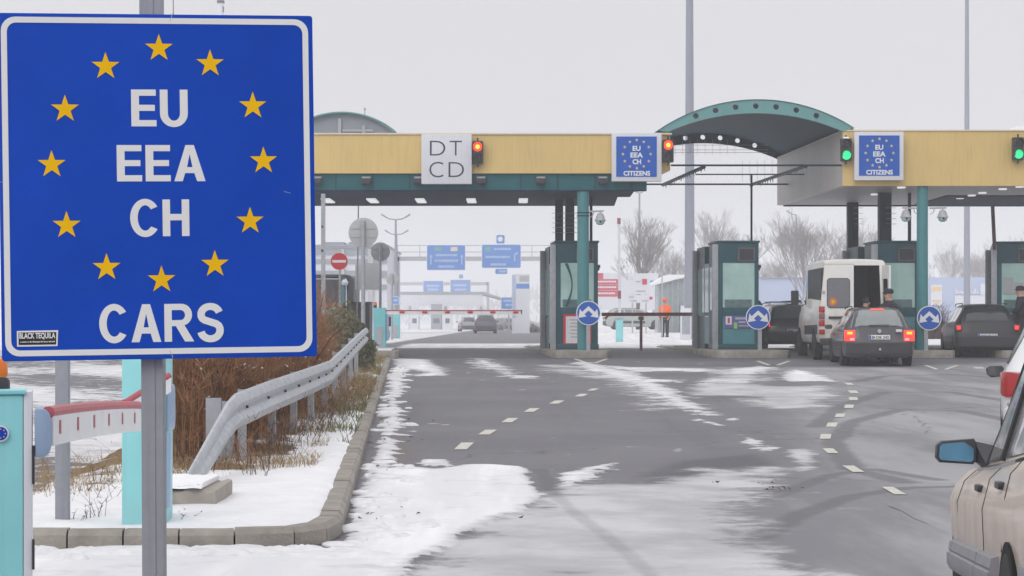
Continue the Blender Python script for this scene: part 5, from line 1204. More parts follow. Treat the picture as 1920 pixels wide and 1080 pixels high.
# black car behind the last island, right
loc = at(1852, 671); suv, B2 = estate('dirty black estate car at the rightmost booth, its tail lights dull red', loc, R(-5.5), pBlk2, 'carglassdark', 1.03)
for sgn in (1, -1):
    a, c_ = (.70, .852) if sgn > 0 else (-.852, -.70)
    lamp(suv, a, c_, -.02, .18, .74, .90, TL); lamp(suv, a+.03, c_-.03, -.026, -.019, .78, .87, TLon, 'tail_lamp_bulb')
plate_no(suv, .0, .60, 'WW 8512 F', 'panelgrey')
# black estate ahead of the van
loc = at(1487, 658); blk, B3 = estate('black estate car with a roof rack, half hidden by the white van', loc, R(2), pBlk, 'carglass', 1.0)
for sgn in (1, -1):
    a, c_ = (.70, .852) if sgn > 0 else (-.852, -.70)
    lamp(blk, a, c_, -.02, .2, .70, .88, TL); lamp(blk, a+.02, c_-.02, -.027, -.019, .745, .84, TLon, 'tail_lamp_bulb')
b = MB(0)
for y in (.75, 1.7): b.beam((-.62, y, 1.52), (.62, y, 1.52), .05, .03)
b.bx(-.05, .1, .7, 2.0, 1.535, 1.56); b.build('roof_rack', M['plastic'], blk)
plate_no(blk, .0, .62, 'BMR 317', 'panelgrey')

# white high roof van, right rear door swung open
loc = at(1602.5, 676.5); van = thing('white_van', 'dirty white high roof van with one rear door open, ahead of the graphite estate', 'van', loc, R(-1.2)); van.scale = (1, 1, 1.085)
VAN = [(.0, .955, .45, 1.30, 2.47, .80), (.12, .965, .42, 1.32, 2.51, .81), (2.2, .97, .4, 1.32, 2.53, .82), (3.9, .97, .4, 1.30, 2.48, .82), (4.2, .96, .4, 1.28, 2.36, .80), (4.75, .95, .4, 1.24, 1.72, .82), (4.95, .94, .4, 1.15, 1.26, .84), (5.45, .88, .42, .85, .98, .78), (5.58, .78, .45, .7, .8, .7)]
VB = Body(VAN); b = MB(0); rings = []
for s_ in VAN: h_ = VB.sec(s_[0]); rings.append([(x, s_[0], z) for x, z in h_]+[(-x, s_[0], z) for x, z in reversed(h_[1:-1])])
b.loft(rings, caps=False); n0 = len(rings[0]); b.add(rings[-1], [tuple(range(n0))])
h_ = VB.sec(0); outer = [(x, z) for x, z in h_]+[(-x, z) for x, z in reversed(h_[1:-1])]
hole = [(-.02, .62), (.74, .62), (.66, 2.36), (-.02, 2.36)]
b.plate(Fr((0, 0, 0)), outer, -.05, 0, [hole]); b.build('body', pVan, van, smooth=True)
b = MB(0); b.bx(-.78, .78, 3.0, 3.03, .6, 2.4); b.bx(-.78, .78, .06, 3.0, .58, .615); b.bx(-.9, -.78, .06, 3, .6, 2.3); b.bx(.78, .86, .06, 3, .6, 2.3); b.bx(-.78, .78, .06, 3., 2.40, 2.42); b.build('cargo_bay', M['plastic'], van)
b = MB(0); b.plate(Fr((0, -.012, 0)), rrect(-.73, -.14, 1.32, 2.03, .08), -.0, .008); w_ = b.build('rear_window', mat('van_glass', C(112, 112, 118), .12, var=.08, spec=.8), van)
b = MB(0); b.plate(Fr((-.58, -.022, 1.46)), circ(0, 0, .105, 24), 0, .003); s_ = b.build('round_sticker', mat('sticker_orange', C(205, 110, 60), .6), w_)
b = MB(0); b.plate(Fr((-.58, -.0265, 1.46)), star(0, 0, .075), 0, .001); b.build('sticker_star', M['gold'], s_)
b = MB(0); b.plate(Fr((0, -.011, 0)), rrect(-.745, -.125, 1.305, 2.045, .09), 0, .003, [rrect(-.73, -.14, 1.32, 2.03, .08)]); b.build('window_seal', M['black'], van)
b = MB(0); b.bx(-.025, -.018, -.004, .0, .6, 2.38); b.bx(-.80, -.02, -.004, -.0005, 2.385, 2.392); b.build('door_gap', M['black'], van)
b = MB(0); b.bx(-.70, -.18, -.05, -.001, 1.04, 1.10); b.build('door_step_trim', M['plastic'], van, bevel=.01)
b = MB(0); b.bx(-.86, -.80, -.03, -.001, 1.67, 1.73); b.build('hinge', M['plastic'], van)
hy = -.01                              # open leaf, hinged at the right edge
fd = Fr((.73, hy, 0), (math.cos(R(-83)), math.sin(R(-83)), 0), (0, 0, 1))
b.plate(fd, [(.0, .62), (.74, .62), (.74, 2.34), (.06, 2.36)], -.03, .02, [rrect(.10, .62, 1.34, 2.02, .07)]); dr = b.build('rear_door', pVan, van)
b = MB(0); b.plate(fd, rrect(.10, .62, 1.34, 2.02, .07), -.008, .0); b.build('door_window', M['carglassdark'], dr)
for x0_, z0_, z1_ in ((0, 1.28, 1.46), (0, 1.10, 1.275), (0, .92, 1.095), (0, .70, .85)):
    for sgn in (1, -1):
        xx = sorted((sgn*.80, sgn*.955)); lamp(van, xx[0], xx[1], -.025, .05, z0_*.93, z1_*.93-.01, TL if z0_ != 1.10 else M['redbrown'])
b = MB(0); b.bx(-.93, .93, -.09, .05, .38, .56); b.build('rear_bumper', M['plastic'], van, bevel=.03)
for sgn in (1, -1):
    for y in (1.05, 4.55):
        b = MB(0); b.lathe([(0, -.03), (.42, -.03), (.42, .02), (0, .02)], (sgn*.955, y, .40), 22, (sgn, 0, 0)); b.build('wheel_arch', M['arch_black'], van)
        wheel(van, sgn*.87, y, .345, sgn, .22)
    b = MB(0); VB.side(b, [(y, 3.1, 3.7) for y in (.3, 1.5, 3.2)], sgn, .012); b.build('rubbing_strip', M['plastic'], van, recalc=False)
    b = MB(0); VB.side(b, [(y, 6.1, 6.9-(max(0, y-4.0))*.4) for y in (3.35, 3.8, 4.2, 4.5)], sgn); b.build('side_window', M['carglass'], van, recalc=False)
    b = MB(0); b.bx(*sorted((sgn*1.0, sgn*1.22)), 4.35, 4.47, 1.42, 1.80); mm = b.build('wing_mirror', M['plastic'], van, bevel=.03)
    b = MB(0); b.bx(*sorted((sgn*.93, sgn*1.0)), 4.38, 4.43, 1.5, 1.55); b.build('mirror_arm', M['plastic'], mm)
b = MB(0); rows = [[V3(-.70, y+.01, z+.015), V3(.70, y+.01, z+.015)] for y, z in ((4.25, 2.28), (4.5, 2.01), (4.72, 1.76))]; b.loft(rows, caps=False, closed=False); b.build('windscreen', M['carglass'], van, recalc=False)

# white hatchback cut by the right edge
loc = V3(PX(1866, 900, 20.2).x+.93, 20.2, float(np.interp(20.2, GY, GZ)))
HAT = [(0, .74, .36, .52, .62, .70), (.03, .80, .30, .70, .84, .68), (.08, .82, .27, .92, .98, .64), (.30, .83, .25, .94, 1.28, .60), (.55, .84, .2, .94, 1.42, .57), (1.2, .84, .2, .93, 1.48, .57), (2.1, .84, .2, .92, 1.46, .57), (2.6, .84, .2, .91, 1.36, .57), (3.25, .83, .2, .90, .98, .66), (3.8, .79, .24, .75, .82, .6), (4.0, .66, .3, .5, .6, .5)]
hat = thing('white_hatchback', 'white hatchback with a red tail light, cut by the right edge behind the beige car', 'car', loc, R(-12.5))
HB = Body(HAT); b = MB(0); HB.mesh(b, [s_[0] for s_ in HAT]); b.build('body', pWht, hat, smooth=True)
rows = []
for y in (.13, .22, .32, .44, .52):
    p = HB.pt(y, 9); e_ = HB.pt(y, 7.4); rows.append([V3(-e_.x*.9, y-.004, e_.z+.006), V3(-p.x, y-.01, p.z+.01), V3(p.x, y-.01, p.z+.01), V3(e_.x*.9, y-.004, e_.z+.006)])
b = MB(0); b.loft(rows, caps=False, closed=False); b.build('rear_window', M['carglasssky'], hat, smooth=True, recalc=False)
for sgn in (1, -1):
    b = MB(0)                                                             # wrap-round lamp cluster
    path = [(.55, -.075, .735, .905), (.70, -.065, .70, .915), (.80, -.03, .68, .925), (.85, .06, .69, .925), (.862, .20, .72, .915), (.862, .33, .76, .90)]
    b.loft([[(sgn*x, y, z0_), (sgn*x, y, z1_), (sgn*(x-.10), y+.10, z1_), (sgn*(x-.10), y+.10, z0_)] for x, y, z0_, z1_ in path]); l_ = b.build('tail_light', TL, hat, bevel=.012)
    b = MB(0); b.loft([[(sgn*x, y, z) for x, y, z in ((.57, -.082+d, .76), (.69, -.072+d, .74), (.69, -.072+d, .88), (.57, -.082+d, .88))] for d in (-.004, .03)]); b.build('tail_lamp_bulb', TLon, l_, bevel=.01)
    for y0, y1 in ((.62, 1.25), (1.32, 2.0), (2.06, 2.75)):
        b = MB(0); HB.side(b, [(y0+(y1-y0)*i/4, 6.1, 6.9-max(0, (y0+(y1-y0)*i/4)-2.35)*1.2) for i in range(5)], sgn); b.build('side_window', M['carglasssky'], hat, recalc=False)
    for y in (.75, 3.15): wheel(hat, sgn*.74, y, .30, sgn)
    mirror(hat, sgn*.80, 2.5, .875, sgn, .92)
b = MB(0); b.loft([[(x, y, z) for x, y in ((-.83, .12), (-.79, -.02), (-.5, -.06), (.5, -.06), (.79, -.02), (.83, .12))] for z in (.28, .34, .52, .58)]); b.build('rear_bumper', pWht, hat, bevel=.02)

# champagne saloon in the right foreground
BE = [(-3.2, .70, .42, .66, .84, .66), (-3.05, .80, .34, .90, .98, .66), (-2.5, .84, .25, .92, 1.0, .64), (-2.1, .85, .22, .875, 1.24, .62), (-1.75, .855, .2, .858, 1.36, .61), (-1.1, .86, .2, .82, 1.385, .61), (-.55, .86, .2, .79, 1.36, .61), (-.25, .86, .2, .785, 1.22, .635), (.20, .86, .2, .765, .85, .70), (.6, .86, .2, .75, .82, .70), (1.2, .84, .22, .72, .78, .64), (1.5, .76, .26, .62, .70, .58), (1.62, .62, .32, .5, .58, .5)]
yawB = R(-7.6); mb = PX(1848, 874, 9.75)
rt = V3(math.cos(yawB), math.sin(yawB), 0); ctr = mb+rt*.765
bei = thing('beige_saloon', 'dirty beige saloon with black door mirror and grey side mouldings at the right edge', 'car', (ctr.x, ctr.y, -.70), yawB, rot=(R(-2.2), 0, yawB))
BB = Body(BE, .11); ysb = sorted(set([s_[0] for s_ in BE]+[x*.15 for x in range(-20, 9)]))
b = MB(0); BB.mesh(b, ysb); b.build('body', pBei, bei, smooth=True)
for sgn in (1, -1):
    def strip_(pts, name, m, off=.004, par=bei):
        b = MB(0); BB.side(b, pts, sgn, off); return b.build(name, m, par, recalc=False)
    ya = [.10, -.02, -.10, -.155]
    # quarter light, front glass, rear glass
    strip_([(.13, 6.04, 6.06), (.02, 6.04, 6.52), (-.08, 6.04, 6.86), (-.12, 6.04, 6.9)], 'quarter_light', M['carglasssky'], .005)
    strip_([(-.15, 6.05, 6.9)]+[(y, 6.05, 6.9) for y in (-.3, -.5, -.85)], 'side_window', M['carglasssky'], .005)
    strip_([(y, 6.05, 6.9) for y in (-.95, -1.2, -1.5)]+[(-1.70, 6.05, 6.7)], 'side_window', M['carglasssky'], .005)
    b = MB(0)                                                             # black seals: pillar, divider, sill
    e_ = [BB.pt(y, k, sgn) for y, k in ((.21, 6.02), (.10, 6.32), (0, 6.66), (-.10, 6.93), (-.17, 6.97), (-.45, 6.97), (-1.0, 6.97), (-1.75, 6.9))]
    b.tube(e_, .013, 6); b.tube([BB.pt(y, k, sgn) for y, k in ((-.135, 6.03), (-.135, 6.5), (-.14, 6.93))], .012, 6)
    b.tube([BB.pt(y, k, sgn) for y, k in ((-.90, 6.03), (-.92, 6.9))], .022, 6); b.tube([BB.pt(y, 6.01, sgn)+V3(sgn*.004, 0, 0) for y in (.18, -.4, -.9)], .006, 5); b.tube([BB.pt(y, 6.0, sgn)+V3(sgn*.004, 0, 0) for y in (-.9, -1.3, -1.8)], .009, 5)
    b.build('window_seal', M['black'], bei)
    b = MB(0); b.tube([BB.pt(y, 5.93, sgn)+V3(sgn*.004, 0, 0) for y in (.2, 0, -.4, -.8, -1.5)], .011, 6); b.build('waist_trim', M['chrome'], bei)
    for path in ([(-.92, 5.9), (-.95, 5.0), (-.97, 4), (-.97, 3.2), (-.97, 2.4)], [(.36, 5.9), (.40, 5), (.42, 4), (.40, 2.6)], [(-1.66, 5.95), (-1.75, 5.4), (-1.77, 5), (-1.76, 4.4), (-1.70, 3.4)]):   # shut lines
        b = MB(0); b.tube([BB.pt(y, k, sgn) for y, k in path], .0032, 5); b.build('shut_line', M['black'], bei)
    for y in (-.64, -1.55):
        b = MB(0); p = BB.pt(y, 4.72, sgn); b.bx(*sorted((p.x-sgn*.005, p.x+sgn*.024)), y-.075, y+.075, p.z-.014, p.z+.016); b.build('door_handle', M['plastic'], bei, bevel=.008)
    b = MB(0)                                                             # stepped side mouldings
    for y0, y1 in ((.62, .44), (.42, -.95), (-.97, -1.58)):
        rings = []
        for y in [y0+(y1-y0)*i/4 for i in range(5)]:
            p = BB.pt(y, 3.3, sgn); q = -.02-.03*y; rings.append([(p.x+sgn*a, y, z+q) for a, z in ((-.02, .30), (.030, .305), (.044, .335), (.044, .385), (.030, .392), (.036, .402), (.028, .44), (-.02, .455))])
        b.loft(rings)
    b.build('side_moulding', mat('moulding_grey', C(138, 138, 144), .5, var=.1), bei, smooth=True)
    for y in (.90, -1.95):
        b = MB(0); b.lathe([(0, -.05), (.335, -.05), (.335, .004), (0, .004)], (sgn*(.822 if y > 0 else .853), y, .29 if y > 0 else .22), 30, (sgn, 0, 0)); b.build('wheel_arch', M['arch_black'], bei)
        w_ = wheel(bei, sgn*(.70 if y > 0 else .765), y, .30, sgn)
        if y < 0: w_.location.z = -.075
        else: w_.location.z = .03
    p = BB.pt(1.30, 4.0, sgn); b = MB(0); b.bx(*sorted((p.x-sgn*.02, p.x+sgn*.012)), 1.2, 1.42, .50, .56); b.build('side_marker', M['orange'], bei, bevel=.006)
    # door mirror with its sail foot
    b = MB(0); rr_ = lambda x0_, x1_, z0_, z1_, y: [(sgn*x0_, y, z0_+.02), (sgn*(x0_+.015), y, z0_+.004), (sgn*(x1_-.02), y, z0_+.012), (sgn*x1_, y, z0_+.035), (sgn*(x1_-.004), y, z1_-.03), (sgn*(x1_-.025), y, z1_-.012), (sgn*(x0_+.01), y, z1_), (sgn*x0_, y, z1_-.02)]
    mz0, mz1 = .785, .905
    b.loft([rr_(.805, .985, mz0, mz1, -.02), rr_(.802, .99, mz0-.002, mz1+.002, .03), rr_(.82, .96, mz0+.015, mz1-.02, .10), rr_(.85, .92, mz0+.04, mz1-.05, .125)])
    mm = b.build('door_mirror', M['plastic'], bei, bevel=.006)
    b = MB(0); fm_ = Fr((0, -.0215, 0)); q = [(.818, mz0+.024), (.832, mz0+.014), (.965, mz0+.022), (.974, mz0+.036), (.970, mz1-.036), (.958, mz1-.024), (.862, mz1-.014), (.818, mz1-.044)]
    b.plate(fm_, [(sgn*x, z) for x, z in q], 0, .002); b.build('mirror_glass', M['mirrorblue'] if 'mirrorblue' in M else M.setdefault('mirrorblue', mat('mirror_glass_blue', C(96, 146, 178), .12, metal=.6, var=.1, sc=4)), mm)
    b = MB(0); s3 = BB.pt(.02, 6.0, sgn); s4 = BB.pt(-.06, 6.5, sgn); s5 = BB.pt(.14, 6.02, sgn)
    b.loft([[(sgn*.815, -.0, mz0+.02), (sgn*.815, .09, mz0+.02), (sgn*.815, .09, mz1-.02), (sgn*.815, .0, mz1-.01)], [(sgn*(abs(s3.x)-.01), -.05, s3.z-.0), (sgn*(abs(s5.x)), .17, s5.z-.0), (sgn*(abs(s5.x)-.03), .10, s5.z+.09), (sgn*(abs(s4.x)-.0), -.02, s4.z-.02)]]); b.build('mirror_foot', M['plastic'], mm)
b = pane(BB, (-.53, -.40, -.25, -.1, .05, .19)); b.build('windscreen', M['carglasssky'], bei, recalc=False)
for sgn in (1, -1): lamp(bei, *sorted((sgn*.50, sgn*.795)), -3.16, -2.98, .66, .84, TL)
b = pane(BB, (-1.8, -1.95, -2.1, -2.3, -2.48)); b.build('rear_window', M['carglasssky'], bei, recalc=False)
mo = M['panelgrey']
b = MB(0); b.loft([[(x, y, z) for x, y in ((-.87, -2.46), (-.85, -3.05), (-.6, -3.26), (.6, -3.26), (.85, -3.05), (.87, -2.46), (.8, -2.46), (.78, -3.0), (-.78, -3.0), (-.8, -2.46))] for z in (.30, .35, .47, .51)]); b.build('rear_bumper', bpy.data.materials['moulding_grey'], bei, bevel=.015)

# far cars beyond the station
def far_car(px, py, Y, yaw, paint, label, scale=1., z=None):
    p = PX(px, py, Y); p.z = float(gz(p.x, Y)) if z is None else z
    t_, B_ = estate(label, p, yaw, paint, 'carglassdark', scale, 'cars beyond the station', 'distant_car')
    for sgn in (1, -1): a, c_ = sorted((sgn*.70, sgn*.85)); lamp(t_, a, c_, -.02, .15, .70, .88, TL)
    return t_
far_car(911, 625, 167, R(2), mat('paint_blue_grey', C(70, 74, 92), .4), 'dark car driving away on the road beyond the left barrier')
far_car(880, 617, 215, R(6), mat('paint_silver', C(150, 152, 158), .4), 'paler car just left of the dark car on the road beyond')
far_car(958, 613, 260, R(35), mat('paint_mid_grey', C(120, 122, 130), .4), 'grey car far off at the right of the road beyond')
far_car(1133, 617, 150, R(-86), mat('paint_pale_green', C(168, 174, 170), .4), 'pale parked car seen from the side behind the red brown boom', 1.0)

# ------------------------------------------------------------------ people
def person(name_label, loc, yaw, H, jacket, trousers, cap=None, pose='stand', hold=None):
    t_ = thing('person', name_label, 'person', loc, yaw); s = H/1.75; ln = 0
    if pose == 'lean': ln = .38
    P_ = lambda x, y, z: (x*s, (y+max(0, z-.95)*ln)*s, z*s)
    arm = {'stand': ((.21, .02, 1.15), (.22, .12, .92), (.20, .18, .86)), 'lean': ((.23, .16, 1.2), (.18, .38, 1.08), (.16, .46, 1.06)), 'hands': ((.23, .02, 1.16), (.17, .22, 1.02), (.10, .28, 1.02))}[pose]
    body = [(P_(0, 0, .95), .115*s), (P_(0, 0, 1.12), .115*s), (P_(0, 0, 1.36), .13*s), (P_(0, 0.0, 1.49), .075*s), (P_(0, .02, 1.555), (.088*s, .10*s)), (P_(0, .025, 1.64), (.098*s, .115*s)), (P_(0, .015, 1.72), .085*s)]
    ed = [(i, i+1) for i in range(6)]
    for sg in (1, -1):
        b0 = len(body); body += [(P_(sg*.19, 0, 1.40), .052*s)]+[(P_(sg*a, y, z), r_*s) for (a, y, z), r_ in zip(arm, (.042, .034, .03))]
        ed += [(2, b0), (b0, b0+1), (b0+1, b0+2), (b0+2, b0+3)]
        b1 = len(body); body += [(P_(sg*.095, 0, .88), .075*s), (P_(sg*.10, .02, .48), .055*s), (P_(sg*.10, -.01, .09), .04*s), (P_(sg*.105, .13, .045), .035*s)]
        ed += [(0, b1), (b1, b1+1), (b1+1, b1+2), (b1+2, b1+3)]
    meshob('body', skin(body, ed), M['skin'], t_)
    jk = [(P_(0, 0, .80), (.20*s, .17*s)), (P_(0, 0, 1.08), (.20*s, .165*s)), (P_(0, 0, 1.34), (.235*s, .18*s)), (P_(0, .0, 1.46), .13*s), (P_(0, .0, 1.52), .115*s)]; je = [(0, 1), (1, 2), (2, 3), (3, 4)]
    for sg in (1, -1):
        b0 = len(jk); jk += [(P_(sg*.215, 0, 1.37), .10*s), (P_(sg*arm[0][0]*1.04, arm[0][1], arm[0][2]), .085*s), (P_(sg*arm[1][0], arm[1][1], arm[1][2]), .068*s)]; je += [(2, b0), (b0, b0+1), (b0+1, b0+2)]
    meshob('jacket', skin(jk, je), M[jacket], t_)
    tr = [(P_(0, 0, .93), .17*s)]; te = []
    for sg in (1, -1):
        b1 = len(tr); tr += [(P_(sg*.10, 0, .84), .12*s), (P_(sg*.105, .02, .48), .092*s), (P_(sg*.105, 0, .07), .08*s)]; te += [(0, b1), (b1, b1+1), (b1+1, b1+2)]
    meshob('trousers', skin(tr, te), M[trousers], t_)
    b = MB(0); c_ = Vector(P_(0, .015, 1.665))
    if cap:
        b.lathe([(.0, -.03), (.118*s, -.03), (.128*s, .02), (.118*s, .07), (.07*s, .105), (0, .112)], c_+V3(0, 0, .03*s), 14); b.plate(Fr(c_+V3(0, .09*s, .02*s), (1, 0, 0), (0, 1, 0)), [(-.08*s, 0), (.08*s, 0), (.05*s, .085*s), (-.05*s, .085*s)], -.008, .004); b.build('cap', M[cap], t_, smooth=True)
    else:
        b.lathe([(.0, -.07), (.10*s, -.07), (.116*s, 0), (.105*s, .06), (.05*s, .10), (0, .105)], c_+V3(0, -.02*s, .035*s), 14); b.build('hair', M['black'], t_, smooth=True)
    b = MB(0); hd = Vector(P_(0, .025, 1.62))                             # eyes, brows, nose, mouth, ears
    for sg in (1, -1): b.lathe([(0, -.004), (.013*s, 0), (0, .006)], hd+V3(sg*.036*s, .098*s, .022*s), 8, (0, 1, 0)); b.beam(hd+V3(sg*.018*s, .104*s, .046*s), hd+V3(sg*.058*s, .092*s, .046*s), .01, .008)
    b.beam(hd+V3(-.026*s, .104*s, -.048*s), hd+V3(.026*s, .104*s, -.048*s), .008, .008); b.build('eyes_and_mouth', M['black'], t_)
    b = MB(0); b.loft([[hd+V3(-.008*s, .10*s, .03*s), hd+V3(.008*s, .10*s, .03*s), hd+V3(0, .106*s, .03*s)], [hd+V3(-.017*s, .10*s, -.016*s), hd+V3(.017*s, .10*s, -.016*s), hd+V3(0, .128*s, -.014*s)], [hd+V3(-.01*s, .10*s, -.024*s), hd+V3(.01*s, .10*s, -.024*s), hd+V3(0, .108*s, -.024*s)]])
    for sg in (1, -1): b.lathe([(0, -.01), (.028*s, -.004), (.03*s, .004), (0, .01)], hd+V3(sg*.098*s, .0, .0), 8, (sg, -.3, 0))
    b.build('nose_and_ears', M['skin'], t_)
    for sg in (1, -1):                                                    # five short fingers at each wrist
        w_ = Vector(P_(sg*arm[2][0], arm[2][1], arm[2][2])); e0 = Vector(P_(sg*arm[1][0], arm[1][1], arm[1][2])); d = (w_-e0).normalized(); r_ = d.cross(V3(0, 0, 1)).normalized() if abs(d.z) < .95 else V3(0, 1, 0)
        b = MB(0)
        for k, L_ in enumerate((.065, .078, .074, .058)):
            p0_ = w_+d*.02*s+r_*(k-1.5)*.02*s; p1_ = p0_+d*L_*.55*s; p2_ = p1_+(d*.6+V3(0, 0, -.6))*L_*.5*s; b.cyl(p0_, p1_, .010*s, n=6); b.cyl(p1_, p2_, .009*s, .007*s, n=6)
        p0_ = w_-d*.02*s-r_*sg*.03*s; b.cyl(p0_, p0_+(d*.6-r_*sg*.6)*.055*s, .011*s, .009*s, n=6); b.build('fingers', M['skin'], t_)
    b = MB(0)
    for sg in (1, -1): b.loft([[(sg*.105*s+x*s, y*s, z*s) for x, y in ((-.05, -.08), (.05, -.08), (.055, .1), (.03, .19), (-.03, .19), (-.055, .1))] for z in (.0, .06, .09)])
    b.build('shoes', M['black'], t_, smooth=True)
    return t_
p = PX(1667, 600, 56.5); person('man in a dark jacket and black peaked cap standing behind the open van', (p.x, p.y, -.25), R(115), 1.88, 'cloth', 'cloth', 'cloth', 'hands')
p = PX(1611, 600, 57.4); person('person in a navy jacket bending into the open rear of the van', (p.x, p.y, -.24), R(-60), 1.66, 'clothblue', 'clothblue', None, 'lean')
p = PX(1431, 600, 64.2); person('person in a black jacket leaning between the middle booth and the black estate', (p.x, p.y, -.06), R(80), 1.72, 'cloth', 'cloth', None, 'lean')
p = PX(1914, 600, 60.3); off = person('officer in dark uniform standing by the black estate at the right edge', (p.x, p.y, -.01), R(70), 1.78, 'cloth', 'cloth', 'cloth', 'hands')
b = MB(0); b.loft([[(.162*math.cos(a*.393), .132*math.sin(a*.393), z) for a in range(16)] for z in (.90, .94)]); b.build('belt', M['panelgrey'], off)
p = PX(1247, 600, 100); person('road worker in an orange vest standing by the shelter beyond the lanes', (p.x, p.y, float(gz(p.x, 100))-.0), R(160), 1.78, 'hivis', 'cloth', 'hivis', 'stand')
# ------------------------------------------------------------------ posts and signs on the left beyond the guardrail
def disc_back(px, py, r, Y, base_py, label, polew=.05, extra=0., top=None):
    x, z = X_(px, Y), Z_(py, Y); rr = r*Y/F; t_ = thing('round_sign', label, 'road sign', (x, Y, 0), group='round signs seen from behind')
    b = MB(); b.plate(Fr((x, Y+.06, z)), circ(0, 0, rr, 40), -.015, 0); d_ = b.build('disc', M['signback'], t_, bevel=.004)
    b = MB(); b.fbox(Fr((x, Y+.06, z)), -rr*.8, rr*.8, rr*.25, rr*.32, .001, .02); b.fbox(Fr((x, Y+.06, z)), -rr*.8, rr*.8, -rr*.32, -rr*.25, .001, .02); b.build('stiffener', M['signback'], d_)
    b = MB(); b.cyl((x, Y, Z_(base_py, Y)), (x, Y, z+rr*.8), polew, n=12); b.build('pole', M['steel'], t_, smooth=True); return t_
disc_back(681, 436, 28, 58.5, 664, 'large grey round sign seen from behind, on the pole at the end of the guardrail', .058)
disc_back(713, 472, 18, 72, 640, 'small darker grey round sign seen from behind, right of the large round sign', .05)
disc_back(735, 523, 11.5, 100, 640, 'smallest pale grey round sign seen from behind, low above the far gate', .05)
t_ = thing('square_sign', 'grey square sign seen from behind, between the poles of two round signs', 'road sign', (X_(690, 75), 75, 0)); Y = 75
b = MB(); b.bx(X_(666, Y), X_(715, Y), Y, Y+.03, Z_(543, Y), Z_(493, Y)); b.build('board', M['signback'], t_, bevel=.01)
b = MB(); b.cyl((X_(670, Y), Y+.08, -.3), (X_(670, Y), Y+.08, Z_(500, Y)), .03, n=8); b.cyl((X_(712, Y), Y+.08, -.3), (X_(712, Y), Y+.08, Z_(500, Y)), .03, n=8); b.build('pole', M['steel'], t_)
t_ = thing('steel_mast', 'slim galvanised mast with an open top beside the right edge of the big blue sign', 'pole', (X_(607, 55), 55, -.3)); Y = 55
b = MB(); b.bx(X_(602, Y), X_(609, Y), Y, Y+.12, -.4, Z_(363, Y)); b.bx(X_(606, Y), X_(610, Y), Y-.004, Y+.03, -.4, Z_(365, Y)); b.build('upright', M['steel'], t_)
b = MB()
for py in (425, 470): b.bx(X_(602.5, Y), X_(606, Y), Y-.02, Y-.006, Z_(py+2, Y), Z_(py-2, Y))
b.build('bolt', M['plastic'], t_)
t_ = thing('antenna_rod', 'thin grey rod above the large round sign', 'pole', (X_(671, 69), 69, 0)); Y = 69
b = MB(); b.cyl((X_(669, Y), Y, Z_(640, Y)), (X_(672, Y), Y, Z_(386, Y)), .022, n=6); b.build('rod', M['signback'], t_)
t_ = thing('no_entry_sign', 'red round no entry sign with a white bar above a turquoise post', 'road sign', (X_(636, 74), 74, 0)); Y = 74
fn = Fr((X_(636, Y), Y, Z_(490, Y))); b = MB(); b.plate(fn, circ(0, 0, .305, 36), -.015, 0); d_ = b.build('disc', M['signwhite'], t_)
b = MB(); b.plate(fn, circ(0, 0, .295, 36), .001, .003); b.build('red_face', M['red'], d_)
b = MB(); b.fbox(fn, -.235, .235, -.045, .045, .0035, .005); b.build('bar', M['signwhite'], d_)
b = MB(); b.cyl((X_(637, Y), Y+.06, 0), (X_(637, Y), Y+.06, Z_(484, Y)), .035, n=8); b.build('pole', M['steel'], t_)
t_ = thing('inspection_shelter', 'dark roofed shelter with a turquoise corner post behind the no entry sign', 'shelter', (X_(630, 76), 76, 0)); Y = 76
b = MB(); b.bx(X_(520, Y), X_(648, Y), Y, Y+4, Z_(518, Y), Z_(514.5, Y)); b.build('roof', M['darkwall'], t_)
b = MB(); b.bx(X_(636, Y), X_(645.5, Y), Y+.1, Y+.3, 0, Z_(518, Y)-.001); b.build('corner_post', M['boothlow'], t_)
b = MB(); b.plate(Fr((0, Y+.25, 0)), [(X_(649, Y), 0), (X_(662, Y), 0), (X_(662, Y), Z_(523, Y)), (X_(655, Y), Z_(516, Y)), (X_(649, Y), Z_(516, Y))], -3, 0); b.build('side_wall', M['darkwall'], t_)
b = MB(); b.bx(X_(520, Y), X_(635, Y), Y+3.2, Y+3.3, 0, Z_(520, Y)); b.build('rear_wall', M['greywall'], t_)
b = MB(); b.lathe([(0, 0), (.1, .02), (.13, .1), (.07, .2), (0, .22)], (X_(649, Y)-.05, Y+.05, Z_(535, Y)), 10); b.build('bell_lamp', M['panelgrey'], t_, smooth=True)
t_ = thing('dark_cabinet', 'dark grey cabinet standing behind the gate of the left lane', 'cabinet', (X_(672, 70), 70, 0)); Y = 70
b = MB(); b.bx(X_(654, Y), X_(693, Y), Y, Y+1.5, -.2, Z_(568, Y)); b.build('body', M['darkwall'], t_, bevel=.03)
b = MB(); b.bx(X_(652, Y), X_(695, Y), Y-.05, Y+1.55, Z_(568, Y)+.001, Z_(566, Y)); b.build('lid', M['plastic'], t_)
for px, py, Yb, lb in ((629, 572, 64, 'orange beacon glowing behind the olive shrub'), (616, 574, 70, 'smaller orange beacon left of the other behind the shrub')):
    t_ = thing('warning_beacon', lb, 'beacon', (X_(px, Yb), Yb, 0)); x, z = X_(px, Yb), Z_(py, Yb)
    b = MB(); b.lathe([(.07, 0), (.085, .06), (.06, .13), (0, .15)], (x, Yb, z-.07), 12); b.build('lens', M['orange'], t_, smooth=True)
    b = MB(); b.cyl((x, Yb, z-.15), (x, Yb, z-.071), .09, n=12); b.bx(x-.17, x+.17, Yb-.1, Yb+.2, -.2, z-.152); b.build('base', M['turq'], t_)

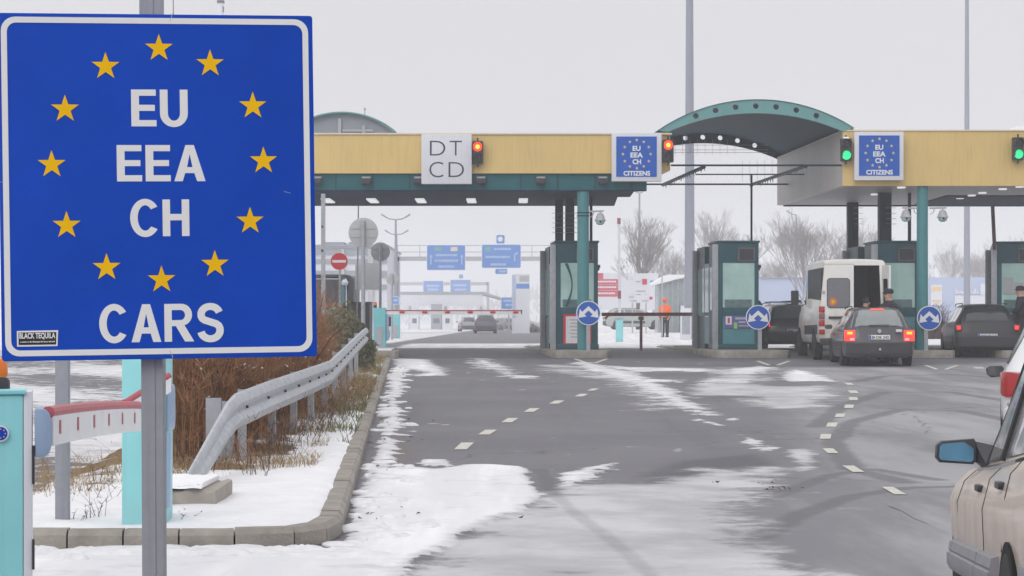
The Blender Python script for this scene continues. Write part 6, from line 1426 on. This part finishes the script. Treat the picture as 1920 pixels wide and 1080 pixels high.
# ------------------------------------------------------------------ masts, lamps and gantries beyond
def mast(px, Y, w0, label, h=26, snow=None):
    x = X_(px, Y); t_ = thing('light_mast', label, 'lamp mast', (x, Y, 0), group='tall light masts')
    b = MB(); b.cyl((x, Y, -.1), (x, Y, h), w0/2*1.06, w0/2*.45, n=18); b.build('pole', M['mast'], t_, smooth=True)
    b = MB(); b.cyl((x, Y, h), (x, Y, h+.3), .9, n=16)
    for k in range(6): a = k*1.047; b.bx(x+math.cos(a)-.2, x+math.cos(a)+.2, Y+math.sin(a)-.2, Y+math.sin(a)+.2, h-.25, h)
    b.build('lamp_ring', M['mast'], t_)
    b = MB(); b.bx(x-w0*.5, x+w0*.5, Y-w0*.75, Y-w0*.55, .2, 1.5); b.build('service_hatch', M['steel'], t_)
mast(1293, 96, .47, 'thick pale grey light mast rising behind the arched roof')
mast(1813, 130, .40, 'thinner grey light mast rising behind the right canopy')
pz = thing('light_mast', 'pale distant pole with a dark cap showing just above the big blue sign', 'lamp mast', (X_(414, 200), 200, 0)); Y = 200
b = MB(); b.cyl((X_(414, Y), Y, 0), (X_(414, Y), Y, Z_(6, Y)), .32, .27, n=12); b.build('pole', M['whitewall'], pz); b = MB(); b.cyl((X_(414, Y), Y, Z_(6, Y)), (X_(414, Y), Y, Z_(1, Y)), .36, n=12); b.build('cap', M['darkcol'], pz)
b = MB(); b.bx(X_(418.5, Y), X_(421, Y), Y-.4, Y-.35, Z_(24, Y), Z_(13, Y)); b.build('bracket', M['plastic'], pz)
def street_lamp(px, py, half, Y, label, double=True):
    x, z = X_(px, Y), Z_(py, Y); t_ = thing('street_lamp', label, 'street lamp', (x, Y, 0), group='street lamps beyond the station'); k = half*Y/F
    b = MB(); b.cyl((x, Y, 0), (x, Y, z), .13, .07, n=8); b.build('pole', M['mast'], t_)
    for sg in ((1, -1) if double else (-1,)):
        b = MB(); b.tube([(x, Y, z), (x+sg*k*.45, Y, z+.06), (x+sg*k*.75, Y, z+.22)], .045, 6); a_ = b.build('arm', M['mast'], t_)
        b = MB(); b.beam((x+sg*k*.68, Y, z+.18), (x+sg*k, Y, z+.38), .24, .11); b.build('lamp_head', M['mast'], a_)
street_lamp(742, 412, 27, 150, 'nearer double street lamp above the far gantry'); street_lamp(743.5, 440, 22, 180, 'lower double street lamp just below the arms of the nearer one')
street_lamp(1199, 362, 12, 170, 'thin street lamp in front of the bare tree right of the left canopy'); street_lamp(1493, 403, 18, 190, 'faint street lamp with one arm left of the bushy bare tree', False)
fp = thing('marker_pole', 'thin white and red pole in front of the bare tree', 'pole', (X_(1160.5, 85), 85, 0)); Y = 85
b = MB()
for k in range(5): b.cyl((X_(1160.5+k*.35, Y), Y, Z_(410+36*(k+1), Y)), (X_(1160.5+k*.35, Y), Y, Z_(410+36*k, Y)), .055 if k % 2 else .05, n=8)
b.build('pole', M['whitewall'], fp); b = MB(); b.cyl((X_(1160.5, Y), Y, Z_(420, Y)), (X_(1160.5, Y), Y, Z_(409, Y)), .07, n=8); b.cyl((X_(1161.5, Y), Y, Z_(560, Y)), (X_(1161.5, Y), Y, Z_(545, Y)), .065, n=8); b.build('red_band', M['redbrown'], fp)

def gantry(Y, y_beam, px_l, px_r, label, rail=True):
    t_ = thing('sign_gantry', label, 'gantry', (X_((px_l+px_r)/2, Y), Y, 0), group='sign gantries over the road')
    z = Z_(y_beam, Y); h = .36 if Y < 250 else .5
    b = MB(); b.bx(X_(px_l, Y), X_(px_r, Y), Y, Y+.35, z-h/2, z+h/2); b.build('beam', M['signback'], t_)
    for px in (px_l, px_r): b = MB(); b.bx(X_(px, Y)-.22, X_(px, Y)+.22, Y, Y+.35, -.1, z+h/2); b.build('leg', M['signback'], t_)
    if rail:
        b = MB(); n = 8
        for k in range(n+1): x = X_(px_l+(px_r-px_l)*k/n, Y); b.cyl((x, Y+1, z), (x, Y+1, z+1.15), .03, n=5)
        for zz in (.6, 1.15): b.cyl((X_(px_l, Y), Y+1, z+zz), (X_(px_r, Y), Y+1, z+zz), .03, n=5)
        b.build('railing', M['steel'], t_)
    return t_
g1 = gantry(180, 485, 744, 1082, 'nearer sign gantry with a railing over the road beyond'); g2 = gantry(340, 532, 722, 915, 'farther faint sign gantry low over the distant road', False)
M['green'] = mat('sign_green', C(100, 170, 170), .5)
def far_sign(px0, px1, py0, py1, Y, label, rows, arrows=(), extra=None, bars='sign_white'):
    t_ = thing('direction_board', label, 'road sign', (X_((px0+px1)/2, Y), Y-.1, Z_(py1, Y)), group='blue boards beyond the station'); f_ = Fr((0, Y-.12, 0)); U = lambda p: X_(p, Y); V_ = lambda p: Z_(p, Y)
    b = MB(); b.plate(f_, rrect(U(px0), U(px1), V_(py1), V_(py0), .12), -.08, 0); bd = b.build('board', M['signwhite'], t_)
    e_ = .045*Y/180
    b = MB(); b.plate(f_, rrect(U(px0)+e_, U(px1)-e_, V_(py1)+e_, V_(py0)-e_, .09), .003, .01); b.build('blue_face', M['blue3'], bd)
    r_ = random.Random(px0)
    for y, xa, xb in rows:                                               # unreadable word shapes
        x = xa; b = MB()
        while x < xb-1: w_ = r_.uniform(1.6, 3.2); h_ = r_.choice((1.7, 2.3, 2.3)); b.fbox(f_, U(x), U(min(x+w_, xb)), V_(y+h_*.9), V_(y-h_), .0105, .013); x += w_+.7
        b.build('lettering', M['fartext'], bd, recalc=False)
    for (px, pa, pc, bend) in arrows:
        b = MB(); w_ = 1.1
        b.fbox(f_, U(px-w_), U(px+w_), V_(pc), V_(pa+4), .0105, .013)
        b.plate(f_, [(U(px+bend-3), V_(pa+4)), (U(px+bend+3), V_(pa+4)), (U(px+bend*1.6), V_(pa-1))], .0105, .013); b.build('arrow', M['fartext'], bd)
    if extra: extra(f_, U, V_, bd)
    return t_
def ex1(f_, U, V_, bd):
    b = MB(); b.fbox(f_, U(814), U(829), V_(470), V_(463), .0105, .014); b.build('green_label', M['green'], bd)
    b = MB(); b.fbox(f_, U(845), U(858), V_(471), V_(463), .0105, .014); b.build('pale_label', M['coping'], bd)
def ex2(f_, U, V_, bd):
    b = MB(); b.fbox(f_, U(909), U(921), V_(472), V_(463), .0105, .014); b.build('green_label', M['green'], bd)
far_sign(800, 873, 459, 507, 180, 'left blue direction board with three text lines on the nearer gantry', [(478.5, 818, 857), (489, 815, 859), (500, 822, 852)], [(808, 478, 496, 0), (866, 478, 496, 0)], ex1)
far_sign(903, 977, 458, 503, 180, 'right blue direction board with a bending arrow on the nearer gantry', [(467, 926, 959), (482, 911, 957), (496, 920, 949)], [(965, 473, 490, 3)], ex2)
def exc(f_, U, V_, bd): b = MB(); b.plate(f_, circ(U(938), V_(448.5), .22, 20), .0105, .014); b.build('symbol', M['signwhite'], bd)
far_sign(930, 947, 440, 457.5, 180, 'small square blue board with a round symbol above the right direction board', [], (), exc)
far_sign(928, 952, 503.5, 514.5, 180, 'small blue plate hanging below the right direction board', [(509, 936, 950)])
far_sign(793, 832, 526, 551, 340, 'left faint blue board on the farther gantry', [(536, 800, 825), (543, 802, 822)]); far_sign(844, 883, 524, 551, 340, 'right faint blue board on the farther gantry', [(535, 850, 876), (543, 852, 874)])
far_sign(860, 869, 514, 523, 340, 'tiny faint blue board topping the farther gantry', [])
far_sign(939, 969, 557, 580, 200, 'lone blue board standing left of the pale information tower', [(564, 944, 963), (572, 948, 960)]); far_sign(733, 749, 556, 571, 150, 'pale blue board low behind the left lane gate', [(563, 738, 746)])
for px in (945, 965): pass
it = thing('information_tower', 'tall pale totem with a blue stripe right of the far road', 'sign tower', (X_(976, 170), 170, 0)); Y = 170
b = MB(); b.bx(X_(960, Y), X_(993, Y), Y, Y+.5, 0, Z_(514, Y)); b.build('panel', M['whitewall'], it)
b = MB(); b.bx(X_(968, Y), X_(992.5, Y), Y-.02, Y-.002, Z_(541, Y), Z_(532, Y)); b.build('blue_stripe', M['blue3'], it)
b = MB(); b.bx(X_(974, Y), X_(992, Y), Y-.02, Y-.002, Z_(528, Y), Z_(517, Y)); b.build('grey_field', M['signback'], it)
b = MB(); b.bx(X_(960.5, Y), X_(967, Y), Y-.02, Y-.002, Z_(596, Y), Z_(516, Y)); b.build('blue_edge', M['bluewall'], it)
bs = thing('post', 'posts of the lone blue board left of the information tower', 'post', (X_(954, 200.2), 200.2, 0)); b = MB(); b.cyl((X_(954, 200.2), 200.2, 0), (X_(954, 200.2), 200.2, Z_(580, 200.2)), .08, n=6); b.build('tube', M['steel'], bs); bs['label'] = 'thin post carrying the lone blue board left of the information tower'

# far canopy and buildings
fc = thing('far_canopy', 'low white canopy with slender columns across the distant road', 'canopy', (X_(850, 300), 300, 0)); Y = 300
b = MB(); b.plate(Fr((0, Y, 0)), [(X_(700, Y), Z_(552, Y)), (X_(905, Y), Z_(552, Y)), (X_(950, Y), Z_(564, Y)), (X_(950, Y), Z_(561, Y)), (X_(906, Y), Z_(547, Y)), (X_(700, Y), Z_(547, Y))], -14, 0); b.build('roof', M['greywall'], fc)
b = MB(); b.bx(X_(700, Y), X_(905, Y), Y+.1, Y+.6, Z_(574, Y), Z_(552, Y)-.01); b.build('fascia', M['whitewall'], fc)
for px in (715, 768, 835, 902): b = MB(); b.bx(X_(px-3, Y), X_(px+3, Y), Y+1, Y+1.5, 0, Z_(574, Y)-.02); b.build('column', M['whitewall'], fc)
for k, (px0, px1, py0, lb) in enumerate(((769, 785, 588, 'pale booth at the left under the far canopy'), (808, 828, 570, 'grey booth in the middle under the far canopy'), (831, 847, 589, 'white booth with a dark square under the far canopy'), (905, 925, 583, 'white booth near the right end of the far canopy'))):
    t_ = thing('far_booth', lb, 'booth', (X_((px0+px1)/2, 296), 296, 0)); Y = 296
    b = MB(); b.bx(X_(px0, Y), X_(px1, Y), Y, Y+3, 0, Z_(py0, Y)); b.build('walls', M['greywall' if k == 1 else 'whitewall'], t_)
    b = MB(); b.bx(X_(px0+4, Y), X_(px1-4, Y), Y-.05, Y-.002, Z_(606, Y), Z_(597, Y)); b.build('window', M['glass'], t_)
tb = thing('terminal_building', 'hazy grey flat roofed terminal with long window bands at the left', 'building', (X_(650, 170), 170, 0)); Y = 170
b = MB(); b.bx(X_(380, Y), X_(726, Y), Y, Y+20, 0, Z_(462, Y)); b.build('walls', M['whitewall'], tb)
b = MB()
for py0, py1 in ((467, 478), (486, 494), (508, 520), (534, 542)): b.bx(X_(380, Y), X_(726, Y), Y-.15, Y-.005, Z_(py1, Y), Z_(py0, Y))
b.build('window_band', M['greywall'], tb)
b = MB(); b.bx(X_(600, Y), X_(641, Y), Y+2, Y+8, Z_(462, Y)+.01, Z_(452, Y)); b.bx(X_(650, Y), X_(668, Y), Y+2, Y+8, Z_(462, Y)+.01, Z_(452, Y)); b.build('roof_box', M['greywall'], tb)
b = MB(); b.bx(X_(378, Y), X_(728, Y), Y-.4, Y+20.4, Z_(462, Y)+.001, Z_(459, Y)); b.build('roof', M['greywall'], tb)
b = MB(); b.bx(X_(690, Y), X_(700, Y), Y-.3, Y-.16, Z_(600, Y), Z_(467, Y)); b.bx(X_(640, Y), X_(646, Y), Y-.3, Y-.16, Z_(600, Y), Z_(467, Y)); b.build('pilaster', M['signback'], tb)

# middle distance right of the left booth
bb = thing('billboard', 'white billboard with pink red boxes behind the red brown boom', 'billboard', (X_(1180, 165), 165, .36)); Y = 165
b = MB(); b.bx(X_(1100, Y), X_(1234, Y), Y, Y+.3, Z_(581, Y), Z_(512, Y)); b.build('board', M['whitewall'], bb)
M['pink'] = mat('billboard_pink', C(200, 70, 95), .5, var=.08)
b = MB()
for py0, py1, pa, pb in ((512, 523, 1118, 1131), (523.5, 533, 1118, 1160), (534, 544, 1118, 1160), (545, 556, 1118, 1160)): b.bx(X_(pa, Y), X_(pb, Y), Y-.03, Y-.002, Z_(py1, Y), Z_(py0, Y))
b.build('red_box', M['pink'], bb)
b = MB(); r_ = random.Random(4)
for py in (528, 538.5, 550):
    x = 1121
    while x < 1153: w_ = r_.uniform(2, 4); b.bx(X_(x, Y), X_(x+w_, Y), Y-.05, Y-.031, Z_(py+1.6, Y), Z_(py-1.6, Y)); x += w_+1
b.build('lettering', M['signwhite'], bb)
b = MB(); b.bx(X_(1218, Y), X_(1226, Y), Y-.03, Y-.002, Z_(533, Y), Z_(526, Y)); b.build('blue_logo', M['blue3'], bb)
for px in (1110, 1226): b = MB(); b.bx(X_(px-2, Y), X_(px+2, Y), Y+.05, Y+.2, 0, Z_(581, Y)-.002); b.build('leg', M['steel'], bb)
nb = thing('notice_board', 'grey notice board on two thin posts standing in the snow behind the boom', 'notice board', (X_(1198, 112), 112, .3)); Y = 112
b = MB(); b.bx(X_(1177.5, Y), X_(1219, Y), Y, Y+.05, Z_(552, Y), Z_(512.5, Y)); b.build('board', M['panelgrey'], nb)
b = MB(); b.bx(X_(1177.5, Y), X_(1220, Y), Y, Y+.05, Z_(568, Y), Z_(553, Y)); b.build('lower_board', M['panelgrey'], nb)
b = MB(); b.bx(X_(1204, Y), X_(1213, Y), Y-.02, Y-.002, Z_(533.5, Y), Z_(523, Y)); b.plate(Fr((X_(1220.5, Y), Y-.002, Z_(559, Y))), circ(0, 0, .09, 16), 0, .02); b.build('red_mark', M['pink'], nb)
b = MB()
for x0_, x1_, y_ in ((1192, 1201, 528), (1184, 1186, 523), (1193, 1210, 546), (1179, 1189, 557), (1183, 1194, 564), (1204, 1216, 564)): b.bx(X_(x0_, Y), X_(x1_, Y), Y-.02, Y-.002, Z_(y_+1.2, Y), Z_(y_-1.2, Y))
b.build('lettering', M['signback'], nb)
for px in (1186, 1211.5): b = MB(); b.cyl((X_(px, Y), Y+.08, -.1), (X_(px, Y), Y+.08, Z_(540, Y)), .04, n=6); b.build('post', M['signback'], nb)
bo = thing('bollard', 'short turquoise bollard in the snow behind the boom', 'bollard', (X_(1161.5, 86), 86, 0)); Y = 86
b = MB(); b.bx(X_(1155, Y), X_(1168.5, Y), Y, Y+.3, -.05, Z_(598, Y)); b.build('body', M['turq'], bo, bevel=.02); b = MB(); b.bx(X_(1153, Y), X_(1170, Y), Y-.03, Y+.33, Z_(598, Y)+.001, Z_(596, Y)); b.build('cap', M['steel'], bo)
sh = thing('waiting_shelter', 'shelter with a snowy sloping roof and greenish glass walls beside the thick mast', 'shelter', (X_(1255, 115), 115, .25)); Y = 115
b = MB(); b.plate(Fr((0, Y, 0)), [(X_(1219, Y), Z_(536, Y)), (X_(1248, Y), Z_(529, Y)), (X_(1284, Y), Z_(519, Y)), (X_(1284, Y), Z_(515, Y)), (X_(1252, Y), Z_(515, Y)), (X_(1219, Y), Z_(534, Y))], -5, 0); b.build('snowy_roof', M['snow'], sh)
b = MB(); b.plate(Fr((0, Y+.3, 0)), [(X_(1238, Y), .2), (X_(1284, Y), .2), (X_(1284, Y), Z_(521, Y)), (X_(1238, Y), Z_(532, Y))], -4, 0); b.build('glass_wall', mat('shelter_glass', C(160, 172, 172), .2, var=.12), sh)
b = MB()
for px in (1236, 1252, 1262, 1272, 1283): b.bx(X_(px, Y)-.04, X_(px, Y)+.04, Y+.2, Y+.29, .2, Z_(533-(px-1236)*.26, Y))
b.build('frame_post', M['steel'], sh)
b = MB(); b.bx(X_(1276, Y), X_(1283, Y), Y-.2, Y+.15, .2, Z_(573, Y)); b.build('white_cabinet', M['whitewall'], sh)
t_ = thing('thin_post', 'thin dark post standing in the snow beside the road worker', 'post', (X_(1241, 98), 98, 0)); b = MB(); b.cyl((X_(1241.5, 98), 98, 0), (X_(1241.5, 98), 98, Z_(504, 98)), .03, n=6); b.build('rod', M['signback'], t_)
t_ = thing('grey_cabinet', 'pale grey cabinet at the foot of the thick light mast', 'cabinet', (X_(1284, 92), 92, 0)); Y = 92
b = MB(); b.bx(X_(1277, Y), X_(1296, Y), Y, Y+.5, 0, Z_(578, Y)); b.build('body', M['panelgrey'], t_, bevel=.02); b = MB(); b.bx(X_(1279, Y), X_(1294, Y), Y-.015, Y-.002, .3, 1.2); b.build('door', M['steel'], t_)

# blue walls far right
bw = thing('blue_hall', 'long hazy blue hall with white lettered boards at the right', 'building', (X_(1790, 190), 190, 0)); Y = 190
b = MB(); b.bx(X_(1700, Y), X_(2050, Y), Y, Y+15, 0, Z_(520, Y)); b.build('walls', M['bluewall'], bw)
b = MB(); b.bx(X_(1745, Y), X_(1766, Y), Y-.1, Y-.01, Z_(573, Y), Z_(534, Y)); p_ = b.build('poster', M['whitewall'], bw)
b = MB(); b.bx(X_(1747, Y), X_(1764, Y), Y-.12, Y-.101, Z_(546, Y), Z_(538, Y)); b.bx(X_(1747, Y), X_(1764, Y), Y-.12, Y-.101, Z_(566, Y), Z_(562, Y)); b.build('poster_bands', M['goldpale'], p_)
b = MB(); b.bx(X_(1790, Y), X_(1856, Y), Y-.1, Y-.01, Z_(575, Y), Z_(554, Y)); b.bx(X_(1838, Y), X_(1858, Y), Y-.1, Y-.01, Z_(553, Y), Z_(532, Y)); b.build('white_board', M['whitewall'], bw)
b = MB(); r_ = random.Random(8); x = 1791
while x < 1834: w_ = r_.uniform(2, 5); h_ = r_.uniform(2, 5); b.bx(X_(x, Y), X_(x+w_, Y), Y-.1, Y-.01, Z_(551, Y), Z_(551-h_*2, Y)); x += w_+1
b.build('lettering', M['whitewall'], bw)
bw2 = thing('blue_hall', 'pale blue wall of a hazy hall between the middle booth and the white van', 'building', (X_(1480, 200), 200, 0)); Y = 200
b = MB(); b.bx(X_(1424, Y), X_(1532, Y), Y, Y+15, 0, Z_(522, Y)); b.build('walls', M['bluewall'], bw2); b = MB(); b.bx(X_(1423, Y), X_(1533, Y), Y-.2, Y+15.2, Z_(522, Y)+.01, Z_(520, Y)); b.build('roof', M['greywall'], bw2)

# bare trees in the mist
def bare_tree(px, Y, top_py, spread, seed, label, n0=5, bushy=False):
    r_ = random.Random(seed); x = X_(px, Y); zt_ = Z_(top_py, Y); H = zt_; t_ = thing('bare_tree', label, 'tree', (x, Y, 0), group='bare trees in the mist')
    bt, bc = MB(), MB(); cnt = [0]
    def grow(p, d, l, r, dep):
        cnt[0] += 1
        e_ = p+d*l; (bt if dep < 2 else bc).cyl(p, e_, r, r*.72, n=5 if dep < 3 else 3, caps=False)
        if dep >= 8 or cnt[0] > 5200: return
        k = 3 if dep < 4 else r_.choice((2, 2, 3))
        for i in range(k):
            a = r_.uniform(.18, .62)*spread; nd = (d+V3(r_.gauss(0, 1), r_.gauss(0, 1), 0).normalized()*a+V3(0, 0, .10)).normalized()
            grow(e_ if i < 2 else p.lerp(e_, .6), nd, l*r_.uniform(.66, .88), max(.008, r*(.70 if i == 0 else .55)), dep+1)
    if bushy:
        for k in range(n0): a = r_.uniform(0, 6.28); grow(V3(x+.8*math.cos(a), Y+.8*math.sin(a), 0), V3(.28*math.cos(a), .28*math.sin(a), 1).normalized(), H*.235, .075, 1)
    else: grow(V3(x, Y, -.1), V3(0, 0, 1), H*.255, .022*H, 0)
    bt.build('trunk', M['bark'], t_, recalc=False); bc.build('crown', M['twigs'], t_, recalc=False)
bare_tree(1196, 150, 400, .95, 1, 'bare tree right of the left booth, behind the white and red pole'); bare_tree(1352, 185, 392, .95, 2, 'faint bare tree behind the upright of the overhead frame')
bare_tree(1540, 150, 388, .8, 3, 'bushy many stemmed bare tree behind the white van', 6, True); bare_tree(1462, 230, 470, .9, 14, 'small faint bare tree left of the bushy tree', 4, True)
bare_tree(1268, 210, 452, .9, 5, 'faint low bare tree left of the thick light mast', 4, True); bare_tree(1625, 170, 405, .9, 6, 'bare tree behind the dark columns of the right canopy', 4, True)
for i, (px, py, Y) in enumerate(((1775, 440, 260), (1838, 452, 270), (1880, 430, 265), (1935, 425, 262))):
    bare_tree(px, Y, py, .9, 20+i, ('leftmost faint tree above the blue hall, next to the right canopy column', 'faint tree above the blue hall right of the thinner mast', 'faint tree above the rightmost booth', 'faint tree cut by the right edge of the picture')[i], 5, True)
for i, (px, py, Y, lb) in enumerate(((1748, 585, 95, 'small dark bush beside the right canopy column'), (1000, 606, 190, 'low brown bush beside the far road right of the information tower'))):
    t_ = thing('roadside_bush', lb, 'bush', (X_(px, Y), Y, 0)); stems('twigs', 'rustdark', 260, blob(X_(px+4, Y), Y, .5+i*.5, .5), ((Z_(py, Y))*.5, Z_(py, Y)*1.15), .25, .02, 60+i, parent=t_, branch=2, base=lambda x, y: float(gz(x, y)))
fw = MB(); r_ = random.Random(77)                                     # distant wood as one mass
for _ in range(5200):
    x = r_.uniform(-330, 480); y = r_.uniform(860, 980); h = 1.7*(7+4*mnoise.noise((x*.05, 0, 3))+2*mnoise.noise((x*.3, 1, 3)))*r_.random()**.55; a = r_.gauss(0, .5)
    p = V3(x, y, max(0, h)); fw.add([p+V3(-.5, 0, 0), p+V3(.5, 0, 0), p+V3(a*2, r_.gauss(0, .3), r_.uniform(1.6, 4.4))], [(0, 1, 2)])
o = fw.build('far_wood', M['twigs'], recalc=False); o['kind'] = 'stuff'

# ------------------------------------------------------------------ the winter mist
hzb = MB(0); hzb.bx(-620, 620, -70, 1150, -1.75, 31); hm = bpy.data.materials.new('haze'); hm.use_nodes = True; ht = hm.node_tree; ht.nodes.clear()
ho = ht.nodes.new('ShaderNodeOutputMaterial'); pv = ht.nodes.new('ShaderNodeVolumePrincipled'); ht.links.new(pv.outputs[0], ho.inputs['Volume'])
pv.inputs['Color'].default_value = (.95, .965, 1, 1); pv.inputs['Density'].default_value = .0016; pv.inputs['Anisotropy'].default_value = .0
hz_o = hzb.build('haze', hm); hz_o['kind'] = 'stuff'
